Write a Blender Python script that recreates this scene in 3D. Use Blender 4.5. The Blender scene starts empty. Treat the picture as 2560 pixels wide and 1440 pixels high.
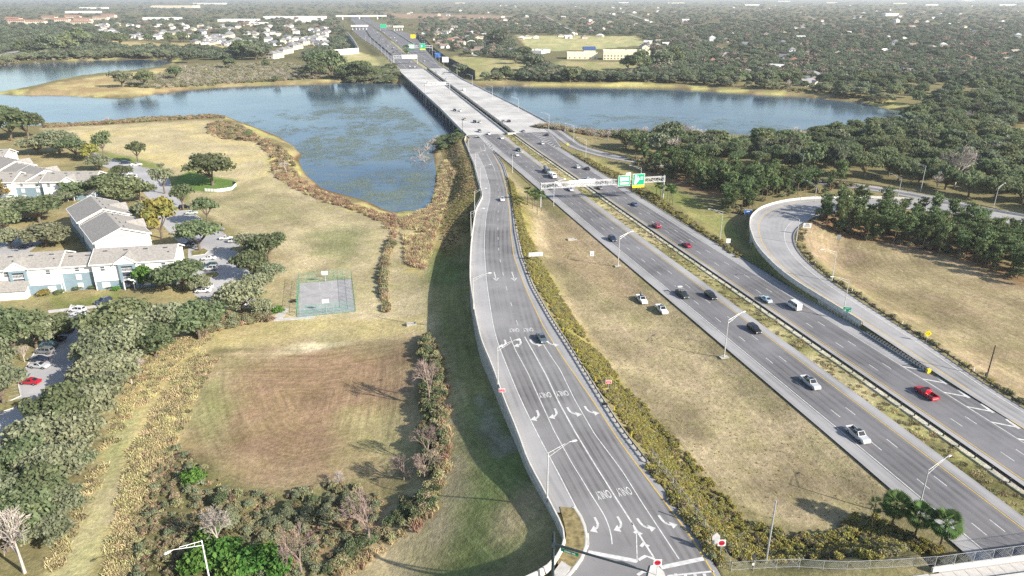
import bpy, bmesh, math, random
import numpy as np
from mathutils import Vector, Matrix
S = bpy.context.scene
COL = S.collection
R = math.radians
random.seed(11); np.random.seed(11)
# ------------------------------------------------------------------ camera, sky, sun, exposure
CAMZ = 87.5; FPX = 1810.0; PIT = math.atan(730/FPX)
cam = bpy.data.objects.new('camera', bpy.data.cameras.new('camera'))
COL.objects.link(cam); S.camera = cam
cam.location = (0, 0, CAMZ); cam.rotation_euler = (R(90)-PIT, 0, 0)
cam.data.sensor_width = 36; cam.data.lens = 36*FPX/2560
cam.data.clip_start = 1; cam.data.clip_end = 30000
SUN_EL, SUN_AZ = R(28), R(121)
W = bpy.data.worlds.new('World'); S.world = W; W.use_nodes = True
wn = W.node_tree.nodes; wl = W.node_tree.links
sky = wn.new('ShaderNodeTexSky'); sky.sky_type = 'NISHITA'; sky.sun_disc = False
sky.sun_elevation = SUN_EL; sky.sun_rotation = SUN_AZ
sky.air_density = 1.0; sky.dust_density = 1.2; sky.ozone_density = 1.0
bg = wn['Background']; bg.inputs['Strength'].default_value = 0.105
wl.new(sky.outputs[0], bg.inputs['Color'])
sl = bpy.data.lights.new('sun', 'SUN'); sl.energy = 5.0; sl.angle = R(0.5); sl.color = (1.0, .93, .82)
sun = bpy.data.objects.new('sun', sl); COL.objects.link(sun)
sdir = Vector((math.sin(SUN_AZ)*math.cos(SUN_EL), math.cos(SUN_AZ)*math.cos(SUN_EL), math.sin(SUN_EL)))
sun.rotation_euler = sdir.to_track_quat('Z', 'Y').to_euler(); sun.location = (120, -120, 160)
S.view_settings.view_transform = 'Standard'; S.view_settings.look = 'None'
S.view_settings.gamma = 1; S.view_settings.use_curve_mapping = False
S.view_settings.exposure = 0.95
S.render.engine = 'CYCLES'
cy = S.cycles; cy.max_bounces = 5; cy.diffuse_bounces = 2; cy.glossy_bounces = 2; cy.transmission_bounces = 3
cy.transparent_max_bounces = 6; cy.volume_bounces = 0; cy.caustics_reflective = False; cy.caustics_refractive = False
cy.sample_clamp_indirect = 4; cy.use_denoising = False; cy.denoiser = 'OPENIMAGEDENOISE'; cy.denoising_input_passes = 'RGB_ALBEDO_NORMAL'; cy.denoising_prefilter = 'ACCURATE'

# ------------------------------------------------------------------ helpers
SP, CP = math.sin(PIT), math.cos(PIT)
def U(px, py, z=0.0):
    """photo pixel (2560x1440) -> world XY on the level z"""
    v = py-720; t = (CAMZ-z)/(FPX*SP+v*CP)
    return (t*(px-1280), t*(FPX*CP-v*SP))
def UP(pts, z): return [U(p[0], p[1], z) for p in pts]
def V3(p, z): return Vector((p[0], p[1], z))
def tag(o, label=None, cat=None, group=None, kind=None):
    if label: o['label'] = label
    if cat: o['category'] = cat
    if group: o['group'] = group
    if kind: o['kind'] = kind
    return o
def link(name, data, parent=None, loc=None, rz=None):
    o = bpy.data.objects.new(name, data); COL.objects.link(o)
    if parent is not None: o.parent = parent
    if loc is not None: o.location = loc
    if rz is not None: o.rotation_euler = (0, 0, rz)
    return o
def empty(name, loc=(0, 0, 0), rz=0, label=None, cat=None, group=None):
    o = link(name, None, None, loc, rz); o.empty_display_size = .1
    return tag(o, label, cat, group)
KIDS = {}
def part(name, mesh, parent, loc=None, rz=None, kind=None):
    o = link(name, mesh, parent, loc, rz); KIDS.setdefault(parent.name, []).append(o)
    if kind: o['kind'] = kind
    return o
def copy_tree(o, parent=None):
    c = o.copy(); COL.objects.link(c); c.parent = parent
    for ch in KIDS.get(o.name, ()):
        d = copy_tree(ch, c); KIDS.setdefault(c.name, []).append(d)
    return c

class MB:
    """collects polygons, then builds ONE mesh"""
    def __init__(s): s.v = []; s.f = []; s.m = []
    def quad(s, *p, m=0):
        n = len(s.v); s.v += [tuple(q) for q in p]; s.f.append(tuple(range(n, n+len(p)))); s.m.append(m)
    def box(s, c, d, rz=0, m=0, top=None):
        x, y, z = d[0]/2, d[1]/2, d[2]/2; ca, sa = math.cos(rz), math.sin(rz); n = len(s.v)
        k = top or (1, 1)
        for sz, kx, ky in ((-z, 1, 1), (z, k[0], k[1])):
            for sx, sy in ((-x, -y), (x, -y), (x, y), (-x, y)):
                sx *= kx; sy *= ky
                s.v.append((c[0]+sx*ca-sy*sa, c[1]+sx*sa+sy*ca, c[2]+sz))
        for f in ((0, 3, 2, 1), (4, 5, 6, 7), (0, 1, 5, 4), (1, 2, 6, 5), (2, 3, 7, 6), (3, 0, 4, 7)):
            s.f.append(tuple(n+i for i in f)); s.m.append(m)
    def tube(s, a, b, r0, r1=None, n=6, m=0, caps=True):
        a = Vector(a); b = Vector(b); r1 = r0 if r1 is None else r1
        d = (b-a).normalized(); u = d.orthogonal().normalized(); w = d.cross(u); k = len(s.v)
        for p, r in ((a, r0), (b, r1)):
            for i in range(n):
                t = 2*math.pi*i/n; q = p+u*(r*math.cos(t))+w*(r*math.sin(t)); s.v.append(tuple(q))
        for i in range(n):
            j = (i+1) % n; s.f.append((k+i, k+j, k+n+j, k+n+i)); s.m.append(m)
        if caps:
            s.f.append(tuple(k+n+i for i in range(n))); s.m.append(m)
            s.f.append(tuple(k+n-1-i for i in range(n))); s.m.append(m)
    def prism(s, pts, z0, z1, m=0, bottom=True):
        """pts: XY polygon, counter-clockwise; z0/z1 numbers or lists"""
        n = len(pts); k = len(s.v)
        ar = sum(pts[i][0]*pts[(i+1) % n][1]-pts[(i+1) % n][0]*pts[i][1] for i in range(n))
        if ar < 0: pts = pts[::-1]
        for p in pts: s.v.append((p[0], p[1], z0))
        for p in pts: s.v.append((p[0], p[1], z1))
        for i in range(n):
            j = (i+1) % n; s.f.append((k+i, k+j, k+n+j, k+n+i)); s.m.append(m)
        s.f.append(tuple(k+n+i for i in range(n))); s.m.append(m)
        if bottom: s.f.append(tuple(k+n-1-i for i in range(n))); s.m.append(m)
    def strip(s, a, b, m=0):
        """ribbon between two 3D polylines"""
        n = len(a); k = len(s.v); s.v += [tuple(p) for p in a]+[tuple(p) for p in b]
        for i in range(n-1): s.f.append((k+i, k+n+i, k+n+i+1, k+i+1)); s.m.append(m)
    def sweep(s, path, prof, m=0, close=True):
        """profile [(lateral to the right, up)] swept along a 3D path"""
        n = len(path); q = len(prof); k = len(s.v)
        for i, p in enumerate(path):
            a = Vector(path[max(0, i-1)]); b = Vector(path[min(n-1, i+1)]); d = (b-a); d.z = 0
            d = d.normalized() if d.length else Vector((0, 1, 0)); r = Vector((d.y, -d.x, 0))
            for (l, u) in prof: s.v.append((p[0]+r.x*l, p[1]+r.y*l, p[2]+u))
        for i in range(n-1):
            for j in range(q if close else q-1):
                jj = (j+1) % q; a = k+i*q
                s.f.append((a+j, a+q+j, a+q+jj, a+jj)); s.m.append(m)
        if close and q > 2:
            s.f.append(tuple(k+j for j in range(q))); s.m.append(m)
            s.f.append(tuple(k+(n-1)*q+q-1-j for j in range(q))); s.m.append(m)
    def mesh(s, name, mats, smooth=False):
        me = bpy.data.meshes.new(name); me.from_pydata(s.v, [], s.f)
        for mt in (mats if isinstance(mats, (list, tuple)) else [mats]): me.materials.append(mt)
        if len(me.materials) > 1: me.polygons.foreach_set('material_index', s.m)
        if smooth: me.polygons.foreach_set('use_smooth', [True]*len(me.polygons))
        me.update(); return me
    def obj(s, name, mats, parent=None, smooth=False, loc=None, rz=None):
        me = s.mesh(name, mats, smooth)
        return part(name, me, parent, loc, rz) if parent is not None else link(name, me, None, loc, rz)

# ------------------------------------------------------------------ materials
MATS = {}
def nodes_of(name):
    m = bpy.data.materials.new(name); m.use_nodes = True
    nt = m.node_tree; return m, nt.nodes, nt.links, nt.nodes['Principled BSDF']
def _noise(N, L, scale, detail=3, coord=None, rough=.6):
    t = N.new('ShaderNodeTexNoise'); t.inputs['Scale'].default_value = scale
    t.inputs['Detail'].default_value = detail; t.inputs['Roughness'].default_value = rough
    if coord is not None: L.new(coord, t.inputs['Vector'])
    return t.outputs['Fac']
def _ramp(N, L, fac, a, b):
    t = N.new('ShaderNodeMapRange'); L.new(fac, t.inputs['Value'])
    t.inputs['From Min'].default_value = a; t.inputs['From Max'].default_value = b
    return t.outputs['Result']
def _mix(N, L, fac, a, b, mode='MIX'):
    t = N.new('ShaderNodeMix'); t.data_type = 'RGBA'; t.blend_type = mode
    for sock, val in ((t.inputs['Factor'], fac), (t.inputs['A'], a), (t.inputs['B'], b)):
        if isinstance(val, (int, float)): sock.default_value = val
        elif isinstance(val, tuple): sock.default_value = (*val, 1) if len(val) == 3 else val
        else: L.new(val, sock)
    return t.outputs['Result']
def mat(name, col, rough=.7, var=.12, scale=3.0, metal=0, col2=None, bump=0, spec=.3, objvar=0):
    """a plain surface with large and small irregular wear"""
    if name in MATS: return MATS[name]
    m, N, L, P = nodes_of(name)
    tc = N.new('ShaderNodeTexCoord').outputs['Object']
    f1 = _ramp(N, L, _noise(N, L, scale, 4, tc), .3, .7)
    c2 = col2 or tuple(c*(1-var*2) for c in col)
    out = _mix(N, L, f1, tuple(min(1, c*(1+var*.6)) for c in col), c2)
    if objvar:
        oi = N.new('ShaderNodeObjectInfo'); hs = N.new('ShaderNodeHueSaturation')
        L.new(_mapv(N, L, oi.outputs['Random'], 1-objvar, 1+objvar), hs.inputs['Value']); L.new(out, hs.inputs['Color']); out = hs.outputs[0]
    L.new(out, P.inputs['Base Color'])
    P.inputs['Roughness'].default_value = rough; P.inputs['Metallic'].default_value = metal
    P.inputs['Specular IOR Level'].default_value = spec
    if bump:
        b = N.new('ShaderNodeBump'); b.inputs['Strength'].default_value = bump; b.inputs['Distance'].default_value = .05
        L.new(_noise(N, L, scale*6, 3, tc), b.inputs['Height']); L.new(b.outputs[0], P.inputs['Normal'])
    MATS[name] = m; return m
def _mapv(N, L, v, a, b):
    t = N.new('ShaderNodeMapRange'); L.new(v, t.inputs['Value']); t.inputs['To Min'].default_value = a; t.inputs['To Max'].default_value = b
    return t.outputs['Result']
def leaf_mat(name, cols, trans=.25, hue=.02, val=.35):
    if name in MATS: return MATS[name]
    m, N, L, P = nodes_of(name)
    g = N.new('ShaderNodeNewGeometry'); oi = N.new('ShaderNodeObjectInfo')
    c = _mix(N, L, g.outputs['Random Per Island'], cols[0], cols[1])
    if len(cols) > 2:
        tc = N.new('ShaderNodeTexCoord').outputs['Object']
        c = _mix(N, L, _ramp(N, L, _noise(N, L, .35, 2, tc), .45, .65), c, cols[2])
    hs = N.new('ShaderNodeHueSaturation')
    L.new(_mapv(N, L, oi.outputs['Random'], 1-val, 1+val), hs.inputs['Value'])
    mth = N.new('ShaderNodeMath'); mth.operation = 'FRACT'; m2 = N.new('ShaderNodeMath'); m2.operation = 'MULTIPLY'; m2.inputs[1].default_value = 7.31
    L.new(oi.outputs['Random'], m2.inputs[0]); L.new(m2.outputs[0], mth.inputs[0])
    L.new(_mapv(N, L, mth.outputs[0], .5-hue, .5+hue), hs.inputs['Hue']); L.new(c, hs.inputs['Color'])
    d = N.new('ShaderNodeBsdfDiffuse'); t = N.new('ShaderNodeBsdfTranslucent'); x = N.new('ShaderNodeMixShader')
    L.new(hs.outputs[0], d.inputs[0]); L.new(hs.outputs[0], t.inputs[0]); x.inputs[0].default_value = trans
    L.new(d.outputs[0], x.inputs[1]); L.new(t.outputs[0], x.inputs[2])
    L.new(x.outputs[0], N['Material Output'].inputs['Surface']); N.remove(P)
    MATS[name] = m; return m
def road_mat(name, col, streak, crack=.25, pale=None):
    """asphalt or concrete, wheel tracks and stains follow the 'lane' attribute (metres across), joints follow 'run'"""
    if name in MATS: return MATS[name]
    m, N, L, P = nodes_of(name)
    at = N.new('ShaderNodeAttribute'); at.attribute_name = 'lane'
    tc = N.new('ShaderNodeTexCoord').outputs['Object']
    sx = N.new('ShaderNodeSeparateXYZ'); L.new(at.outputs['Vector'], sx.inputs[0])
    cb = N.new('ShaderNodeCombineXYZ'); L.new(sx.outputs[0], cb.inputs[0])
    q = N.new('ShaderNodeMath'); q.operation = 'MULTIPLY'; q.inputs[1].default_value = .012; L.new(sx.outputs[1], q.inputs[0]); L.new(q.outputs[0], cb.inputs[1])
    f = _ramp(N, L, _noise(N, L, 1.1, 3, cb.outputs[0]), .36, .66)
    c = _mix(N, L, f, col, streak)
    wv = N.new('ShaderNodeMath'); wv.operation = 'SINE'; wm_ = N.new('ShaderNodeMath'); wm_.operation = 'MULTIPLY'; wm_.inputs[1].default_value = 3.45; L.new(sx.outputs[0], wm_.inputs[0]); L.new(wm_.outputs[0], wv.inputs[0])
    wf = N.new('ShaderNodeMath'); wf.operation = 'MULTIPLY'; L.new(_ramp(N, L, wv.outputs[0], -.2, 1), wf.inputs[0]); L.new(_ramp(N, L, _noise(N, L, .05, 3, tc), .3, .6), wf.inputs[1])
    c = _mix(N, L, wf.outputs[0], c, tuple(k*.82 for k in streak))
    f2 = _ramp(N, L, _noise(N, L, .06, 4, tc), .35, .7)
    c = _mix(N, L, f2, c, pale or tuple(k*1.25 for k in col)); N.active = None
    f3 = _ramp(N, L, _noise(N, L, .9, 5, tc, .7), .62, .8)
    c = _mix(N, L, f3, c, tuple(k*(1-crack) for k in col))
    f4 = _noise(N, L, 30, 2, tc)
    c = _mix(N, L, _ramp(N, L, f4, .2, .8), c, _mix(N, L, 1.0, c, (.86, .86, .86), 'MULTIPLY'))
    L.new(c, P.inputs['Base Color']); P.inputs['Roughness'].default_value = .9; P.inputs['Specular IOR Level'].default_value = .2
    MATS[name] = m; return m
CONC = mat('weathered concrete', (.42, .40, .36), .9, .14, .8)
CONCW = mat('pale parapet concrete', (.60, .58, .53), .9, .12, .6)
PAINT = mat('white road paint', (.62, .62, .60), .8, .1, 1.2, col2=(.40, .395, .385))
YPAINT = mat('yellow road paint', (.62, .42, .06), .7, .12, 1.5)
STEEL = mat('galvanised steel', (.45, .46, .47), .5, .12, 2, .3)
DSTEEL = mat('dark weathered steel', (.06, .065, .07), .6, .2, 2)
POLEM = mat('aluminium pole', (.55, .55, .54), .45, .08, 2, .25)
WHITEP = mat('white sign face', (.75, .75, .74), .6, .05, 2)
GREENS = mat('green sign face', (.0, .33, .17), .6, .06, 1)
BLUES = mat('blue sign face', (.02, .12, .42), .6, .06, 1)
YELS = mat('yellow sign face', (.80, .62, .01), .6, .05, 1)
REDS = mat('red sign face', (.55, .03, .06), .6, .06, 1)
WOOD = mat('dark wooden pole', (.05, .038, .028), .9, .2, 2)
BARK = mat('grey brown bark', (.16, .125, .095), .95, .25, 2)
PBARK = mat('pine bark', (.22, .15, .105), .95, .25, 2)
WBARK = mat('bleached bare branches', (.46, .40, .36), .95, .2, 1)
PKBARK = mat('pinkish bare branches', (.27, .205, .18), .95, .2, 1)
TYRE = mat('tyre rubber', (.012, .012, .013), .9, .1, 3)
RIM = mat('wheel rim', (.35, .35, .36), .4, .1, 3, .5)
GLASS = mat('vehicle glass', (.015, .02, .025), .08, .1, 2, spec=.6)
TEAL = mat('dark slate painted steel', (.028, .042, .05), .5, .12, 2)
# ------------------------------------------------------------------ layout of the roads (metres)
FD = (-0.236, 0.972); FN = (0.972, 0.236)
_cs = np.array([-60, 20, 100, 170, 222, 314, 400, 460, 582, 719, 898, 1132, 1532, 1906, 2371, 2900, 3400, 4200])
_cl = np.array([112.6, 112.6, 112.4, 111.5, 110.6, 109.7, 108.8, 108.9, 110.4, 112.0, 113.8, 115.6, 122.6, 130, 131, 132, 158, 230])
def _smooth(xs, ys, n=400):
    t = np.linspace(xs[0], xs[-1], n); y = np.interp(t, xs, ys)
    k = np.exp(-np.linspace(-2, 2, 9)**2); k /= k.sum()
    return t, np.convolve(np.pad(y, 4, mode='edge'), k, 'valid')
CS, CL = _smooth(_cs, _cl, 1000)
ZF = 6.5
def fw(s, off, z=ZF):
    """point on the motorway: s metres along, off metres right of the median line"""
    l = float(np.interp(s, CS, CL))+off
    return Vector((s*FD[0]+l*FN[0], s*FD[1]+l*FN[1], z))
def fwline(s0, s1, off, z=ZF, step=6):
    n = max(2, int(abs(s1-s0)/step)+1); ss = np.linspace(s0, s1, n)
    f = off if callable(off) else (lambda s: off)
    return [fw(s, f(s), z) for s in ss]
def tofw(x, y):
    s = x*FD[0]+y*FD[1]; l = x*FN[0]+y*FN[1]
    return s, l-np.interp(s, CS, CL)
_I = lambda xs, ys: (lambda s: float(np.interp(s, xs, ys)))
SBL = _I([449, 573, 663, 871, 1108, 1340, 1559, 1922, 2000, 2200], [-28.9, -29.2, -31, -34.6, -34, -39, -52, -64, -64, -40])
NBR = _I([426, 559, 696, 774, 953, 1298, 1504, 1711, 1892, 1990, 2200], [36, 32, 26, 22, 23, 43, 55, 60, 57, 34, 32])
# left exit ramp: edges as functions of Y
def ZR(y): return ZF+6.8*min(1, max(0, (400-y)/300.0))
ZRn = lambda y: ZF+6.8*np.clip((400-y)/300.0, 0, 1)
def URamp(px, py, up=0):
    z = 10
    for _ in range(8):
        p = U(px, py, z+up); z = ZR(p[1])
    return p
def RF(pts, up=0):
    q = sorted([URamp(*p, up) for p in pts], key=lambda a: a[1]); xs = [a[1] for a in q]; ys = [a[0] for a in q]
    t = np.linspace(xs[0]-12, xs[-1]+3, 300); y = np.interp(t, xs, ys)
    d = (ys[1]-ys[0])/(xs[1]-xs[0]); y = np.where(t < xs[0], ys[0]+d*(t-xs[0]), y)
    k = np.ones(9)/9; ysm = np.convolve(np.pad(y, 4, mode='edge'), k, 'valid'); ysm[:5] = y[:5]; ysm[-5:] = y[-5:]
    return (lambda Y: float(np.interp(Y, t, ysm))), t, ysm
PARL, _pt, _px = RF([(1161, 349), (1186, 407), (1195, 443), (1204, 474), (1207, 489), (1190, 520), (1183, 562), (1177, 611), (1175, 657), (1175, 700), (1178, 716), (1187, 777), (1203, 848), (1232, 915), (1262, 1000), (1296, 1080), (1322, 1159), (1365, 1229), (1389, 1275)], .9)
WHL, _, _ = RF([(1169, 344), (1193, 382), (1212, 422), (1225, 468), (1225, 498), (1216, 535), (1212, 581), (1211, 627), (1216, 700), (1218, 716), (1232, 811), (1245, 860), (1274, 933), (1302, 1000), (1347, 1092), (1396, 1183), (1438, 1266), (1458, 1303)])
YEL, _, _ = RF([(1231.5, 382), (1251, 419), (1265, 468), (1273, 523), (1277, 581), (1284, 640), (1306, 700), (1320, 735), (1360, 820), (1409, 897), (1458, 967), (1481, 1000), (1545, 1098), (1612, 1189), (1677, 1275), (1735, 1351), (1780, 1428)])
PVR, _rt, _rx = RF([(1236, 381), (1258, 415), (1274, 468), (1282, 523), (1288, 581), (1300, 640), (1330, 720), (1375, 799), (1424, 875), (1473, 955), (1519, 1028), (1549, 1076), (1615, 1160), (1668, 1238), (1742, 1336), (1792, 1422)])
LN1, _, _ = RF([(1271, 833), (1290, 878), (1320, 933), (1350, 1000), (1385, 1077), (1432, 1162), (1475, 1232), (1512, 1290), (1525, 1324), (1530, 1351), (1531, 1383)])
LN2, _, _ = RF([(1306, 832), (1335.5, 884), (1366, 939), (1394, 1000), (1438, 1080), (1493, 1171), (1539, 1244), (1579, 1306), (1634, 1393)])
LN3, _, _ = RF([(1342, 832), (1365, 872), (1400, 924), (1437, 1000), (1487, 1086), (1551, 1171), (1609, 1263), (1701, 1403)])
# loop ramp on the right: outer and inner edge
def resamp(pts, n):
    p = np.array([(a[0], a[1]) for a in pts]); d = np.r_[0, np.cumsum(np.hypot(*(p[1:]-p[:-1]).T))]
    t = np.linspace(0, d[-1], n)
    return np.c_[np.interp(t, d, p[:, 0]), np.interp(t, d, p[:, 1])]
def smooth2(p, k=7):
    h = k//2; q = np.pad(p, ((h, h), (0, 0)), mode='edge'); w = np.ones(k)/k
    r = np.c_[np.convolve(q[:, 0], w, 'valid'), np.convolve(q[:, 1], w, 'valid')]; r[0] = p[0]; r[-1] = p[-1]; return r
_lo = [tuple(fw(s, o).xy) for s, o in ((40, 17.6), (80, 17.6), (122, 17.3), (147, 18.0))]+UP([(1960, 693)], 8.6)+UP([(1890, 620), (1870, 560), (1882, 532), (1922, 511), (2000, 497), (2140, 493), (2300, 500), (2440, 520), (2600, 548)], 9.2)
_li = [tuple(fw(s, o).xy) for s, o in ((40, 24), (80, 24), (115, 24.3))]+UP([(2330, 872)], 6.8)+UP([(2200, 789)], 7.6)+UP([(2080, 707)], 8.6)+UP([(2005, 645), (1980, 600), (1990, 570), (2040, 541), (2110, 524), (2200, 518), (2300, 524), (2440, 545), (2600, 572)], 9.2)
LOO = smooth2(resamp(_lo, 140), 9); _ld = resamp(smooth2(resamp(_li, 140), 9), 1600); LOI = []; _j = 0
for _i, _p in enumerate(LOO):
    _w = _ld[_j:_j+60]; _j += int(np.argmin(np.hypot(*(_w-_p).T))); LOI.append(_ld[_j])
LOI = smooth2(np.array(LOI), 5)
LOC = (LOO+LOI)/2; LOW = np.hypot(*(LOO-LOI).T)/2
LOZ = np.interp(np.arange(140), [0, 26, 62, 139], [6.52, 6.52, 9.2, 9.2]); LOZ = np.convolve(np.pad(LOZ, 6, mode='edge'), np.ones(13)/13, 'valid')
EXC = smooth2(np.array(resamp([tuple(fw(s, o).xy) for s, o in ((475, 29.6), (452, 29.6), (430, 28.2))]+UP([(1442, 366), (1530, 391), (1700, 415), (1900, 437), (2050, 452), (2180, 468), (2300, 488), (2420, 514), (2560, 549), (2700, 590)], 7), 90)), 7)
EXZ = 6.6
# ------------------------------------------------------------------ water outlines
W_NORTH = UP([(-500, 205), (-200, 178), (0, 163), (60, 158), (150, 155), (250, 150), (320, 149), (420, 150), (432, 156), (390, 169), (336, 176), (270, 183), (201, 190), (130, 203), (84, 215), (40, 224), (0, 231), (-200, 242)], 0)
W_MAIN = UP([(-300, 255), (0, 236), (57, 238), (144, 238), (208, 242), (285, 246), (336, 243), (403, 233), (477, 224), (571, 217), (672, 213), (766, 212), (860, 206), (984, 208), (1010, 210), (1080, 214), (1193, 216), (1270, 213), (1344, 217), (1445, 218), (1560, 219), (1700, 223), (1801, 230), (1901, 237), (2002, 242), (2080, 250), (2153, 257), (2210, 271), (2254, 277), (2282, 281), (2290, 296), (2200, 325), (2050, 345), (1965, 352), (1834, 349), (1774, 350), (1700, 348), (1555, 343), (1478, 339), (1384, 333), (1290, 332), (1190, 342), (1130, 348), (1105, 358), (1085, 378), (1092, 430), (1088, 480), (1075, 515), (1050, 528), (1010, 528), (985, 533), (955, 524), (930, 510), (905, 500), (870, 490), (830, 480), (800, 470), (785, 455), (765, 440), (752, 420), (745, 400), (752, 388), (729, 363), (689, 339), (638, 319), (591, 302), (564, 291), (524, 293), (437, 297), (370, 300), (285, 307), (235, 312), (188, 315), (111, 315), (0, 322), (-300, 335)], 0)
def psd(x, y, poly, chunk=60000):
    """signed distance to a polygon, negative inside"""
    P = np.asarray(poly, float); Q = np.roll(P, -1, 0); out = np.empty(len(x))
    for i in range(0, len(x), chunk):
        X = x[i:i+chunk, None]; Y = y[i:i+chunk, None]
        ex, ey = Q[:, 0]-P[:, 0], Q[:, 1]-P[:, 1]; wx, wy = X-P[:, 0], Y-P[:, 1]
        t = np.clip((wx*ex+wy*ey)/(ex*ex+ey*ey+1e-9), 0, 1)
        d = np.sqrt(((wx-ex*t)**2+(wy-ey*t)**2).min(1))
        c = (P[:, 1] <= Y) != (Q[:, 1] <= Y)
        with np.errstate(divide='ignore', invalid='ignore'):
            xi = P[:, 0]+(Y-P[:, 1])*ex/np.where(ey == 0, 1e-9, ey)
        ins = (c & (X < xi)).sum(1) % 2 == 1
        out[i:i+chunk] = np.where(ins, -d, d)
    return out
def pld(x, y, path, chunk=60000):
    """distance to an open path, side (+ right), index along"""
    P = np.asarray(path, float); A, B = P[:-1], P[1:]; e = B-A; L2 = (e**2).sum(1)+1e-9
    D = np.empty(len(x)); Sd = np.empty(len(x)); T = np.empty(len(x))
    for i in range(0, len(x), chunk):
        X = x[i:i+chunk, None]; Y = y[i:i+chunk, None]; wx, wy = X-A[:, 0], Y-A[:, 1]
        t = np.clip((wx*e[:, 0]+wy*e[:, 1])/L2, 0, 1)
        d = (wx-e[:, 0]*t)**2+(wy-e[:, 1]*t)**2; k = d.argmin(1); r = np.arange(len(k))
        D[i:i+chunk] = np.sqrt(d[r, k]); T[i:i+chunk] = k+t[r, k]
        Sd[i:i+chunk] = np.sign(e[k, 1]*wx[r, k]-e[k, 0]*wy[r, k])
    return D, Sd, T
ss = lambda t: (lambda u: u*u*(3-2*u))(np.clip(t, 0, 1))
PARLn = lambda y: np.interp(y, _pt, _px)
PVRn = lambda y: np.interp(y, _rt, _rx)
OVA = (72.5, 81.1); OVD = (0.986, 0.164)     # line of the overpass' far parapet
def terr(x, y):
    """height of the ground sheet"""
    x = np.atleast_1d(np.asarray(x, float)); y = np.atleast_1d(np.asarray(y, float))
    s, o = tofw(x, y)
    z = np.where(o > 0, np.clip(5.2-(y-400)/120, 3, 5.2), 2.5)
    z = np.where((o > 0) & (y < 400), 5.2, z)
    far = ss((y-900)/600); z = z*(1-far)+3*far
    # strip of grass along the foot of the ramp wall, rising towards it
    pl = PARLn(y); dl = pl-x
    near = (y < 300) & (y > 60)
    k = np.where(near, ss(1-dl/26)*ss((300-y)/60), 0); k = np.where(dl > -14, k, 0)
    dl = np.where(y < 98, np.interp(y, [60, 78.6, 80.7, 84, 88.3, 98], [0, 1.5, 5, 7.6, 7.6, float(PARLn(98))])-x, dl)
    gap = np.interp(y, [70, 90, 105, 126, 150, 170, 230], [.8, .9, 1.9, 3.4, 5.0, 5.6, 6.0]); G = ZRn(y)-gap
    wd = np.interp(y, [80, 130, 180], [27, 25, 26]); kl = np.where(near & (dl > -14), np.clip(1-dl/wd, 0, 1)*ss((300-y)/60), 0); kl = np.minimum(kl, 1); kl = .55*kl+.45*ss(kl)
    z = np.maximum(z, z+(G-z)*kl)
    # motorway bed
    oL = np.where(s < 420, -22.3, np.interp(s, [449, 871, 1108, 1340, 1559, 1922, 2200], [-29, -35, -35, -40, -53, -65, -40])-.5)
    oR = np.where(s < 420, 16.6, np.interp(s, [426, 559, 774, 953, 1298, 1504, 1892, 2000], [36, 32, 24, 24, 44, 56, 58, 34])+.5)
    d = np.maximum(oL-o, o-oR)
    bed = ZF-.35-np.where((o > -5.8) & (o < 2.0) & (s < 440), .0, 0)
    onbridge = (s > 452) & (s < 905)
    k = np.where(onbridge, 0, ss(1-d/16)); z = z*(1-k)+bed*k
    # land between the exit ramp and the motorway
    xr = PVRn(y); xl = pl
    btw = (x > xr) & (o < -22) & (y > 66) & (y < 400)
    wmot = np.maximum(1e-3, (-22.3-o)); wr = np.maximum(1e-3, x-xr)
    zz = ZF-.35+(ZRn(y)-.15-ZF+.35)*ss(1-wr/np.minimum(13, wr+wmot))-.9*ss(wr/14)*ss(wmot/8)
    z = np.where(btw, zz, z)
    onr = (x <= xr+.3) & (x > xl+.4) & (y < 402) & (y > 66); z = np.where(onr, ZRn(y)-.3, z)
    # embankment left of the ramp towards the lake
    em = (x <= xl+.4) & (y >= 235) & (y < 450); kk = np.where(em, ss(1-(xl-x)/24)*ss((y-235)/80), 0)
    z = z*(1-kk)+np.minimum(ZRn(y)-.3, 9)*kk
    # loop ramp
    d1, s1, t1 = pld(x, y, LOO); d2, s2, t2 = pld(x, y, LOI); lz = np.interp(t2, np.arange(140), LOZ)
    k = np.where((s1 > 0) & (s2 < 0), 1.0, np.where(s2 > 0, ss(1-d2/16), 0.0)); k = np.where(s1 < 0, ss(1-(d1+.4)/.6), k)
    m = (o > 12) & (d1 < 60); z = np.where(m, z*(1-k)+(lz-.18)*k, z)
    dd, sd, t = pld(x, y, EXC); k = np.where(o > 14, ss(1-(dd-5.6)/9), 0); z = z*(1-k)+(EXZ-.15)*k
    # overpass approach
    ov = -(x-OVA[0])*OVD[1]+(y-OVA[1])*OVD[0]          # metres beyond the far parapet
    kk = np.where(o < -22.5, ss(1-(ov-1.5)/15), 0); kk *= ((x > xr+.3) | (y < 70)); kk *= ss((62.5-x)/4)
    z = np.maximum(z, z*(1-kk)+13.1*kk)
    # lake
    for Wp in (W_MAIN, W_NORTH):
        bb = np.array(Wp); q = (x > bb[:, 0].min()-30) & (x < bb[:, 0].max()+30) & (y > bb[:, 1].min()-30) & (y < bb[:, 1].max()+30)
        if q.any():
            sdv = psd(x[q], y[q], Wp); zz = z[q]
            z[q] = np.where(sdv > 0, np.minimum(zz, .12+sdv*.22)+(zz-np.minimum(zz, .12+sdv*.22))*ss((sdv-6)/10), np.maximum(-1.5, .12+sdv*.25))
    return z
def T(x, y): return float(terr([x], [y])[0])
def UG(px, py):
    """photo pixel -> point on the ground sheet"""
    z = 3.0
    for _ in range(10): p = U(px, py, z); z = .5*z+.5*T(*p)
    p = U(px, py, z); return Vector((p[0], p[1], T(*p)))
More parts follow.
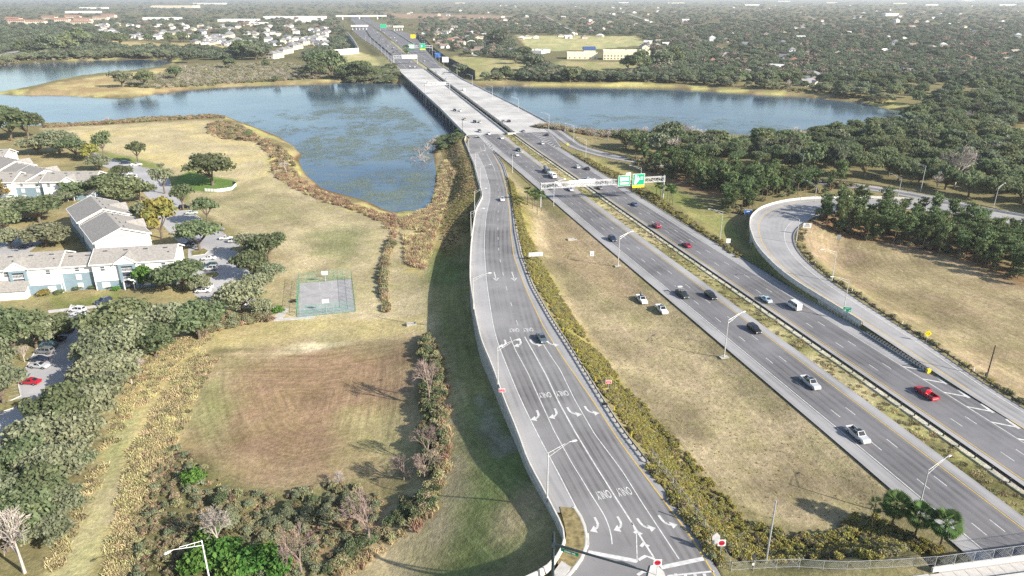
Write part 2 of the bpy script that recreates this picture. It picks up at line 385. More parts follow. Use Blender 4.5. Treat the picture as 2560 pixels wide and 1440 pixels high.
def UGs(pts):
    pts = np.asarray(pts, float); z = np.full(len(pts), 3.0)
    for _ in range(14):
        v = pts[:, 1]-720; t = (CAMZ-z)/(FPX*SP+v*CP); X = t*(pts[:, 0]-1280); Y = t*(FPX*CP-v*SP); z = .5*z+.5*terr(X, Y)
    return np.c_[X, Y, terr(X, Y)]
# cheap value noise for uneven outlines
_nt = np.random.RandomState(3).rand(256, 256)
def vn(x, y, sc):
    x = np.asarray(x)/sc; y = np.asarray(y)/sc; i = np.floor(x).astype(int); j = np.floor(y).astype(int); u = x-i; v = y-j; u = u*u*(3-2*u); v = v*v*(3-2*v)
    a = _nt[i % 256, j % 256]; b = _nt[(i+1) % 256, j % 256]; c = _nt[i % 256, (j+1) % 256]; d = _nt[(i+1) % 256, (j+1) % 256]
    return (a*(1-u)+b*u)*(1-v)+(c*(1-u)+d*u)*v
def fbm(x, y, sc): return (vn(x, y, sc)+.5*vn(x, y, sc/2.1)+.25*vn(x, y, sc/4.3))/1.75

# ------------------------------------------------------------------ ground sheet (one mesh to the horizon, soil and grass kinds in a colour layer)
def ground():
    k = np.r_[np.linspace(1700, 14, 560), np.linspace(12, 2, 20)]          # photo rows below the horizon
    dep = np.arctan2(FPX*SP+(k-10-720)*CP, FPX*CP-(k-10-720)*SP)
    r = CAMZ/np.tan(dep); r = np.r_[18, r[r > 18], 14000, 20000]; r = np.unique(r)
    az = np.r_[np.linspace(-62, -41, 40)[:-1], np.linspace(-41, 41, 760), np.linspace(41, 62, 40)[1:]]*math.pi/180
    RR, AA = np.meshgrid(r, az, indexing='ij'); X = (RR*np.sin(AA)).ravel(); Y = (RR*np.cos(AA)).ravel()
    Z = terr(X, Y); n = len(X); na = len(az); nr = len(r)
    col = np.empty((n, 3)); f = fbm(X, Y, 37)[:, None]; f2 = fbm(X+900, Y, 9)[:, None]
    A = np.array
    col[:] = A([.17, .155, .08])*(1-f)+A([.25, .21, .115])*f
    fa = ss((Y-700)/500)[:, None]; farc = A([.10, .105, .055])*(1-f)+A([.20, .17, .10])*f; col = col*(1-fa)+farc*fa
    mow = np.zeros(n); mamp = np.zeros(n)
    def paint(px, c, z=2.5, soft=2.5, rag=2.0, amt=1.0, c2=None, world=False, grain=.5):
        P = np.array(px if world else UP(px, z)); m = max(soft, rag)*2+2
        q = np.where((X > P[:, 0].min()-m) & (X < P[:, 0].max()+m) & (Y > P[:, 1].min()-m) & (Y < P[:, 1].max()+m))[0]
        if not len(q): return q, None
        sd = psd(X[q], Y[q], P); w = ss(.5-(sd+(fbm(X[q], Y[q], 7)-.5)*2*rag)/(2*soft))*amt
        cc = A(c)[None]*np.ones((len(q), 1))
        if c2 is not None:
            t = ss((fbm(X[q]+50, Y[q]+70, 22)-.36)/.28)[:, None]; cc = cc*(1-t)+A(c2)*t
        cc = cc*(1+(f2[q]-.5)*grain)
        col[q] = col[q]*(1-w[:, None])+cc*w[:, None]; return q, (sd, w)
    def setmow(q, dist, w, amp):
        k = w > .4; mow[q[k]] = dist[k]; mamp[q[k]] = amp
    TAN = (.43, .36, .225); TAN2 = (.33, .28, .17); OLV = (.235, .215, .12); GRN = (.135, .16, .068); BRN = (.27, .18, .115); YEL_ = (.42, .35, .15); RUST = (.20, .12, .075)
    # left plain
    FIELD = [(100, 320), (300, 312), (450, 303), (560, 297), (610, 312), (660, 345), (705, 400), (690, 440), (740, 470), (800, 498), (900, 530), (975, 560), (1075, 535), (1110, 420), (1160, 380), (1190, 520), (1170, 660), (1190, 800), (1250, 1000), (1390, 1290), (1330, 1470), (700, 1470), (1000, 1260), (1060, 1100), (1070, 900), (900, 850), (500, 870), (420, 850), (520, 790), (690, 770), (640, 720), (600, 580), (480, 520), (440, 450), (390, 410), (230, 372), (120, 350)]
    q, r_ = paint(FIELD, TAN2, c2=TAN)
    setmow(q, X[q]*.35+Y[q]*.93, r_[1], .35)
    q, r_ = paint([(130, 330), (540, 306), (560, 340), (640, 360), (680, 400), (670, 440), (560, 470), (480, 440), (430, 415), (250, 372)], TAN, c2=(.5, .41, .22)); setmow(q, r_[0], r_[1], .5)
    q, r_ = paint([(470, 480), (600, 480), (700, 470), (790, 520), (900, 560), (900, 640), (840, 690), (740, 690), (690, 600), (560, 560), (500, 520)], TAN, c2=TAN2, rag=5, soft=5); setmow(q, r_[0], r_[1], .6)
    paint([(500, 500), (600, 475), (720, 490), (800, 530), (740, 560), (600, 540)], OLV, rag=6, soft=7, amt=.55)
    paint([(770, 590), (860, 560), (920, 575), (925, 625), (850, 660), (790, 630)], GRN, rag=5, soft=6, amt=.6)
    paint([(440, 440), (480, 428), (592, 452), (592, 474), (520, 482), (470, 474), (470, 500), (430, 470)], (.13, .20, .06), rag=1.5, soft=1.5)
    paint([(225, 378), (330, 392), (400, 412), (440, 445), (432, 480), (500, 540), (470, 540), (420, 470), (380, 425), (300, 402), (225, 385)], (.20, .24, .08), rag=1, soft=2, amt=.8)
    # apartment grounds
    paint([(-60, 350), (60, 345), (230, 380), (300, 405), (390, 425), (430, 485), (490, 540), (550, 580), (600, 620), (640, 760), (520, 800), (300, 880), (180, 1000), (40, 1100), (-60, 1100)], (.24, .21, .11), c2=(.33, .27, .15))
    paint([(130, 738), (300, 728), (290, 760), (130, 775)], (.2, .21, .08), c2=(.36, .28, .15), soft=1, rag=1)
    # mown way, rough grass and thicket at lower left
    paint([(300, 880), (520, 800), (1060, 800), (1070, 850), (900, 850), (560, 870), (470, 900), (420, 1000), (360, 1200), (300, 1440), (250, 1480), (60, 1480), (180, 1330), (280, 1080), (240, 950)], TAN2, c2=(.40, .33, .17))
    paint([(345, 1035), (300, 1020), (200, 1300), (90, 1480), (230, 1480), (262, 1330), (300, 1180)], (.36, .32, .18), c2=(.31, .295, .15), rag=1.2, soft=1.5)
    paint([(500, 872), (440, 920), (400, 1010), (330, 1130), (290, 1300), (255, 1480), (330, 1480), (360, 1300), (410, 1180), (470, 1080), (520, 990), (560, 900)], YEL_, c2=(.5, .42, .2), rag=3, soft=2.5, grain=1)
    POND = [(480, 905), (520, 885), (620, 880), (800, 876), (960, 850), (1050, 850), (1060, 960), (1055, 1090), (1030, 1170), (960, 1200), (850, 1200), (720, 1230), (600, 1215), (500, 1160), (470, 1080), (460, 980)]
    q, r_ = paint(POND, (.30, .225, .14), c2=(.265, .215, .125), rag=2); setmow(q, r_[0], r_[1], .9)
    q, r_ = paint([(630, 920), (760, 878), (980, 885), (1030, 960), (930, 1030), (880, 1080), (830, 1160), (740, 1185), (610, 1160), (540, 1070), (560, 970)], BRN, c2=(.245, .16, .10), rag=7, soft=11, amt=.85); setmow(q, psd(X[q], Y[q], np.array(UP(POND, 2.5))), r_[1], 1.0)
    paint([(490, 960), (560, 930), (580, 1000), (550, 1080), (510, 1130), (480, 1060)], (.26, .27, .12), rag=4, soft=5, amt=.6)
    paint([(860, 1030), (1020, 1040), (1030, 1160), (920, 1180), (860, 1120)], (.33, .29, .15), rag=5, soft=6, amt=.8)
    paint([(560, 884), (700, 866), (800, 857), (900, 850), (1040, 842), (1040, 848), (900, 860), (800, 873), (700, 888), (620, 902)], (.48, .42, .29), c2=(.36, .28, .17), rag=2.2, soft=1.2, amt=.7, grain=1.6)
    paint([(480, 1090), (600, 1215), (720, 1235), (860, 1205), (960, 1200), (1020, 1200), (960, 1320), (840, 1440), (780, 1480), (270, 1480), (330, 1240), (400, 1120)], (.17, .155, .075), c2=(.27, .2, .12), rag=4, soft=3, grain=1.1)
    # bank below the ramp wall
    q, r_ = paint([(1060, 660), (1100, 560), (1150, 480), (1190, 520), (1175, 660), (1190, 800), (1260, 1010), (1390, 1280), (1410, 1340), (1320, 1440), (1200, 1480), (1000, 1480), (1150, 1330), (1190, 1190), (1150, 1060), (1110, 900), (1080, 760)], (.16, .19, .075), z=6, c2=(.24, .225, .10), rag=2, soft=4)
    setmow(q, PARLn(Y[q])-X[q]+.25*np.maximum(0, 130-Y[q]), r_[1], 1.9)
    paint([(1290, 1290), (1380, 1280), (1390, 1340), (1330, 1400), (1250, 1400), (1230, 1340)], (.33, .26, .16), z=5, rag=3, soft=4, amt=.8)
    paint([(1185, 990), (1215, 1010), (1250, 1120), (1290, 1180), (1260, 1190), (1220, 1120), (1180, 1040)], (.30, .27, .24), z=5, rag=3, soft=2, amt=.6)
    # wet brown edge and dry reeds round the lake
    for Wp in (W_MAIN, W_NORTH):
        bb = np.array(Wp); q = np.where((X > bb[:, 0].min()-60) & (X < bb[:, 0].max()+60) & (Y > bb[:, 1].min()-60) & (Y < bb[:, 1].max()+60))[0]
        sd = psd(X[q], Y[q], Wp); nn = fbm(X[q], Y[q], 30)
        w1 = ss((9+46*(nn-.46)-sd)/6)*(sd > -6); c1 = np.where((nn > .5)[:, None], A([.40, .36, .15]), A([.38, .29, .16]))
        col[q] = col[q]*(1-w1[:, None])+c1*(1+(f2[q]-.5)*.8)*w1[:, None]
        w2 = ss((2.5+8*(fbm(X[q]+300, Y[q], 26)-.45)-sd)/3)*(sd > -8); col[q] = col[q]*(1-w2[:, None])+A([.15, .10, .055])*w2[:, None]
        w3 = ss((-6-sd)/8); col[q] = col[q]*(1-w3[:, None])+A([.07, .06, .035])*w3[:, None]
    paint([(1015, 600), (1075, 540), (1110, 430), (1125, 400), (1150, 470), (1110, 560), (1070, 640), (1055, 690), (1020, 680)], (.42, .34, .15), z=3, rag=3, soft=3, grain=1)
    paint([(1110, 400), (1160, 380), (1195, 500), (1180, 600), (1090, 640), (1100, 560), (1140, 470)], (.19, .17, .06), z=6, c2=(.26, .19, .09), rag=3, soft=3, grain=1)
    paint([(60, 238), (130, 214), (270, 192), (400, 175), (440, 172), (600, 190), (800, 200), (840, 206), (660, 213), (480, 222), (330, 240), (200, 241)], (.45, .37, .19), c2=(.34, .25, .14), z=.5, rag=4, soft=4)
    # between ramp and motorway
    q, r_ = paint([(1260, 430), (1330, 500), (1420, 560), (1640, 740), (1960, 990), (2240, 1220), (2100, 1320), (1900, 1280), (1700, 1150), (1500, 950), (1360, 720), (1300, 600)], (.255, .215, .13), z=6, c2=(.325, .265, .17), rag=2, soft=2, grain=.9)
    setmow(q, tofw(X[q], Y[q])[1], r_[1], .7)
    paint([(1360, 560), (1440, 540), (1560, 640), (1620, 740), (1560, 760), (1440, 680), (1380, 640)], (.33, .255, .165), z=6, rag=5, soft=4)
    paint([(1270, 450), (1320, 500), (1340, 620), (1480, 850), (1720, 1120), (1870, 1300), (1780, 1340), (1600, 1160), (1400, 850), (1300, 650)], (.22, .20, .07), z=8, c2=(.26, .21, .10), rag=2, soft=2.5, grain=1.2)
    paint([(1760, 1330), (1900, 1300), (2200, 1330), (2350, 1380), (2330, 1400), (1830, 1400)], (.18, .165, .05), z=10, c2=(.26, .2, .09), rag=2, soft=2)
    # median
    paint([tuple(p.xy) for p in fwline(30, 440, -5.9)]+[tuple(p.xy) for p in fwline(440, 30, 1.2)], (.24, .225, .10), world=True, c2=(.36, .31, .18), rag=.8, soft=.6, grain=1.5)
    paint([tuple(p.xy) for p in fwline(30, 440, -.6)]+[tuple(p.xy) for p in fwline(440, 30, 1.4)], (.5, .48, .42), world=True, rag=.7, soft=.4, amt=.8)
    paint([tuple(p.xy) for p in fwline(905, 1500, -3)]+[tuple(p.xy) for p in fwline(1500, 905, 3.5)], (.34, .31, .2), world=True)
    # right of the motorway
    q, r_ = paint([(1440, 380), (1560, 420), (1700, 480), (1820, 540), (1870, 620), (1960, 700), (2110, 800), (2080, 810), (1860, 640), (1680, 510), (1500, 420)], (.20, .215, .08), z=5.5, c2=(.30, .26, .12), rag=2, soft=2); setmow(q, tofw(X[q], Y[q])[1], r_[1], .5)
    q, r_ = paint([(2000, 590), (2050, 570), (2250, 590), (2400, 640), (2600, 720), (2700, 800), (2700, 1050), (2560, 1010), (2330, 870), (2200, 780), (2090, 700), (2010, 640)], (.30, .23, .15), z=6, c2=(.275, .225, .135), rag=2, soft=2, grain=.9)
    dd, sd_, t_ = pld(X[q], Y[q], LOC); setmow(q, dd, r_[1], .9)
    paint([(2000, 590), (2040, 575), (2120, 590), (2250, 612), (2400, 650), (2600, 720), (2600, 690), (2400, 610), (2240, 575), (2060, 555)], (.25, .145, .085), z=6, rag=4, soft=4, amt=.8)
    paint([(1640, 420), (1760, 455), (1830, 475), (1830, 500), (1700, 470), (1600, 430)], (.25, .15, .09), z=5.3, rag=3, soft=3, amt=.8)
    paint([(1790, 350), (1965, 350), (1960, 362), (1800, 362)], (.34, .35, .10), z=1, rag=3, soft=3)
    paint([(2500, 335), (2640, 300), (2640, 380), (2530, 355)], (.38, .34, .19), z=4)
    # far side of the lake
    GD = (.27, .27, .12)
    paint([(1130, 140), (1290, 150), (1330, 165), (1290, 200), (1200, 205), (1150, 175)], GD, z=3, c2=(.34, .29, .16), rag=5, soft=4)
    paint([(1290, 88), (1590, 92), (1620, 112), (1500, 122), (1330, 130), (1310, 110)], (.33, .33, .17), z=3, c2=(.42, .37, .2), rag=3, soft=4)
    paint([(1400, 152), (1630, 156), (1600, 190), (1480, 190), (1380, 175)], (.34, .29, .16), z=3, c2=(.26, .25, .12), rag=8, soft=6)
    paint([(840, 138), (900, 130), (960, 150), (985, 180), (900, 175), (830, 172)], (.36, .34, .16), z=3, c2=(.42, .36, .2), rag=5, soft=5)
    paint([(240, 102), (340, 104), (500, 108), (620, 118), (560, 128), (420, 120), (300, 118)], (.42, .33, .18), z=3, rag=6, soft=6)
    paint([(430, 172), (700, 160), (800, 175), (830, 200), (640, 210), (480, 218)], (.29, .235, .13), z=2, c2=(.23, .22, .1), rag=8, soft=6, grain=1)
    paint([(950, 32), (1300, 40), (1280, 52), (1000, 46)], (.33, .22, .16), z=3, rag=20, soft=20, amt=.8)
    me = bpy.data.meshes.new('ground'); idx = np.arange(n).reshape(nr, na)
    a = idx[:-1, :-1].ravel(); b = idx[:-1, 1:].ravel(); c = idx[1:, 1:].ravel(); d = idx[1:, :-1].ravel()
    fc = np.c_[a, b, c, d]; me.vertices.add(n); me.vertices.foreach_set('co', np.c_[X, Y, Z].astype('f').ravel())
    me.loops.add(fc.size); me.loops.foreach_set('vertex_index', fc.ravel().astype('i')); me.polygons.add(len(fc))
    me.polygons.foreach_set('loop_start', np.arange(0, fc.size, 4).astype('i'))
    me.update(calc_edges=True); me.polygons.foreach_set('use_smooth', np.ones(len(fc), bool))
    at = me.attributes.new('soil', 'FLOAT_COLOR', 'POINT'); at.data.foreach_set('color', np.c_[np.clip(col, 0, 1), np.ones(n)].astype('f').ravel())
    at = me.attributes.new('mow', 'FLOAT_VECTOR', 'POINT'); at.data.foreach_set('vector', np.c_[mow, mamp, np.zeros(n)].astype('f').ravel())
    m, N, L, P = nodes_of('soil and grass')
    c = N.new('ShaderNodeAttribute'); c.attribute_name = 'soil'; mw = N.new('ShaderNodeAttribute'); mw.attribute_name = 'mow'
    tc = N.new('ShaderNodeTexCoord').outputs['Object']; sx = N.new('ShaderNodeSeparateXYZ'); L.new(mw.outputs['Vector'], sx.inputs[0])
    def mul(v, k):
        q = N.new('ShaderNodeVectorMath'); q.operation = 'SCALE'; q.inputs['Scale'].default_value = k; L.new(v, q.inputs[0]); return q.outputs[0]
    cb = N.new('ShaderNodeCombineXYZ'); L.new(sx.outputs[0], cb.inputs[0]); ad = N.new('ShaderNodeVectorMath'); ad.operation = 'ADD'; L.new(cb.outputs[0], ad.inputs[0]); L.new(mul(tc, .055), ad.inputs[1])
    st = _noise(N, L, .9, 4, ad.outputs[0], .7)
    stv = _mapv(N, L, _ramp(N, L, st, .3, .7), .78, 1.17)
    one = N.new('ShaderNodeMix'); one.data_type = 'FLOAT'; L.new(sx.outputs[1], one.inputs[0]); one.inputs[2].default_value = 1; L.new(stv, one.inputs[3])
    g1 = _mapv(N, L, _ramp(N, L, _noise(N, L, .55, 6, tc, .75), .3, .7), .74, 1.26)
    g2 = _mapv(N, L, _ramp(N, L, _noise(N, L, 1.25, 4, tc, .75), .28, .72), .74, 1.26)
    v = N.new('ShaderNodeMath'); v.operation = 'MULTIPLY'; L.new(g1, v.inputs[0]); L.new(g2, v.inputs[1])
    v2 = N.new('ShaderNodeMath'); v2.operation = 'MULTIPLY'; L.new(v.outputs[0], v2.inputs[0]); L.new(one.outputs[0], v2.inputs[1])
    gr = N.new('ShaderNodeCombineXYZ'); [L.new(v2.outputs[0], gr.inputs[i]) for i in range(3)]
    base = _mix(N, L, 1.0, c.outputs['Color'], gr.outputs[0], 'MULTIPLY')
    hue = _mix(N, L, _ramp(N, L, _noise(N, L, .16, 4, tc), .4, .75), base, _mix(N, L, 1.0, base, (.94, 1.0, .84), 'MULTIPLY'))
    L.new(hue, P.inputs['Base Color']); P.inputs['Roughness'].default_value = 1; P.inputs['Specular IOR Level'].default_value = 0
    bp = N.new('ShaderNodeBump'); bp.inputs['Strength'].default_value = .45; bp.inputs['Distance'].default_value = .35
    L.new(v2.outputs[0], bp.inputs['Height']); L.new(bp.outputs[0], P.inputs['Normal'])
    me.materials.append(m); return tag(link('ground', me), kind='structure')
ground()
def flat_poly(name, poly, z, m, parent=None, kind='structure', thick=0):
    b = MB()
    if thick: b.prism(poly, z-thick, z)
    else: b.quad(*[(p[0], p[1], z) for p in poly])
    o = b.obj(name, m, parent)
    if kind and parent is None: o['kind'] = kind
    return o
def water_mat():
    m, N, L, P = nodes_of('lake water'); tc = N.new('ShaderNodeTexCoord').outputs['Object']
    n1 = _ramp(N, L, _noise(N, L, .012, 4, tc), .42, .62)
    c = _mix(N, L, n1, (.035, .068, .115), (.075, .118, .15))  # blue base brightened to stand in for the sky reflected on the water
    mp = N.new('ShaderNodeMapping'); mp.inputs['Scale'].default_value = (.02, .05, 1); L.new(tc, mp.inputs[0])
    lily = _ramp(N, L, _noise(N, L, 1.2, 8, mp.outputs[0], .8), .50, .60)
    sx = N.new('ShaderNodeSeparateXYZ'); L.new(tc, sx.inputs[0])
    nearv = N.new('ShaderNodeMapRange'); L.new(sx.outputs[1], nearv.inputs[0]); nearv.inputs[1].default_value = 760; nearv.inputs[2].default_value = 330
    mm = N.new('ShaderNodeMath'); mm.operation = 'MULTIPLY'; L.new(nearv.outputs[0], mm.inputs[0])
    fine = _ramp(N, L, _noise(N, L, .9, 3, tc), .4, .6); mm2 = N.new('ShaderNodeMath'); mm2.operation = 'MULTIPLY'; L.new(fine, mm2.inputs[0]); L.new(lily, mm2.inputs[1]); L.new(mm2.outputs[0], mm.inputs[1])
    mm3 = N.new('ShaderNodeMath'); mm3.operation = 'MULTIPLY'; L.new(mm.outputs[0], mm3.inputs[0]); mm3.inputs[1].default_value = .75
    c = _mix(N, L, mm3.outputs[0], c, (.19, .22, .13)); L.new(c, P.inputs['Base Color'])
    rg = _mapv(N, L, mm3.outputs[0], .09, .6); L.new(rg, P.inputs['Roughness']); P.inputs['IOR'].default_value = 1.333; P.inputs['Specular IOR Level'].default_value = .5
    b = N.new('ShaderNodeBump'); b.inputs['Strength'].default_value = .12; b.inputs['Distance'].default_value = .3
    L.new(_noise(N, L, .8, 3, tc), b.inputs['Height']); L.new(b.outputs[0], P.inputs['Normal'])
    return m
WATER = water_mat()
flat_poly('lake_water', W_MAIN, 0.0, WATER)
flat_poly('lake_water', W_NORTH, 0.0, WATER)
# ------------------------------------------------------------------ road surfaces and markings
ASPH = road_mat('dark asphalt', (.175, .171, .177), (.115, .112, .117))
ASPHR = road_mat('worn grey asphalt', (.215, .21, .21), (.135, .13, .13), .4)
SHLD = road_mat('pale shoulder asphalt', (.31, .305, .305), (.265, .26, .26), .15)
DECKM = road_mat('bridge deck concrete', (.47, .46, .44), (.37, .36, .345), .12)
LOOPM = road_mat('loop ramp concrete', (.33, .32, .315), (.27, .265, .26), .15)
LOTM = road_mat('car park asphalt', (.38, .375, .38), (.31, .305, .31), .25)
def road(name, A, B, m, parent=None):
    b = MB(); b.strip(A, B); me = b.mesh(name, m); n = len(A); d = 0; vals = []
    va, vb = [], []
    for i in range(n):
        if i: d += (Vector(A[i])-Vector(A[i-1])).length
        va.append((0, d, 0)); vb.append(((Vector(A[i])-Vector(B[i])).length, d, 0))
    at = me.attributes.new('lane', 'FLOAT_VECTOR', 'POINT'); at.data.foreach_set('vector', np.array(va+vb, 'f').ravel())
    o = part(name, me, parent) if parent is not None else link(name, me)
    if parent is None: o['kind'] = 'structure'
    return o
def line_marks(b, path, w, dash=None, up=.012):
    """painted stripe along a 3D path; dash = (length, period, phase)"""
    P = [Vector(p) for p in path]; d = [0]
    for i in range(1, len(P)): d.append(d[-1]+(P[i]-P[i-1]).length)
    def at(t):
        i = int(np.searchsorted(d, t))-1; i = max(0, min(len(P)-2, i)); k = (t-d[i])/max(1e-6, d[i+1]-d[i]); return P[i].lerp(P[i+1], k), (P[i+1]-P[i])
    segs = [(0, d[-1])] if not dash else [(t, min(t+dash[0], d[-1])) for t in np.arange(dash[2], d[-1], dash[1])]
    for a, e in segs:
        ts = [a]+[t for t in d if a < t < e]+[e]; A, B = [], []
        for t in ts:
            p, v = at(t); r = Vector((v.y, -v.x, 0)).normalized()*(w/2); A.append(p-r+Vector((0, 0, up))); B.append(p+r+Vector((0, 0, up)))
        b.strip(A, B)
UPZ = Vector((0, 0, .006))
sb = link('motorway', None); sb['kind'] = 'structure'
S0, S1 = 22, 451
road('road_shoulder', fwline(S0, S1, -22.3), fwline(S0, S1, -19.3), SHLD, sb)
road('carriageway', fwline(S0, S1, -19.3), fwline(S0, S1, -8.3), ASPH, sb)
road('road_shoulder', fwline(S0, S1, -8.3), fwline(S0, S1, -5.9), SHLD, sb)
road('bridge_deck', fwline(S1, 905, SBL), fwline(S1, 905, -2.6), DECKM, sb)
road('carriageway', fwline(905, 2200, SBL), fwline(905, 2200, -3), ASPH, sb)
road('carriageway', fwline(2200, 3600, -40), fwline(2200, 3600, -3), ASPH, sb)
nb = link('motorway', None); nb['kind'] = 'structure'
road('road_shoulder', fwline(S0, S1, 1.3), fwline(S0, S1, 2.4), SHLD, nb)
road('carriageway', fwline(S0, S1, 2.4), fwline(S0, S1, 13.4), ASPH, nb)
road('road_shoulder', fwline(126, 400, 13.4), fwline(126, 400, _I([126, 147, 160, 185, 205, 230], [16.9, 17.5, 16.8, 17.6, 17.2, 16.6])), SHLD, nb)
road('carriageway', fwline(S0, 126, 13.4), fwline(S0, 126, _I([0, 120, 126], [17.7, 17.3, 16.9])), ASPH, nb)
road('carriageway', fwline(400, S1, 13.4), fwline(400, S1, _I([400, 440, 452], [17, 27.4, 35.5])), ASPH, nb)
road('bridge_deck', fwline(S1, 905, 2.6), fwline(S1, 905, NBR), DECKM, nb)
road('carriageway', fwline(905, 2200, 3), fwline(905, 2200, NBR), ASPH, nb)
road('carriageway', fwline(2200, 3600, 3), fwline(2200, 3600, 32), ASPH, nb)
b = MB()
for o in (-12.05, -15.65): line_marks(b, fwline(S0, 905, o), .17, (3.05, 12.19, {-12.05: 2.2, -15.65: 2.2}[o]))
line_marks(b, fwline(S0, 905, -18.95), .2)
for o in (-12.5, -16.2, -20): line_marks(b, fwline(905, 1900, o), .25, (3.05, 12.19, 0))
line_marks(b, fwline(905, 1300, -23), .3); line_marks(b, fwline(905, 1300, lambda s: SBL(s)+3), .3)
# gore between the exit ramp and the motorway
ga, gb = [fw(s, -19.0) for s in np.linspace(392, 448, 14)], []
for t in np.linspace(0, 1, 14):
    s = 392+56*t; gb.append(fw(s, -19.9-2.2*t))
line_marks(b, fwline(392, 449, _I([392, 449], [-23.3, -21.6])), .2)
for s in np.arange(398, 449, 5.5):
    c = float(np.interp(s, [392, 449], [-23.0, -21.3])); line_marks(b, [fw(s-2, c), fw(s+1.2, (c-19)/2), fw(s-.6, -19.2)], .5)
b.obj('lane_marking', PAINT, sb)
b = MB(); line_marks(b, fwline(S0, 905, -8.65), .18); line_marks(b, fwline(905, 1900, -7), .25); b.obj('edge_marking', YPAINT, sb)
b = MB()
for o in (6.1, 9.65): line_marks(b, fwline(S0, 905, o), .17, (3.05, 12.19, 5.5))
for o in (7, 10.7, 14.4): line_marks(b, fwline(905, 1900, o), .25, (3.05, 12.19, 0))
line_marks(b, fwline(S0, 905, 13.1), .2); line_marks(b, fwline(905, 1250, 19), .3); line_marks(b, fwline(640, 1250, lambda s: NBR(s)-3), .25)
for s in np.arange(44, 126, 6.2):
    b.quad(*[p+Vector((0, 0, .012)) for p in (fw(s+1.0, 13.2), fw(s+.4, 13.2), fw(s-2.6, 16.9), fw(s-2.0, 16.9))])
    b.quad(*[p+Vector((0, 0, .016)) for p in (fw(s-2.6, 16.2), fw(s-2.6, 16.95), fw(s+1.0, 17.3), fw(s+.9, 16.7))])
for s in np.arange(404, 450, 5.5):
    c = float(np.interp(s, [400, 449], [17.5, 25])); line_marks(b, [fw(s-2.2, 13.4), fw(s+1.4, (13.4+c)/2), fw(s-1.4, c)], .5)
line_marks(b, fwline(400, 452, _I([400, 449], [17.3, 25])), .2)
b.obj('lane_marking', PAINT, nb)
b = MB(); line_marks(b, fwline(S0, 905, 2.75), .18); line_marks(b, fwline(905, 1900, 4.6), .25); b.obj('edge_marking', YPAINT, nb)
# exit ramp on the left
rp = link('exit_ramp', None); rp['kind'] = 'structure'
ys = np.linspace(70, 400, 160)
def rline(f, y0, y1, up=0, n=120): return [Vector((f(y), y, ZR(y)+up)) for y in np.linspace(y0, y1, n)]
road('carriageway', rline(lambda y: WHL(y)-.15, 88, 400), rline(YEL, 76, 400), ASPHR, rp)
road('road_shoulder', rline(lambda y: PARL(y)+.05, 91, 400), rline(lambda y: WHL(y)-.15, 91, 400), SHLD, rp)
road('road_shoulder', rline(YEL, 76, 400), rline(PVR, 76, 400), SHLD, rp)
a = [Vector((PARL(y), y, ZR(y)-.004)) for y in np.linspace(399, 428, 8)]+[fw(s, SBL(451)+.1, ZF-.004) for s in (440, 451)]
e = [Vector((YEL(y)+.8, y, ZR(y)-.004)) if y < 402 else fw(y+18, -19.2, ZF-.004) for y in np.linspace(399, 428, 8)]+[fw(s, -19.2, ZF-.004) for s in (440, 451)]
road('carriageway', a, e, ASPHR, rp)
# mouth of the ramp at the cross road
zt = ZR(70)-.004
flat_poly('junction_surface', UP([(1392, 1262), (1440, 1262), (1462, 1300), (1470, 1330), (1471, 1365), (1450, 1405), (1410, 1440), (1380, 1475), (1810, 1475), (1788, 1428), (1735, 1348), (1677, 1273)], zt), zt, ASPHR, rp)
b = MB(); line_marks(b, rline(WHL, 92, 400), .2)
line_marks(b, rline(lambda y: (WHL(y)+YEL(y))/2, 160, 330), .16, (3.05, 12.19, 3)); line_marks(b, rline(lambda y: (WHL(y)+YEL(y))/2+.8, 352, 430, n=40), .16)
line_marks(b, rline(lambda y: (WHL(y)*2+YEL(y))/3, 395, 420, n=10), .16)
line_marks(b, rline(LN1, 84, 156), .18); line_marks(b, rline(LN2, 82, 156), .26); line_marks(b, rline(LN3, 81, 156), .18)
zt += .004
def pxline(pts, w, up=.012, z=None): line_marks(b, [Vector((*U(p[0], p[1], zt), zt)) for p in pts], w, up=up)
pxline([(1470, 1380), (1592, 1403)], .75); pxline([(1652, 1419), (1761, 1396)], .75)
pxline([(1579, 1306), (1591, 1335), (1593, 1405)], .15); pxline([(1583, 1313), (1634, 1393)], .28, .016)
for q in ([(1585, 1333), (1594, 1328), (1604, 1336)], [(1602, 1367), (1610, 1358), (1622, 1366)], [(1596, 1400), (1614, 1390), (1637, 1398)], [(1594, 1438), (1606, 1430), (1618, 1428)]): pxline(q, .5, .02)
pxline([(1668, 1440), (1786, 1428)], .3)
for x in (1688, 1712, 1736, 1760): pxline([(x, 1434), (x+5, 1450)], .45, .02)
pxline([(1471, 1333), (1472, 1362), (1462, 1385), (1440, 1425)], .13)
b.obj('lane_marking', PAINT, rp)
b = MB(); line_marks(b, rline(YEL, 77, 398), .18); b.obj('edge_marking', YPAINT, rp)
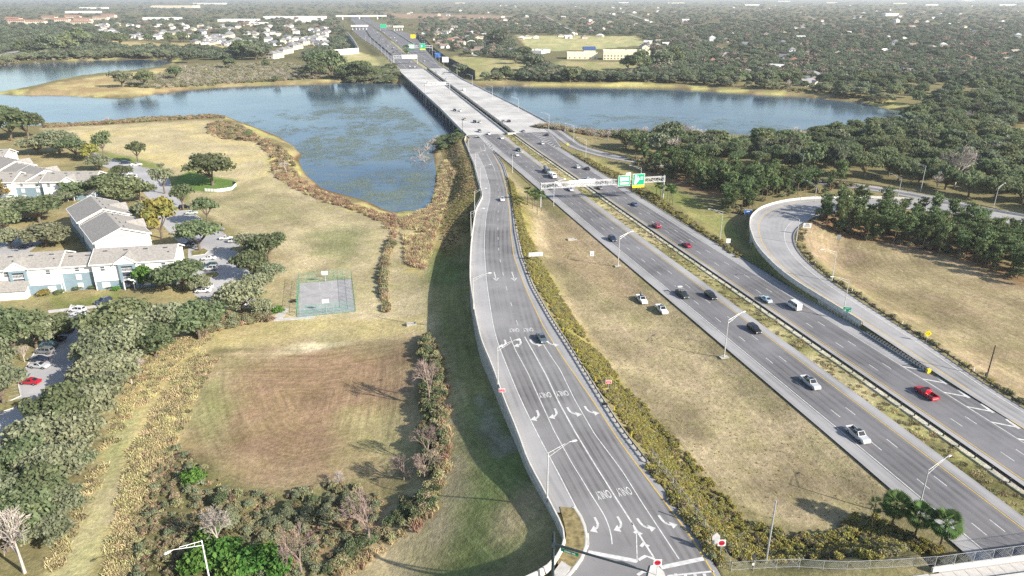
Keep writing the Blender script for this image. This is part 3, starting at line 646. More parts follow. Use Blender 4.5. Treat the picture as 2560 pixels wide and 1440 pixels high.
# arrows and ONLY words, one mesh each, shared by the repeats (drawn for a driver heading towards -Y)
def turn_arrow(side):
    b = MB(); k = -side; z = 0
    cl = [(-.25*k, 1.5), (-.25*k, .6), (-.15*k, .0), (.15*k, -.5), (.55*k, -.75)]
    for i in range(4):
        p, q = Vector((*cl[i], 0)), Vector((*cl[i+1], 0)); d = (q-p).normalized(); r = Vector((d.y, -d.x, 0))*.17; b.quad(p-r, p+r, q+r, q-r)
    b.quad((.45*k, -.05, .002), (1.35*k, -.95, .002), (.45*k, -1.5, .002)) if k > 0 else b.quad((.45*k, -1.5, .002), (1.35*k, -.95, .002), (.45*k, -.05, .002))
    return b.mesh('turn_arrow', PAINT)
ARW = {1: turn_arrow(1), -1: turn_arrow(-1)}
b = MB(); b.quad((-.1, -1.2, 0), (.1, -1.2, 0), (.1, 1.9, 0), (-.1, 1.9, 0))
b.quad((-.1, -2.0, .002), (.08, -2.1, .002), (.65, -.9, .002), (.42, -.9, .002)); b.quad((.1, -2.0, .004), (-.42, -.9, .004), (-.65, -.9, .004), (-.08, -2.1, .004)); DNA = b.mesh('straight_arrow', PAINT)
def text_mesh(s, size=1.0, m=None, align='CENTER', ext=0):
    cu = bpy.data.curves.new('lettering', 'FONT'); cu.body = s; cu.size = size; cu.align_x = align; cu.align_y = 'CENTER'; cu.extrude = ext; cu.offset = .012*size
    o = bpy.data.objects.new('lettering', cu); COL.objects.link(o); dg = bpy.context.evaluated_depsgraph_get()
    me = bpy.data.meshes.new_from_object(o.evaluated_get(dg)); bpy.data.objects.remove(o); me.materials.clear(); me.materials.append(m or PAINT); return me
ONLY = text_mesh('ONLY', 1.0)
def ramp_dir(x, y):
    f = LN2 if y < 158 else YEL; return math.atan2(f(y+2)-f(y-2), 4)
def on_ramp(mesh, name, px, py, sx, sy, turn=0, up=.014, tilt=True):
    p = URamp(px, py); z = ZR(p[1]); o = part(name, mesh, rp, (p[0], p[1], z+up)); o.scale = (sx, sy, 1)
    sl = math.atan((ZR(p[1]+2)-ZR(p[1]-2))/4)
    o.rotation_euler = (Matrix.Rotation(sl, 3, 'X') @ Matrix.Rotation(-ramp_dir(*p)+turn, 3, 'Z')).to_euler(); return o
for row, sc in (([(1262, 859), (1300, 858), (1334, 858), (1375, 858)], 1.25), ([(1344, 1039), (1389, 1034), (1429, 1030), (1473, 1027)], 1.15), ([(1492, 1312), (1550, 1310), (1609, 1313), (1663, 1305)], 1.0)):
    for i, (x, y) in enumerate(row): on_ramp(ARW[1 if i < 2 else -1], 'turn_arrow', x, y, sc*1.12, sc*1.12)
for x, y, s in ((1285, 825, 1.0), (1320, 824, 1.0), (1362, 987, 1.0), (1405, 983, 1.0), (1508, 1236, .95), (1559, 1228, .95)): on_ramp(ONLY, 'lane_word', x, y, s*.95, s*3.0, math.pi)
for x, y in ((1238, 690), (1283, 690)): on_ramp(DNA, 'straight_arrow', x, y, 1.5, 1.9)
# loop ramp, exit road, other roads
def p3(P, z, up=0): return [Vector((p[0], p[1], (z[i] if hasattr(z, '__len__') else z)+up)) for i, p in enumerate(P)]
lp = link('loop_ramp', None); lp['kind'] = 'structure'
def lat(f): return LOO*(1-f)+LOI*f
road('road_shoulder', p3(lat(.0), LOZ), p3(lat(.22), LOZ), LOOPM, lp); road('carriageway', p3(lat(.22), LOZ), p3(lat(.78), LOZ), road_mat('loop asphalt', (.29, .285, .285), (.21, .207, .208), .15), lp); road('road_shoulder', p3(lat(.78), LOZ), p3(lat(1), LOZ), LOOPM, lp)
b = MB(); line_marks(b, p3(lat(.78), LOZ)[4:], .2); b.obj('lane_marking', PAINT, lp)
b = MB(); line_marks(b, p3(lat(.2), LOZ)[30:], .2); line_marks(b, p3(LOO, LOZ)[:26], .18); b.obj('edge_marking', YPAINT, lp)
def offs(P, o):
    P = np.asarray(P, float); t = np.gradient(P, axis=0); t /= np.hypot(t[:, 0], t[:, 1])[:, None]+1e-9; return P+np.c_[t[:, 1], -t[:, 0]]*o
er = link('exit_road', None); er['kind'] = 'structure'
road('carriageway', p3(offs(EXC, -2.2), EXZ), p3(offs(EXC, 2.2), EXZ), ASPH, er); road('road_shoulder', p3(offs(EXC, -4.9), EXZ), p3(offs(EXC, -2.2), EXZ), SHLD, er); road('road_shoulder', p3(offs(EXC, 2.2), EXZ), p3(offs(EXC, 4.6), EXZ), SHLD, er)
b = MB(); line_marks(b, p3(offs(EXC, -2.1), EXZ), .18); line_marks(b, p3(offs(EXC, 2.1), EXZ), .18); b.obj('lane_marking', PAINT, er)
lr = link('lakeside_road', None); lr['kind'] = 'structure'
LRC = smooth2(resamp(UP([(-160, 168), (0, 136), (60, 124), (112, 113), (150, 103)], 3.2), 40), 7)
road('carriageway', p3(offs(LRC, -9), 3.5), p3(offs(LRC, 0), 3.5), ASPH, lr); road('road_shoulder', p3(offs(LRC, 0), 3.5), p3(offs(LRC, 12), 3.5), SHLD, lr)
# ------------------------------------------------------------------ lake bridges
def bridge(name, offL, offR, label):
    r = empty(name, fw(451, 0), 0, label, 'bridge', 'twin lake bridges')
    base = fw(451, 0)
    def rel(pts): return [p-base for p in pts]
    b = MB(); L_ = rel(fwline(449, 907, offL, ZF-.05)); R_ = rel(fwline(449, 907, offR, ZF-.05)); dn = Vector((0, 0, -1.3))
    b.strip([p+dn for p in R_], [p+dn for p in L_]); b.strip(L_, [p+dn for p in L_]); b.strip([p+dn for p in R_], R_)
    b.obj('deck_girder', CONC, r)
    for f in (offL, offR):
        b = MB(); b.sweep(rel(fwline(449, 907, f, ZF)), [(-.2, -.6), (.22, -.6), (.22, 0), (.12, .9), (-.12, .9), (-.2, 0)]); b.obj('parapet', CONCW, r)
    colm = None; capm = None
    for s in np.arange(462, 905, 18.5):
        f = (lambda q: q(s) if callable(q) else q); l, rr = f(offL)+1.2, f(offR)-1.2; a, c = fw(s, l)-base, fw(s, rr)-base
        b = MB(); m_ = (a+c)/2; b.box((m_.x, m_.y, -1.95), ((c-a).length, 1.2, 1.1), math.atan2((c-a).y, (c-a).x)); b.obj('pier_cap', CONC, r)
        for o in np.linspace(l+1, rr-1, 5):
            if colm is None: q = MB(); q.tube((0, 0, -8.2), (0, 0, -2.4), .55, n=8); colm = q.mesh('pier_column', CONC)
            part('pier_column', colm, r, fw(s, o)-base)
    return r
bridge('lake_bridge', SBL, -2.6, 'pale concrete lake bridge with side columns showing, carrying the oncoming lanes')
bridge('lake_bridge', 2.6, NBR, 'wider pale concrete lake bridge with departing lanes and lamp posts along its edge')
b = MB(); b.box((0, 0, 0), (5.4, 1.0, 1.1)); o = b.obj('bridge_end_wall', CONCW, loc=fw(449, 0)+Vector((0, 0, .2)), rz=math.atan2(FN[1], FN[0]))
tag(o, 'short white wall closing the gap between the two bridge decks', 'wall')
# ------------------------------------------------------------------ walls, barriers, guard rails
WPAN = mat('ribbed wall panel concrete', (.46, .44, .40), .9, .15, 1.2)
def wall_along(name, label, path, ztop, base, wid=.4, step=None, cap=.9, cat='wall'):
    """retaining wall: concrete panels under a smooth parapet"""
    r = empty(name, path[0], 0, label, cat); o0 = Vector(path[0])
    q = [Vector(p)-o0 for p in path]
    b = MB(); b.sweep(q, [(-.24, -.35), (.16, -.35), (.10, cap), (-.12, cap)]); b.obj('parapet', CONCW, r)
    P = resamp([p.xy for p in q], max(2, int(sum((q[i+1]-q[i]).xy.length for i in range(len(q)-1))/(step or 2.4))))
    zt = np.interp(np.linspace(0, 1, len(P)), np.linspace(0, 1, len(q)), [p.z for p in q])
    for i in range(len(P)-1):
        a, c = P[i], P[i+1]; m_ = (a+c)/2; g = T(m_[0]+o0.x, m_[1]+o0.y)-o0.z-.6
        n_ = max(1, int(round((zt[i]-.35-g)/1.6))); h = (zt[i]-.35-g)/n_
        if h < .25: continue
        for j in range(n_):
            jj = .015*((i*7+j*3) % 3)
            b = MB(); b.box((0, 0, 0), (float(np.hypot(*(c-a)))-.07, .3+jj, h-.07)); part('panel', b.mesh('panel', WPAN), r, (m_[0], m_[1], g+h*(j+.5)), math.atan2(c[1]-a[1], c[0]-a[0]))
    return r
path = [Vector((PARL(y), y, ZR(y))) for y in np.linspace(262, 97, 60)]+[Vector((*U(x, y, ZR(80)+.9), ZR(80))) for x, y in ((1398, 1297), (1408, 1321), (1411, 1345), (1405, 1366), (1392, 1388), (1368, 1412), (1340, 1429), (1300, 1448), (1240, 1470))]
wall_along('ramp_wall', 'long curved retaining wall with pale parapet beside the exit ramp', path, 0, 4, step=3.2)
b = MB(); pth = [Vector((PARL(y), y, ZR(y))) for y in np.linspace(262, 452, 60)]; o = link('ramp_barrier', None, None, pth[0]); tag(o, 'concrete barrier and rail curving from the bridge end down the left of the ramp', 'barrier')
b.sweep([p-pth[0] for p in pth], [(-.2, -.3), (.15, -.3), (.1, .82), (-.1, .82)]); b.obj('barrier_wall', CONCW, o)
lw = [Vector((*LOO[i], LOZ[i])) for i in range(44, 139)]
wall_along('loop_ramp_wall', 'pale curved retaining wall carrying the outer edge of the loop ramp', [p+Vector((0, 0, -.05)) for p in lw][::-1], 0, 4, step=3.4)
GI = int(np.argmax(tofw(LOO[:, 0], LOO[:, 1])[0] > 144.5))
b = MB(); pth = [Vector((*LOO[i], LOZ[i])) for i in np.linspace(GI, 44, 14).astype(int)]
o = tag(link('gore_barrier', None, None, pth[0]), 'low concrete barrier splitting the loop ramp from the motorway', 'barrier'); b.sweep([p-pth[0] for p in pth], [(-.3, -.2), (.3, -.2), (.1, .85), (-.1, .85)]); b.obj('barrier_wall', CONCW, o)
b = MB(); b.box((0, 0, .3), (.12, .15, 1.0)); POSTM = b.mesh('rail_post', DSTEEL)
def guard_rail(name, label, path, step=1.9, dark=True, double=False, post=True):
    r = empty(name, path[0], 0, label, 'guard rail'); o0 = Vector(path[0]); q = [Vector(p)-o0 for p in path]
    for s_ in ((-.17, .17) if double else (0,)):
        b = MB(); b.sweep(q, [(s_-.04, .42), (s_+.03, .47), (s_-.01, .57), (s_+.03, .67), (s_-.04, .74), (s_-.07, .58)]); b.obj('rail', DSTEEL if dark else STEEL, r)
    P = resamp([p.xy for p in q], max(2, int(sum((q[i+1]-q[i]).xy.length for i in range(len(q)-1))/step)))
    zt = np.interp(np.linspace(0, 1, len(P)), np.linspace(0, 1, len(q)), [p.z for p in q])
    b = MB()
    for p, z in zip(P[:900], zt): b.box((p[0], p[1], z+.3), (.2, .2, .95))
    o = b.obj('rail_posts', DSTEEL, r); o['kind'] = 'stuff'
    return r
guard_rail('guard_rail', 'long double guard rail on posts down the grassy median', fwline(22, 446, .15, ZF-.2), 3.8, True, True)
guard_rail('guard_rail', 'dark guard rail along the right edge of the exit ramp', [Vector((PVR(y)+.25, y, ZR(y)-.05)) for y in np.linspace(402, 104, 110)], 1.9)
guard_rail('guard_rail', 'guard rail round the inner edge of the loop ramp', p3(offs(LOI, .5), LOZ, -.05)[6:100], 1.9)
guard_rail('guard_rail', 'guard rail along the outer verge of the departing lanes', fwline(170, 398, 17.0, ZF-.2), 3.8)
guard_rail('guard_rail', 'guard rail at the back of the oncoming lanes by the gore', fwline(316, 396, -23.0, ZF-.15), 2.4)
guard_rail('guard_rail', 'guard rail on the forest side of the curving exit road', p3(offs(EXC, -5.2), EXZ, -.1)[6:], 3.8)
b = MB()
for y in np.linspace(392, 262, 66): b.box((PARL(y)-.55, y, ZR(y)+.4), (.1, .1, 1.3)); 
for i, y in enumerate(np.linspace(392, 264, 65)): b.tube((PARL(y)-.55, y, ZR(y)+1.0), (PARL(y-2)-.55, y-2, ZR(y-2)+1.0), .05, n=4)
tag(b.obj('handrail', STEEL), 'thin grey handrail on posts along the ramp embankment', 'handrail')
# kerbed pale edge slab beside the ramp rail
b = MB(); b.strip([Vector((PVR(y), y, ZR(y)-.01)) for y in np.linspace(104, 402, 90)], [Vector((PVR(y)+.9, y, ZR(y)-.03)) for y in np.linspace(104, 402, 90)]); o = b.obj('edge_slab', CONC); o['kind'] = 'structure'
# crash cushion
cc = empty('crash_cushion', fw(121, 16.6), math.atan2(FD[1], FD[0]), 'long black crash cushion with a yellow nose at the motorway gore', 'crash cushion')
b = MB()
for i in range(22): b.box((1.0+i*.95, 0, .5), (.16, .95-.006*i, .95))
b.obj('rib', DSTEEL, cc)['kind'] = 'stuff'
for s_ in (-1, 1): b = MB(); b.box((11.2, .44*s_, .42), (22, .05, .34)); b.obj('side_rail', STEEL, cc)
b = MB(); b.box((.35, 0, .5), (.6, 1.0, .95), top=(.8, .8)); b.obj('nose', YELS, cc)
# overpass at lower right, with its fence
ov = link('overpass', None); ov['kind'] = 'structure'
def ovp(l, back, z): return Vector((OVA[0]+OVD[0]*l+OVD[1]*back, OVA[1]+OVD[1]*l-OVD[0]*back, z))
b = MB(); b.strip([ovp(-13.5, 0, 13.3), ovp(60, 0, 13.3)], [ovp(-13.5, 26, 13.3), ovp(60, 26, 13.3)]); b.strip([ovp(-13.5, 0, 11.4), ovp(60, 0, 11.4)], [ovp(-13.5, 0, 13.3), ovp(60, 0, 13.3)]); b.strip([ovp(-13.5, 26, 11.4), ovp(60, 26, 11.4)], [ovp(-13.5, 0, 11.4), ovp(60, 0, 11.4)])
b.obj('bridge_deck', LOOPM, ov)
b = MB(); b.prism([ovp(-14.6, -.6, 0).xy, ovp(-14.6, 26, 0).xy, ovp(-12.6, 26, 0).xy, ovp(-12.6, -.6, 0).xy], 5.2, 11.35); b.obj('abutment', CONC, ov)
rz = math.atan2(OVD[1], OVD[0])
def ovbar(l0, l1, back, w, h, name, m, z=13.3):
    b = MB(); c = ovp((l0+l1)/2, back, z+h/2); b.box(c, (l1-l0, w, h), rz); return b.obj(name, m, ov)
ovbar(-14.4, 60, .18, .36, .75, 'parapet', CONCW); ovbar(-32, 60, 3.3, .45, .8, 'barrier_wall', CONCW)
flat_poly('road_surface', [ovp(-150, 7, 0).xy, ovp(-34, 7, 0).xy, ovp(-34, 3.6, 0).xy, ovp(60, 3.6, 0).xy, ovp(60, 30, 0).xy, ovp(-150, 30, 0).xy], 13.306, LOOPM, ov)
SLABM = mat('paving slab concrete', (.50, .48, .45), .9, .12, .7)
for i in range(26):
    l = -44+i*1.8; h = 1.75; w = 1.0 if l > -14 else 1.0
    c = ovp(l+.9, 1.75 if l > -16 else 1.6+.0*i, 13.33); b = MB(); b.box((0, 0, 0), (1.74, 2.2, .06)); part('slab', b.mesh('slab', SLABM), ov, c, rz)
def chain_fence(name, label, pts, h=1.6, step=2.4, lean=0, gm=None):
    r = empty(name, pts[0], 0, label, 'fence'); o0 = Vector(pts[0]); q = [Vector(p)-o0 for p in pts]
    d = [0]
    for i in range(1, len(q)): d.append(d[-1]+(q[i]-q[i-1]).length)
    n = max(2, int(d[-1]/step)+1); Q = [Vector([float(np.interp(t, d, [p[k] for p in q])) for k in range(3)]) for t in np.linspace(0, d[-1], n)]
    pm = None
    for p in Q:
        if pm is None: b = MB(); b.tube((0, 0, -.3), (0, 0, h), .045, n=5); pm = b.mesh('fence_post', gm or STEEL)
        part('fence_post', pm, r, p)
    for zz in (h-.04, .12):
        b = MB()
        for i in range(n-1): b.tube(Q[i]+Vector((0, 0, zz)), Q[i+1]+Vector((0, 0, zz)), .03, n=4, caps=False)
        b.obj('fence_rail', gm or STEEL, r)
    b = MB(); sp = .28
    for i in range(n-1):
        a, c = Q[i], Q[i+1]; L_ = (c-a).length; k = int(L_/sp)
        for j in range(k):
            u0, u1 = j/k, min(1, (j+h/sp*.55)/k)
            for f0, f1 in ((u0, min(1.0, u0+h/L_)), (min(1.0, u0+h/L_), u0)):
                p0, p1 = a.lerp(c, f0)+Vector((0, 0, .08)), a.lerp(c, f1)+Vector((0, 0, h-.05)); w = Vector((0, 0, .012)); b.quad(p0-w, p1-w, p1+w, p0+w)
    b.obj('wire_mesh', gm or STEEL, r); return r
chain_fence('chain_link_fence', 'tall chain link fence standing on the overpass parapet', [ovp(l, .18, 14.05) for l in (-14.2, 0, 40)], 1.9, 3.0)
chain_fence('chain_link_fence', 'grey chain link fence behind the shrubs along the overpass pavement', [Vector((*U(x, y, 13.2), 13.1)) for x, y in ((1828, 1425), (1870, 1422), (1985, 1416), (2100, 1424), (2230, 1418), (2338, 1410))], 1.5, 3.0)
chain_fence('chain_link_fence', 'low wire fence following the verge of the exit ramp mouth', [Vector((PVR(y)+2.2, y, ZR(y)-.15)) for y in np.linspace(106, 80, 12)], 1.3, 2.6)
# island with kerb, median nose
ISL = UP([(1400, 1268), (1437, 1272), (1455, 1302), (1464, 1335), (1463, 1364), (1452, 1395), (1428, 1426), (1395, 1412), (1392, 1395), (1408, 1370), (1416, 1342), (1412, 1315)], ZR(80))
b = MB(); b.prism(ISL, ZR(80)-.1, ZR(80)+.13); o = b.obj('traffic_island', mat('island grass', (.26, .21, .10), 1, .3, 1.2, bump=.5)); o['kind'] = 'structure'
b = MB(); kp = [Vector((*U(x, y, ZR(80)), ZR(80))) for x, y in ((1436, 1268), (1452, 1292), (1462, 1316), (1467, 1340), (1466, 1366), (1454, 1398), (1430, 1430), (1400, 1462))]
b.sweep(kp, [(-.2, -.05), (.55, -.05), (.5, .06), (.15, .17), (-.2, .17)]); o = b.obj('kerb', CONCW); o['kind'] = 'structure'
b = MB(); b.prism(UP([(1404, 1404), (1428, 1420), (1405, 1452), (1378, 1440)], ZR(80)), ZR(80)-.1, ZR(80)+.16); o = b.obj('corner_paving', SLABM); o['kind'] = 'structure'
b = MB(); b.prism(UP([(1626, 1416), (1640, 1412), (1660, 1432), (1672, 1470), (1612, 1470)], ZR(76)), ZR(76)-.1, ZR(76)+.15); o = b.obj('median_nose', CONCW); o['kind'] = 'structure'
# ------------------------------------------------------------------ lamp posts
def lamp_meshes(h, arm, m):
    b = MB(); b.tube((0, 0, 0), (0, 0, h), .15, .085, 8); pole = b.mesh('pole', m)
    b = MB(); b.tube((0, 0, h-.9), (arm, 0, h+.95), .05, .04, 5); b.tube((0, 0, h-.1), (arm*.8, 0, h+.85), .05, .04, 5)
    for t in (.3, .6): b.tube((arm*t, 0, h-.9+1.85*t), (arm*t*.8, 0, h-.1+.95*t), .03, n=4)
    b.tube((arm, 0, h+.95), (arm+.5, 0, h+1.0), .05, n=5); am = b.mesh('arm', m)
    b = MB(); b.box((arm+.85, 0, h+1.02), (.95, .36, .16), top=(.7, .6)); hd = b.mesh('lamp_head', m)
    b = MB(); b.box((0, 0, .05), (.55, .55, .3), top=(.8, .8)); bs = b.mesh('base', CONC)
    return pole, am, hd, bs
LMESH = {}
def lamp_post(base, h, az, label, arm=3.6, m=None, group=None, simple=False):
    k = (round(h), round(arm, 1), (m or POLEM).name)
    if k not in LMESH: LMESH[k] = lamp_meshes(round(h), arm, m or POLEM)
    r = empty('lamp_post', base, az, label, 'lamp post', group); P_, A_, H_, B_ = LMESH[k]
    part('pole', P_, r); part('arm', A_, r); part('lamp_head', H_, r)
    if not simple: part('base', B_, r)
    return r
FA = math.atan2(FN[1], FN[0])
def onz(px, py, z): return Vector((*U(px, py, z), z))
G1 = 'lamp posts along the motorway'
for px, py, h, az, lab in ((1545, 665, 10, FA+.3, 'lamp post on a concrete pad in the grass beside the single blue car'), (1810, 893, 10, FA+.3, 'tall lamp post on the grass left of the black car, opposite the green exit sign'), (2290, 1298, 10, FA+.25, 'lamp post rising out of the palm trees beside the road'),
        (1384, 515, 10, FA+.2, 'lamp post standing in front of the left end of the sign gantry'), (1281, 432, 9, FA, 'lamp post at the tip of the gore behind the guard rail')):
    g = UG(px, py); lamp_post(g, h, az, lab, 4.2, None, G1)
    if h == 10 and px in (1545, 1810): b = MB(); b.box((0, 0, 0), (2.2, 1.6, .16), .2); tag(b.obj('concrete_pad', CONC, loc=g+Vector((0, 0, .06))), 'square concrete pad under the lamp post %s' % ('by the single blue car' if px == 1545 else 'left of the black car'), 'pad')
for px, py, h, lab in ((1600, 474, 10, 'lamp post hidden behind the yellow bar of the gantry sign'), (1464, 394, 10, 'lamp post on the verge left of the pine wood, below the yellow sign'), (1434, 355, 10, 'lamp post at the lake shore beside the curving exit road'), (1573, 372, 9, 'lamp post half sunk in the shore trees by the exit road'), (1800, 596, 10, 'lamp post on the verge beside the blue sign')):
    lamp_post(UG(px, py), h, FA+math.pi-.25, lab, 4.2, None, G1)
for i, (px, py) in enumerate(((1372, 324), (1296, 280), (1231, 245), (1181, 215), (1143, 190))):
    lamp_post(onz(px, py, ZF+.8), 10, FA+math.pi-.2, ['lamp post on the bridge edge nearest the shore', 'second lamp post out along the right bridge parapet', 'middle lamp post on the right bridge parapet', 'fourth lamp post along the right bridge parapet', 'lamp post at the far end of the right bridge parapet'][i], 4.0, None, 'lamp posts on the bridge parapet')
for i, (y, h) in enumerate(((402, 8), (352, 9), (312, 10), (270, 9), (238, 9), (171.5, 9), (130.8, 9), (93.5, 9))):
    y_ = y; p = Vector((PARL(y_)-.25, y_, ZR(y_)+(.3 if y < 262 else 0)))
    lamp_post(p, h, [0, .1, .1, .15, .2, .3, .35, .4][i], ['lamp post nearest the bridge on the ramp barrier', 'lamp post on the ramp barrier beside the reeds', 'lamp post at the bend of the ramp barrier', 'lamp post where the ramp wall begins', 'lamp post on the ramp wall above the shaded bank', 'lamp post on the ramp wall beside the down arrows', 'lamp post on the ramp wall beside the first row of turn arrows', 'lamp post on the ramp wall at the grassy island'][i], 3.6, None, 'lamp posts on the ramp wall')
for px, py, z, h, az, lab in ((2107, 786, 7.9, 10, FA+math.pi-.2, 'lamp post on the loop wall beside the green exit sign'), (2078, 709, 8, 10, FA+math.pi-.1, 'lamp post on the verge inside the loop ramp'), (1989, 611, 8.8, 9, 2.6, 'lamp post inside the bend of the loop beside the white sign'), (2036, 505, 9, 7, 2.2, 'lamp post half hidden by pines at the top of the loop'), (2003, 432, 6, 9, 2.2, 'lamp post above the pine wood with its foot hidden')):
    lamp_post(onz(px, py, z), h, az, lab, 4.0, None, 'lamp posts round the loop ramp')
for px, py, h, az, lab in ((2301, 480, 12, 2.4, 'tall lamp post at the forest edge behind the exit road'), (2244, 496, 9, 2.2, 'lamp post between the exit road and the loop'), (2483, 522, 9, .6, 'lamp post leaning its arm right over the far exit road')):
    lamp_post(UG(px, py), h, az, lab, 4.0, None, 'lamp posts along the exit road')
for i, (px, py) in enumerate(((57, 122), (85, 113), (114, 100), (50, 117), (140, 94))):
    lamp_post(onz(px, py, 3.5), 13, [.3, 3.3, .3, 3.3, .3][i], ['lamp post on the far lakeside road, front left', 'lamp post across the lakeside road from the trees', 'lamp post where the lakeside road meets the woods', 'lamp post at the back of the lakeside road', 'lamp post in the woods beyond the lakeside road'][i], 4.0, None, 'lamp posts by the lakeside road', True)
for i, s in enumerate((930, 985, 1040, 1100, 1165, 1240, 1320, 1400, 1490)):
    lamp_post(fw(s, SBL(s)-1.2), 11, FA, 'lamp post along the left kerb of the far motorway', 4, None, 'lamp posts beyond the bridge, left kerb', True)
for i, s in enumerate((925, 980, 1040, 1100, 1165, 1240, 1320, 1400, 1490, 1600)):
    lamp_post(fw(s, NBR(s)+1.2), 11, FA+math.pi, 'lamp post along the sound wall of the far motorway', 4, None, 'lamp posts beyond the bridge, right kerb', True)
lamp_post(Vector((*U(532, 1490, 3), 2.6)), 11, -2.3, 'white lamp post among the bright green bushes at the bottom', 4.0, mat('white painted pole', (.75, .75, .72), .5, .05))
for px, py, tx, ty, m, lab in ((1912.5, 1418, 1944.6, 1251, STEEL, 'bare grey pole without a lamp behind the corner fence'), (2466, 945, 2489, 864, WOOD, 'dark wooden pole on the right field with a box near its foot'), (1157, 347, 1156, 294, WOOD, 'dark wooden pole beside the near end of the bridge')):
    g = UG(px, py); h = 4
    while True:
        z = h+g.z; v = Vector((g.x, g.y, z-CAMZ)); yc = v.y*SP+v.z*CP; zc = v.y*CP-v.z*SP
        if 720-FPX*yc/zc < ty or h > 20: break
        h += .1
    b = MB(); b.tube((0, 0, -.3), (0, 0, h), .15, .11, 8)
    o = tag(b.obj('utility_pole', m, loc=g), lab, 'pole')
    if m is WOOD and px > 2000: b = MB(); b.box((-.25, 0, .9), (.35, .35, .9)); b.obj('meter_box', DSTEEL, o)
# ------------------------------------------------------------------ signs
def sign(name, label, cat, foot, panel, face, z0, az=math.pi, posts=1, writing=(), border=None, rot=0, group=None):
    """board seen from its front; az: direction the board's front looks towards (+Y turned by az)"""
    w, h = panel; r = empty(name, foot, az+math.pi, label, cat, group); zc = z0+h/2
    for x in ((0,) if posts == 1 else (-w*.27, w*.27)): b = MB(); b.tube((x, .07, -.3), (x, .07, z0+h*.8), .05, n=5); b.obj('post', STEEL, r)
    b = MB(); b.box((0, 0, 0), (w, .05, h)); me = b.mesh('panel', border or face)
    p = part('panel', me, r, (0, 0, zc)); p.rotation_euler = (0, rot, 0)
    if border: b = MB(); b.box((0, -.028, 0), (w-.14, .02, h-.14)); b.obj('face', face, p)
    for (t, x, z, sz, m, sx) in writing:
        me = t if not isinstance(t, str) else text_mesh(t, 1, m); o = part('lettering', me, p, (x, -.045, z)); o.rotation_euler = (R(90), 0, 0); o.scale = (sz*sx, sz, 1)
    return r
BLACKP = mat('black sign print', (.02, .02, .02), .6, .1)
def bars(rows, m):
    b = MB()
    for (x, z, w, h) in rows: b.quad((x-w/2, z-h/2, 0), (x+w/2, z-h/2, 0), (x+w/2, z+h/2, 0), (x-w/2, z+h/2, 0))
    return b.mesh('print', m)
def disc(r, m, n=24, inner=0):
    b = MB(); c = [(r*math.cos(2*math.pi*i/n), r*math.sin(2*math.pi*i/n), 0) for i in range(n)]; b.quad(*c); return b.mesh('disc', m)
FACE = math.pi     # towards the camera (-Y)
fz = ZR(76)+.1
for px, py, lab in ((1641, 1440, 'do not enter sign on the median nose'), (1800, 1390, 'do not enter sign beside the fence corner')):
    sign('do_not_enter_sign', 'red and white '+lab, 'road sign', Vector((*U(px, py, fz), fz-.1)), (1.1, 1.1), WHITEP, 1.9, FACE, 1, [(disc(.45, REDS), 0, 0, 1, None, 1), (bars([(0, 0, .72, .14)], WHITEP), 0, 0, 1, None, 1), ('DO NOT', 0, .24, .17, WHITEP, 1), ('ENTER', 0, -.24, .17, WHITEP, 1)], None, 0, 'do not enter signs')
for px, py, lab, z in ((1255, 990, 'wrong way sign clamped to the ramp wall', .9), (1520, 980, 'wrong way sign on a post among the shrubs', 1.8)):
    p = URamp(px, py) if px < 1300 else UG(px, py).xy; zz = ZR(p[1]) if px < 1300 else T(*p)
    sign('wrong_way_sign', 'red and white '+lab, 'road sign', Vector((p[0], p[1], zz)), (1.25, .85), REDS, z, FACE, 1, [('WRONG', 0, .16, .28, WHITEP, 1), ('WAY', 0, -.19, .30, WHITEP, 1)], WHITEP, 0, 'wrong way signs')
crv = MB()
for i in range(7): a0, a1 = math.pi*(1-i/7*1.0), math.pi*(1-(i+1)/7*1.0); crv.quad((.22*math.cos(a0), .22*math.sin(a0), 0), (.32*math.cos(a0), .32*math.sin(a0), 0), (.32*math.cos(a1), .32*math.sin(a1), 0), (.22*math.cos(a1), .22*math.sin(a1), 0))
crv.quad((.16, .02, 0), (.38, .02, 0), (.27, -.2, 0)); crv.quad((-.32, 0, 0), (-.22, 0, 0), (-.22, -.4, 0), (-.32, -.4, 0)); CRV = crv.mesh('curve_arrow', BLACKP)
sign('curve_sign', 'yellow diamond curve sign beside the loop ramp', 'road sign', UG(2315, 858), (1.25, 1.25), YELS, 2.0, FACE-.15, 1, [(CRV, 0, 0, 1, None, 1)], None, R(45))
sign('curve_sign', 'small yellow diamond sign in the grass at the exit road', 'road sign', UG(1419, 371), (1.2, 1.2), YELS, 1.8, FACE, 1, [(CRV, 0, 0, 1, None, 1)], None, R(45))
exa = MB(); exa.quad((-.1, -.5, 0), (.1, -.5, 0), (.5, .2, 0), (.3, .3, 0)); exa.quad((.1, .3, 0), (.75, .02, 0), (.65, .62, 0))
sign('exit_sign', 'green exit sign on the wall between loop ramp and motorway', 'road sign', onz(2115, 791, 7.6), (2.1, 1.5), GREENS, 1.3, FACE-.35, 1, [('EXIT', 0, .34, .48, WHITEP, 1.1), (bars([(-.45, -.3, .28, .5), (-.75, -.3, .1, .5)], WHITEP), 0, 0, 1, None, 1), (exa.mesh('arrow', WHITEP), .42, -.36, .55, None, 1)], WHITEP)
sign('service_sign', 'blue sign on two posts in front of the pines', 'road sign', UG(1868, 550), (2.9, 2.0), BLUES, 2.2, FACE-.1, 2, [(bars([(0, .35, 1.3, .3), (.25, -.3, 1.5, .26)], WHITEP), 0, 0, 1, None, 1)], WHITEP)
sign('blank_sign', 'small blank white sign on the verge below the blue one', 'road sign', UG(1819, 619), (1.5, 1.6), WHITEP, 1.7, FACE-.1, 1)
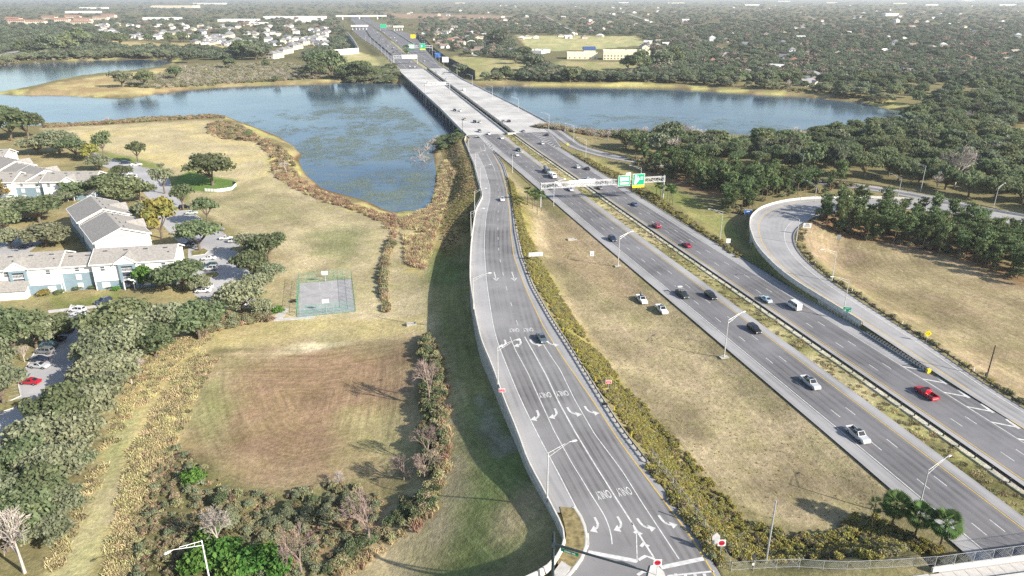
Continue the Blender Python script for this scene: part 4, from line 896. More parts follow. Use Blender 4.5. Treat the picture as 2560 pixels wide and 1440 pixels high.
sign('info_sign', 'white sign with lines of print inside the loop bend', 'road sign', onz(2014, 590, 8.8), (2.7, 1.7), WHITEP, 3.0, FACE-.2, 2, [(bars([(0, .5, 1.3, .26), (0, 0, 1.9, .14), (0, -.4, 1.9, .14)], BLACKP), 0, 0, 1, None, 1)])
sign('toppled_board', 'leaning white board at the edge of the pines', 'board', UG(2096, 601), (1.3, 2.0), WHITEP, .1, FACE-.6, 1)
sign('two_post_sign', 'wide white sign back on two posts in the shrub band', 'road sign', UG(1339, 662), (4.4, 1.3), mat('bare aluminium sign back', (.62, .62, .60), .5, .06), 2.8, 0.15, 2)
sign('speed_sign', 'small white sign with black print in the grass triangle', 'road sign', UG(1479, 659), (1.2, 1.6), WHITEP, 2.7, FACE, 1, [(bars([(0, .1, .12, .8), (0, -.3, .45, .2)], BLACKP), 0, 0, 1, None, 1)])
AL = mat('grey sign back', (.5, .5, .5), .5, .08)
b = MB(); b.quad((-.5, -.35, 0), (.5, -.35, 0), (.5, .35, 0), (0, .85, 0), (-.5, .35, 0))
g = UG(1785, 1385); r = empty('route_sign_back', g, 0, 'grey back of a house shaped sign by the wire fence', 'road sign'); q = MB(); q.tube((0, .05, -.2), (0, .05, 3.6), .05, n=5); q.obj('post', STEEL, r)
q = MB(); pts = [(-.55, .0), (.55, .0), (.55, .7), (0, 1.3), (-.55, .7)]; q.v = [(x, y, 2.5+z) for y in (-.03, .03) for x, z in pts]; q.f = [(0, 1, 2, 3, 4), (9, 8, 7, 6, 5)]+[(i, i+5, (i+1) % 5+5, (i+1) % 5) for i in range(5)]; q.m = [0]*7; q.obj('panel', AL, r); q = MB(); q.box((0, 0, 2.15), (.9, .05, .6)); q.obj('lower_panel', AL, r)
for px, py, z0, w, h, f, lab in ((1033, 101, 4, 10, 7, YELS, 'far yellow warning sign beside the toll road'), (1095, 153, 5, 7.5, 6, BLUES, 'far pale blue sign on the verge past the bridge'), (1114, 164, 4, 8, 6.5, WHITEP, 'far blank white sign on two posts past the bridge')):
    sign('large_sign', lab, 'road sign', onz(px, py, 6.3), (w, h), f, z0, FACE, 2)
# gantry over the motorway
GAN = (283, -29, 283, 26.3)
def gantry(label, sA, offA, sB, offB, z0, boards, H=2.0, scale=1.0, colw=.35):
    A, B = fw(sA, offA, T(*fw(sA, offA).xy)), fw(sB, offB, T(*fw(sB, offB).xy)); r = empty('sign_gantry', A, 0, label, 'sign gantry'); d = (B-A); d.z = 0; L_ = d.length; az = math.atan2(d.y, d.x)
    r.rotation_euler = (0, 0, az); zb = ZF+z0-A.z
    for x, g in ((0, 0), (L_, B.z-A.z)): b = MB(); b.tube((x, 0, g-.3), (x, 0, zb+H+.6), colw, colw*.85, 10); b.obj('column', STEEL, r)
    for y in (-.75*scale, .75*scale):
        for z in (zb, zb+H): b = MB(); b.tube((0, y, z), (L_, y, z), .12*scale, n=6); b.obj('chord', WHITEM, r)
    b = MB(); n = int(L_/(2.3*scale))
    for i in range(n+1):
        x = L_*i/n
        for y in (-.75*scale, .75*scale):
            b.tube((x, y, zb), (x, y, zb+H), .07*scale, n=4)
            if i < n: x2 = L_*(i+1)/n; b.tube((x, y, zb+(H if i % 2 else 0)), (x2, y, zb+(0 if i % 2 else H)), .07*scale, n=4)
        b.tube((x, -.75*scale, zb+H), (x, .75*scale, zb+H), .05*scale, n=4)
    b.obj('lattice', WHITEM, r)
    for (x, w, h, zo, face, wr, y, extra) in boards:
        b = MB(); b.box((0, 0, 0), (w, .1, h)); p = part('sign_board', b.mesh('sign_board', WHITEP), r, (x, y*scale, zb+zo))
        if face: b = MB(); b.box((0, -.06, 0), (w-.3, .04, h-.3)); b.obj('face', face, p)
        for me, lx, lz in wr: o = part('print', me, p, (lx, -.11, lz)); o.rotation_euler = (R(90), 0, 0)
        for (ex, ez, ew, eh, em) in extra: b = MB(); b.box((ex, 0, ez), (ew, .1, eh)); b.obj('plate', em, p)
    return r
WHITEM = mat('pale galvanised truss', (.62, .62, .62), .5, .06, 2, .2)
tri = MB(); tri.quad((-1.0, -2.0, 0), (-.1, -2.0, 0), (.0, 2.0, 0), (-.75, 2.0, 0)); tri.quad((.05, -1.6, .001), (1.4, .1, .001), (.45, 1.7, .001)); TRI = tri.mesh('route_arrow', WHITEP)
PINK = mat('pale red print', (.70, .45, .45), .6, .1)
gantry('large white lattice sign gantry with two green boards spanning the motorway', GAN[0], GAN[1], GAN[2], GAN[3], 6.9, [
    (36.4, 5.4, 4.6, 1.5, GREENS, [(bars([(0, .75, 3.9, 1.7), (0, -1.15, 3.9, .8)], WHITEP), 0, 0), (bars([(-1.1, .8, .5, .9), (-.4, .8, .5, .9), (.4, .8, .5, .9), (1.1, .8, .5, .9)], PINK), 0, .01)], -1.25, [(0, -2.75, 5.6, .8, DSTEEL), (1.7, 2.85, 2.2, 1.0, WHITEP)]),
    (42.9, 5.4, 4.9, 1.7, GREENS, [(TRI, -.9, 0), (bars([(1.35, .9, 1.2, .35), (1.35, .1, 1.2, .35)], WHITEP), 0, 0)], -1.25, [(0, -2.95, 5.4, 1.1, YELS)]),
    (14.5, 4.2, 2.4, 1.1, None, [], 1.1, []), (20.5, 7.5, 2.4, 1.3, None, [], 1.1, [])])
gantry('far sign gantry with pale and green boards before the toll plaza', 1160, 3, 1160, 40, 8, [(5, 9, 7, 2, GREENS, [(bars([(0, 0, 7.5, 4.5)], WHITEP), 0, 0)], -2, [(0, -4.2, 9, 1.6, DSTEEL)]), (22, 8.5, 8, 2.4, GREENS, [(bars([(-1.4, 0, 1.6, 3)], WHITEP), 0, 0)], -2, [(0, -4.6, 8.5, 1.8, YELS)])], 3, 1.6, .6)
gantry('far white lattice gantry over the oncoming lanes beyond the bridge', 968, -34, 968, -4, 8, [(20, 19, 4.5, 1.5, None, [], -1.4, [])], 3, 1.5, .5)
gantry('white lattice gantry standing on the left bridge deck', 655, -31, 655, -9, 8.3, [(15, 8, 2.8, 1, None, [], 1.1, [])], 2, 1.0, .35)
gantry('far green sign gantry near the toll booths', 1960, 4, 1960, 32, 9, [(8, 16, 9, 2, GREENS, [], -2, [])], 3, 1.8, .6)
# signal mast at the bottom
ms = empty('signal_mast', Vector((*U(1381, 1456, 13.2), 13.2)), 0, 'dark slate traffic signal mast with an arm and green street name plate', 'signal mast')
b = MB(); b.tube((0, 0, -.1), (0, 0, 8.6), .24, .19, 10); b.obj('mast', TEAL, ms); b = MB(); b.box((0, 0, .2), (.8, .8, .6)); b.obj('base', CONC, ms)
b = MB(); b.tube((0, 0, 6.6), (11.5, -5.6, 7.2), .2, .1, 8); b.box((.05, 0, 6.6), (.6, .6, .7)); b.obj('arm', TEAL, ms)
p = MB(); p.box((0, 0, 0), (2.5, .05, .5)); q = p.obj('street_name_plate', GREENS, ms, loc=(2.1, -1.05, 6.15), rz=-.45)
me = bars([(-.3, 0, .9, .22), (.55, 0, .5, .22)], WHITEP); o = part('lettering', me, q, (0, -.04, 0)); o.rotation_euler = (R(90), 0, 0)
# pedestrian signal near the fence corner
r = empty('pedestrian_signal', Vector((*U(1880, 1424, 13.2), 13.15)), 0, 'dark pedestrian push button post at the pavement corner', 'signal')
b = MB(); b.tube((0, 0, 0), (0, 0, 2.2), .06, n=6); b.obj('post', DSTEEL, r); b = MB(); b.box((0, 0, 2.3), (.4, .35, .5)); b.obj('signal_head', DSTEEL, r); b = MB(); b.box((0, -.1, 1.1), (.25, .1, .35)); b.obj('button_plate', WHITEP, r)
# delineator posts
b = MB(); b.box((0, 0, .55), (.1, .06, 1.1)); DEL = b.mesh('marker_post', YELS); b = MB(); b.box((0, 0, .6), (.12, .06, 1.2)); DELW = b.mesh('marker_post', WHITEP)
for i, y in enumerate((218, 196, 176, 160, 148, 134, 122, 113)): tag(link('marker_post', DEL, None, (PVR(y)+1.6, y, T(PVR(y)+1.6, y))), 'thin yellow marker post behind the ramp guard rail', 'marker post', 'yellow marker posts behind the ramp rail')
for i, t in enumerate((0.16, .24, .31, .38, .45)):
    p = offs(LOI, 1.6)[int(t*139)]; tag(link('marker_post', DELW, None, (p[0], p[1], T(*p))), 'thin white marker post behind the loop guard rail', 'marker post', 'white marker posts along the loop')
# drain grates by the rails, culvert mouth, ditch drain
b = MB(); b.box((0, 0, 0), (1.0, .8, .1)); GRT = b.mesh('drain_grate', BLACKP)
for y, lab in ((124, 'by the second row of turn arrows'), (201, 'above the down arrows')): tag(link('drain_grate', GRT, None, (PVR(y)+.3, y, ZR(y)+.05), .3), 'black drain grate beside the ramp rail '+lab, 'drain')
def box_drain(px, py, lab, w=2.4):
    g = UG(px, py); r = empty('box_drain', g, .15, lab, 'drain')
    b = MB(); [b.box((x, y, .2), (sx, sy, .7)) for x, y, sx, sy in ((-w/2, 0, .25, 1.3), (w/2, 0, .25, 1.3), (0, .6, w, .2), (0, -.6, w, .2))]; b.obj('kerb_wall', CONC, r); b = MB(); b.box((0, 0, .12), (w-.3, 1.0, .06)); b.obj('grate', BLACKP, r)
box_drain(1029, 812, 'concrete drain box in the mown strip below the court'); box_drain(1430, 600, 'dark culvert mouth in the rough grass triangle', 3.0)
# ------------------------------------------------------------------ vehicles (each is built once per kind, then copied)
PROF = {  # y, belt, top, half width factor, roof half width factor; length, width
 'sedan': (4.75, 1.82, [(-2.37, .62, .64, .84, .80), (-2.28, .90, .93, .93, .86), (-1.72, .94, 1.0, .98, .80), (-.85, .95, 1.40, 1, .64), (.15, .93, 1.44, 1, .66), (1.05, .92, .97, .99, .80), (1.95, .80, .84, .94, .74), (2.28, .66, .69, .86, .7), (2.37, .5, .52, .8, .7)], (2, 5)),
 'suv': (4.8, 1.92, [(-2.4, .7, .72, .86, .8), (-2.33, 1.02, 1.06, .95, .86), (-2.0, 1.06, 1.66, .99, .68), (.2, 1.03, 1.72, 1, .70), (1.1, 1.0, 1.05, 1, .84), (2.0, .92, .96, .95, .78), (2.32, .76, .79, .88, .74), (2.4, .55, .57, .82, .72)], (1, 4)),
 'van': (5.5, 2.0, [(-2.75, .8, .82, .92, .86), (-2.7, 1.15, 2.0, .97, .84), (-2.5, 1.18, 2.1, 1, .82), (1.0, 1.12, 2.12, 1, .82), (1.85, 1.08, 1.16, 1, .86), (2.5, .96, 1.0, .94, .8), (2.75, .6, .63, .86, .76)], (1, 4)),
 'pickup': (5.6, 1.96, [(-2.8, .66, .68, .95, .93), (-2.75, .68, .70, 1, .95), (-.62, .70, .72, 1, .95), (-.55, 1.08, 1.72, 1, .70), (.6, 1.06, 1.80, 1, .72), (1.3, 1.04, 1.10, 1, .84), (2.4, .98, 1.03, .96, .84), (2.72, .82, .86, .9, .8), (2.8, .55, .58, .86, .8)], (3, 5)),
}
def body_meshes(kind):
    L_, W_, st, (g0, g1) = PROF[kind]; hw = W_/2; b = MB(); ring = []
    for y, zb, zt, f, rf in st:
        ring.append([(-hw*f*.94, y, .30), (-hw*f, y, .55 if zb > .6 else .42), (-hw*f*.98, y, zb), (-hw*rf, y, zt), (hw*rf, y, zt), (hw*f*.98, y, zb), (hw*f, y, .55 if zb > .6 else .42), (hw*f*.94, y, .30)])
    n = len(b.v)
    for r_ in ring: b.v += r_
    for i in range(len(ring)-1):
        for j in range(8):
            jj = (j+1) % 8; b.f.append((i*8+j, i*8+jj, (i+1)*8+jj, (i+1)*8+j)); b.m.append(0)
    b.f.append(tuple(range(7, -1, -1))); b.m.append(0); k = (len(ring)-1)*8; b.f.append(tuple(k+i for i in range(8))); b.m.append(0)
    if kind == 'pickup':
        for s_ in (-1, 1): b.box((s_*(hw-.09), -1.68, .9), (.16, 2.2, .42))
        b.box((0, -2.72, .9), (W_-.1, .12, .42))
    body = b.mesh(kind+'_body', MATS['vehicle glass'])
    bm = bmesh.new(); bm.from_mesh(body); bmesh.ops.recalc_face_normals(bm, faces=bm.faces)
    es = [e for e in bm.edges if len(e.link_faces) == 2 and e.calc_face_angle(0) > .5]; bmesh.ops.bevel(bm, geom=es, offset=.045, segments=1, affect='EDGES', clamp_overlap=True); bm.to_mesh(body); bm.free()
    g = MB()
    def pane(p, q, r_, s_, ins=.1, out=.02):
        P = [Vector(x) for x in (p, q, r_, s_)]; c = sum(P, Vector())/4; nrm = (P[1]-P[0]).cross(P[3]-P[0]).normalized()
        if nrm.dot(c-Vector((0, 0, .8))) < 0: nrm = -nrm; P.reverse()
        g.quad(*[x.lerp(c, ins)+nrm*out for x in P])
    # windscreen and rear window
    A, B = ring[g1-1], ring[g1]; pane(A[3], A[4], B[4], B[3], .12)
    A, B = ring[g0], ring[g0+1]; pane(A[3], A[4], B[4], B[3], .14) if kind in ('sedan', 'pickup') else pane(ring[g0][3], ring[g0][4], ring[g0+1][4], ring[g0+1][3], .16)
    for i in range(g0+(1 if kind == 'sedan' else 0), g1-1 if kind != 'pickup' else g1-1):
        A, B = ring[i], ring[i+1]
        for s_ in (0, 1):
            p, q, r_, t = ((A[2], B[2], B[3], A[3]) if s_ == 0 else (A[5], B[5], B[4], A[4])); n_ = max(1, int(round(abs(B[3][1]-A[3][1])/1.0)))
            for k_ in range(n_):
                l = lambda u, v, t_: Vector(u).lerp(Vector(v), t_); pane(l(p, q, k_/n_), l(p, q, (k_+1)/n_), l(t, r_, (k_+1)/n_), l(t, r_, k_/n_), .13)
    if kind in ('sedan', 'suv', 'van', 'pickup'):
        A, B = ring[g1-1], ring[g1]
        for p, q, r_ in ((A[2], B[2], A[3]), (A[5], B[5], A[4])): pane(p, Vector(p).lerp(Vector(q), .8), Vector(r_).lerp(Vector(q), .8), r_, .18)
    gm = g.mesh(kind+'_windows', GLASS)
    w = MB(); w.tube((-.12, 0, 0), (.12, 0, 0), .35, n=14, m=0); w.tube((-.125, 0, 0), (.125, 0, 0), .2, n=10, m=1); wm = w.mesh(kind+'_wheel', [TYRE, RIM])
    l = MB(); l.box((0, 0, 0), (.36, .1, .16), top=(.85, .7)); hm = l.mesh('headlight', mat('headlight glass', (.62, .62, .60), .15, .05)); t = MB(); t.box((0, 0, 0), (.24, .08, .24)); tm = t.mesh('tail_light', mat('tail light red', (.30, .01, .012), .25, .1))
    return body, gm, wm, hm, tm
CARM = {k: body_meshes(k) for k in PROF}
def paint_mat(c):
    n = 'car paint %.2f %.2f %.2f' % c
    if n in MATS: return MATS[n]
    m = mat(n, c, .28, .03, 2, .15, spec=.5); m.node_tree.nodes['Principled BSDF'].inputs['Coat Weight'].default_value = .4; return m
BEDM = mat('dark bed liner', (.02, .02, .022), .9, .2, 3)
PROTO = {}
def vehicle(kind, col, loc, az, label, group=None, cat='car', detail=2, pitch=0, scale=1):
    """az: direction of travel, angle of +Y turned anticlockwise"""
    key = (kind, col, detail); body, gm, wm, hm, tm = CARM[kind]; L_, W_, st, _ = PROF[kind]
    if key in PROTO: r = copy_tree(PROTO[key])
    else:
        r = empty({'pickup': 'pickup_truck', 'van': 'van', 'suv': 'car', 'sedan': 'car'}[kind]); o = part('body', body, r)
        o.material_slots[0].link = 'OBJECT'; o.material_slots[0].material = paint_mat(col)
        part('windows', gm, r)
        if detail > 1:
            for sx in (-1, 1):
                for y in (-L_*.30, L_*.31): part('wheel', wm, r, (sx*(W_/2-.10), y, .35))
            for sx in (-1, 1): part('headlight', hm, r, (sx*W_*.34, L_/2-.05, .64)); part('tail_light', tm, r, (sx*W_*.42, -L_/2+.02, .80))
        else:
            b = MB(); [b.box((sx*(W_/2-.1), y, .33), (.22, .66, .66)) for sx in (-1, 1) for y in (-L_*.3, L_*.31)]; part('wheels', b.mesh('wheels', TYRE), r)
        if kind == 'pickup': b = MB(); b.quad((-W_/2+.17, -2.65, .735), (W_/2-.17, -2.65, .735), (W_/2-.17, -.58, .735), (-W_/2+.17, -.58, .735)); part('bed_floor', b.mesh('bed_floor', BEDM), r)
        PROTO[key] = r
    r.location = loc; r.rotation_euler = (pitch, 0, az); r.scale = (scale,)*3; tag(r, label, cat, group)
    return r
WHT = (.78, .78, .77); SIL = (.50, .52, .54); GRY = (.20, .21, .22); BLK = (.012, .012, .014); DBL = (.02, .035, .07); BLU = (.03, .09, .20); RED = (.45, .012, .03); DRD = (.30, .01, .04); TEA = (.06, .12, .13); GLD = (.4, .36, .28); PGR = (.52, .60, .54)
FAZ = math.atan2(-FD[0], FD[1])      # travel along +s
def on_fw(px, py, up=.75):
    p = U(px, py, ZF+up); return Vector((*p, ZF+.005))
GM = 'cars driving towards the camera'; GA = 'cars driving away on the motorway'
for kind, col, px, py, lab in (('pickup', SIL, 2145, 1085, 'silver crew cab pickup driving closest to the palm trees'), ('pickup', SIL, 2026, 955, 'silver pickup with an empty dark bed, second from the overpass'), ('suv', BLK, 1886, 821, 'black car on the inner lane just past the lamp post'), ('suv', BLK, 1777, 738, 'black car overtaking the loaded dark pickup'),
        ('suv', DBL, 1531, 596, 'dark blue car in the outer lane beside the lamp post on a pad'), ('sedan', SIL, 1426, 472, 'silver car passing under the sign gantry'), ('pickup', WHT, 1395, 459, 'white work pickup just behind the gantry lattice'), ('suv', TEA, 1376, 467, 'dark teal car under the left end of the gantry'),
        ('suv', SIL, 1292, 386, 'silver car behind the dark one near the gore'), ('suv', DBL, 1296, 374, 'dark blue car ahead of the silver one near the gore'), ('sedan', WHT, 1254, 344, 'white car just off the end of the bridge'), ('sedan', WHT, 1222, 333, 'white car on the last slab of the bridge'), ('suv', GRY, 1199, 327, 'grey car near the end of the left bridge deck'),
        ('suv', BLK, 1187, 304, 'black car beside a silver one on the left bridge deck'), ('sedan', SIL, 1200, 304, 'silver car beside a black one on the left bridge deck'), ('sedan', GLD, 1162, 297, 'tan car alone behind the pole on the left bridge deck'), ('suv', BLK, 1137, 275, 'black car of the side by side pair mid bridge'), ('sedan', WHT, 1151, 276, 'white car of the side by side pair mid bridge'), ('sedan', SIL, 1068, 206, 'lone silver car at the far part of the left bridge deck')):
    vehicle(kind, col, on_fw(px, py), FAZ+math.pi, lab, GM, 'pickup truck' if kind == 'pickup' else 'car')
for kind, col, px, py, lab in (('pickup', RED, 2316, 981, 'red pickup driving away beside the white gore stripes'), ('van', WHT, 1985, 763, 'white passenger van driving away next to the pale sedan'), ('sedan', (.42, .52, .58), 1915, 746, 'pale blue sedan driving away beside the white van'), ('sedan', DRD, 1717, 611, 'crimson sedan in the middle lane by the blank sign'), ('suv', DRD, 1641, 563, 'dark red car ahead of the crimson sedan'), ('sedan', BLU, 1586, 509, 'blue car just in front of the gantry shadow'),
        ('sedan', GRY, 1500, 468, 'grey car about to pass under the green boards'), ('sedan', WHT, 1470, 446, 'white car just beyond the gantry on the away side'), ('suv', SIL, 1443, 416, 'silver car side by side with a black one beyond the gantry'), ('sedan', BLK, 1468, 420, 'black car side by side with a silver one beyond the gantry'), ('suv', SIL, 1355, 357, 'silver car beside the striped gore near the bridge'), ('sedan', GRY, 1308, 327, 'dark grey car entering the right bridge deck'), ('sedan', GRY, 1258, 302, 'left car of the pair on the right bridge deck'), ('suv', BLK, 1272, 302, 'right black car of the pair on the right bridge deck'),
        ('van', WHT, 1160, 224, 'tall white van on the right bridge deck'), ('suv', GRY, 1089, 181, 'grey car at the far end of the right bridge deck, left lane'), ('sedan', GLD, 1109, 184, 'tan car at the far end of the right bridge deck, right lane'), ('sedan', SIL, 1116, 196, 'silver car following the pair at the far end of the bridge')):
    vehicle(kind, col, on_fw(px, py), FAZ, lab, GA, {'pickup': 'pickup truck', 'van': 'van'}.get(kind, 'car'))
p = U(1367, 336, 7.3); vehicle('sedan', BLK, Vector((*p, 6.62)), FAZ-.05, 'black car leaving the bridge for the exit road', None)
def on_ramp_car(kind, col, px, py, lab):
    p = URamp(px, py, .7); sl = math.atan((ZR(p[1]+2)-ZR(p[1]-2))/4)
    vehicle(kind, col, Vector((p[0], p[1], ZR(p[1])+.01)), -ramp_dir(*p)+math.pi, lab, 'cars coming up the exit ramp', 'car', 2, -sl)
on_ramp_car('sedan', WHT, 1256, 497, 'small white car coming up the exit ramp'); on_ramp_car('sedan', (.10, .13, .15), 1355, 844, 'dark slate sedan over the first row of turn arrows')
# loaded dark pickup with a ladder rack
r = vehicle('pickup', (.03, .04, .04), on_fw(1706, 734), FAZ+math.pi, 'dark pickup with ladder racks and a red load in its bed', GM, 'pickup truck')
b = MB(); [b.tube((x, y, .9), (x, y, 2.05), .04, n=4) for x in (-.85, .85) for y in (-2.5, -.7)]; [b.tube((x, -2.7, 2.05), (x, 1.2, 2.05), .04, n=4) for x in (-.85, .85)]; [b.tube((-.85, y, 2.05), (.85, y, 2.05), .04, n=4) for y in (-2.5, -.7, .9)]; b.obj('ladder_rack', STEEL, r)
def load(name, lab, cat, p, d, m, par):
    b = MB(); b.box((0, 0, 0), d, top=(.9, .9)); o = b.obj(name, m, loc=par.matrix_basis @ Vector(p), rz=par.rotation_euler.z); return tag(o, lab, cat)
load('folded_sheet', 'white sheet of board carried at the back of the rack', 'board', (-.1, -2.1, 2.14), (1.5, .9, .08), WHITEP, r); load('fuel_can', 'red box in the bed of the loaded dark pickup', 'box', (.35, -.9, .98), (.6, .5, .45), REDS, r); load('tool_box', 'grey tool chest across the bed of the loaded dark pickup', 'box', (-.2, -1.7, .95), (1.2, .7, .4), STEEL, r)
# two lorries by the gantry
def truck(px, py, lab, cabc, mixer):
    r = empty('truck', on_fw(px, py, 1.2), FAZ+math.pi, lab, 'truck', GM)
    b = MB(); b.box((0, -.6, .75), (1.0, 6.6, .35)); b.obj('chassis', DSTEEL, r)
    b = MB(); b.box((0, 2.3, 1.6), (2.3, 1.9, 1.9), top=(.9, .8)); b.box((0, 3.5, 1.15), (1.9, 1.0, 1.0), top=(.9, .85)); b.obj('cab', paint_mat(cabc), r)
    b = MB(); b.quad((-.85, 3.24, 1.75), (.85, 3.24, 1.75), (.8, 3.10, 2.35), (-.8, 3.10, 2.35)); b.obj('windscreen', GLASS, r)
    b = MB()
    if mixer: b.tube((0, -3.4, 2.3), (0, -1.2, 2.0), .7, 1.15, 10); b.tube((0, -1.2, 2.0), (0, 1.0, 1.8), 1.15, .7, 10)
    else: b.box((0, -1.2, 1.5), (2.3, 4.6, 1.1))
    b.obj('mixer_drum' if mixer else 'flat_body', mat('grey drum', (.22, .23, .25), .6, .2) if mixer else paint_mat(WHT), r)
    wm = CARM['van'][2]
    for x in (-1, 1):
        for y in (3.2, -1.8, -3.0): w = part('wheel', wm, r, (x, y, .5)); w.scale = (1.3, 1.4, 1.4)
truck(1381, 437, 'white flat bodied truck in front of the dark mixer truck', WHT, False); truck(1366, 425, 'dark mixer truck following the white truck', (.12, .13, .15), True)
# two white pickups parked on the grass
G2 = 'white pickups parked on the grass'
for px, py, lab in ((1604, 747, 'white pickup on the grass with a worker standing in its bed'), (1654, 772, 'white pickup on the grass with a hard hat box behind the cab')):
    g = UG(px, py+6); vehicle('pickup', WHT, g, FAZ+math.pi-.06, lab, G2, 'pickup truck')
pk = UG(1604, 753)
def person(loc, az):
    """one continuous skinned figure, standing with bent arms raised to the face"""
    V = [(0, 0, .95), (0, 0, 1.2), (0, 0, 1.42), (0, .01, 1.54), (0, .02, 1.66), (0, .02, 1.78), (-.2, 0, 1.40), (-.34, .12, 1.22), (-.12, .34, 1.42), (.2, 0, 1.40), (.34, .12, 1.22), (.12, .34, 1.42), (-.11, 0, .9), (-.12, .02, .5), (-.12, 0, .09), (-.12, .16, .04), (.11, 0, .9), (.12, .02, .5), (.12, 0, .09), (.12, .16, .04)]
    E_ = [(0, 1), (1, 2), (2, 3), (3, 4), (4, 5), (2, 6), (6, 7), (7, 8), (2, 9), (9, 10), (10, 11), (0, 12), (12, 13), (13, 14), (14, 15), (0, 16), (16, 17), (17, 18), (18, 19)]
    rad = [.17, .16, .19, .07, .11, .09, .085, .06, .045, .085, .06, .045, .11, .08, .055, .05, .11, .08, .055, .05]
    me = bpy.data.meshes.new('person'); me.from_pydata(V, E_, []); o = bpy.data.objects.new('person', me); COL.objects.link(o)
    md = o.modifiers.new('skin', 'SKIN'); sv = me.skin_vertices[0].data
    for i, k in enumerate(rad): sv[i].radius = (k, k)
    sv[0].use_root = True; o.modifiers.new('sub', 'SUBSURF').levels = 1
    dg = bpy.context.evaluated_depsgraph_get(); m2 = bpy.data.meshes.new_from_object(o.evaluated_get(dg)); bpy.data.objects.remove(o)
    skin = mat('skin', (.36, .20, .13), .6, .06); shirt = mat('dark teal work shirt', (.015, .06, .06), .9, .15); trou = mat('dark trousers', (.02, .022, .03), .9, .15)
    m2.materials.clear(); [m2.materials.append(x) for x in (shirt, trou, skin)]
    for p in m2.polygons: c = p.center; p.material_index = 2 if (c.z > 1.5 or (c.y > .2 and c.z > 1.2)) else (1 if c.z < .93 else 0); p.use_smooth = True
    o = link('person', m2, None, loc, az); tag(o, 'worker in a dark teal shirt standing in the bed of a white pickup', 'person')
    b = MB()
    for a, c_, r0, r1 in ((1.70, 1.80, .135, .125), (1.80, 1.88, .125, .06)): b.tube((0, .02, a), (0, .02, c_), r0, r1, 10)
    b.tube((0, .04, 1.705), (0, .04, 1.72), .18, n=10); b.obj('hat', mat('dark green hat', (.01, .05, .045), .8, .1), o)
person(pk+Matrix.Rotation(FAZ+math.pi-.06, 3, 'Z') @ Vector((.1, -1.0, .74)), FAZ+math.pi)
b = MB(); b.box((0, 0, 0), (.5, .4, .35), top=(.8, .8)); g = UG(1654, 778); tag(b.obj('tool_case', BLACKP, loc=g+Matrix.Rotation(FAZ+math.pi-.06, 3, 'Z') @ Vector((.3, -1.0, .91)), rz=.3), 'small black case in the bed of the second parked white pickup', 'case')
# traffic beyond the bridge, too small for parts
FC = [WHT, SIL, GRY, BLK, DBL, WHT, DRD, SIL, BLK]
def far_cars(side, sl, lab, grp):
    for i, (s, o) in enumerate(sl): vehicle(('suv', 'sedan')[i % 2], FC[(i*5+side) % 9], fw(s, o)+Vector((0, 0, .01)), FAZ+(0 if side else math.pi), lab, grp, 'car', 1)
rr = random.Random(4)
far_cars(0, [(925, -12), (935, -17), (1000, -9), (1055, -10), (1075, -14), (1130, -10), (1180, -18), (1210, -10), (1260, -14), (1290, -10), (1330, -17), (1385, -10), (1430, -14), (1480, -10), (1540, -14), (1600, -18), (1680, -10), (1760, -14), (1850, -10), (1930, -14), (2030, -10), (2140, -14)], 'small car in the oncoming queue beyond the bridge', 'far oncoming cars beyond the bridge')
far_cars(1, [(1010, 10), (1090, 6), (1160, 10), (1225, 7), (1240, 14), (1330, 10), (1420, 6), (1500, 10), (1600, 14), (1610, 6), (1720, 10), (1730, 44), (1830, 6), (1960, 10)], 'small car heading away beyond the bridge', 'far departing cars beyond the bridge')
vehicle('suv', GRY, onz(15, 129, 3.52), -1.1, 'grey car on the far lakeside road', None, 'car', 1); vehicle('sedan', BLK, onz(31, 126, 3.52), -1.1, 'black car on the far lakeside road', None, 'car', 1)
# parked cars by the apartments
ZL = 2.55; G3 = 'cars parked along the upper apartment car park'; G4 = 'cars parked in the lower apartment car park'
def parked(px, py, kind, col, az, lab, grp): vehicle(kind, col, Vector((*U(px, py, ZL+.7), ZL+.01)), R(az), lab, grp, 'pickup truck' if kind == 'pickup' else ('van' if kind == 'van' else 'car'))
for px, py, kind, col, az, lab in ((315, 406, 'suv', DBL, -75, 'dark blue car in the shade at the far end of the car park'), (341, 411, 'pickup', WHT, -75, 'white pickup under the small tree at the far end'), (382, 426, 'sedan', BLK, -75, 'black car beside the small sapling'), (312, 427, 'sedan', SIL, 100, 'silver car parked beyond the white van'), (318, 434, 'sedan', WHT, 100, 'white car parked between the silver car and the van'), (328, 442, 'van', WHT, 100, 'tall white van across from the black car'),
        (461, 517, 'suv', BLK, -78, 'black boxy car behind a tree trunk'), (479, 531, 'sedan', PGR, -78, 'pale green car parked past the black boxy one'), (545, 572, 'sedan', GRY, -78, 'dark grey car at the kerb tip by the meadow'), (442, 580, 'sedan', GLD, 100, 'cream car half under a round tree'), (565, 594, 'sedan', WHT, -80, 'white car of the pair under the big oaks'), (587, 601, 'suv', SIL, -80, 'silver car of the pair under the big oaks'), (474, 608, 'suv', DBL, 98, 'dark blue car in shade at the building corner'), (482, 613, 'sedan', GRY, 98, 'grey car in shade behind a tree trunk'),
        (522, 644, 'sedan', WHT, 98, 'white sedan alone beside the planted kerb'), (525, 663, 'suv', TEA, 98, 'teal car behind the silver hatchback'), (526, 670, 'suv', SIL, 98, 'silver hatchback beside the grassy kerb tip'), (513, 716, 'suv', WHT, 98, 'white car with another white car in front'), (508, 725, 'sedan', WHT, 98, 'nearest white car by the bare grey tree'),
        (60, 548, 'sedan', BLK, 100, 'black car under trees in the inner courtyard'), (62, 614, 'sedan', DBL, 100, 'dark car at the edge of the courtyard')): parked(px, py, kind, col, az, lab, G3)
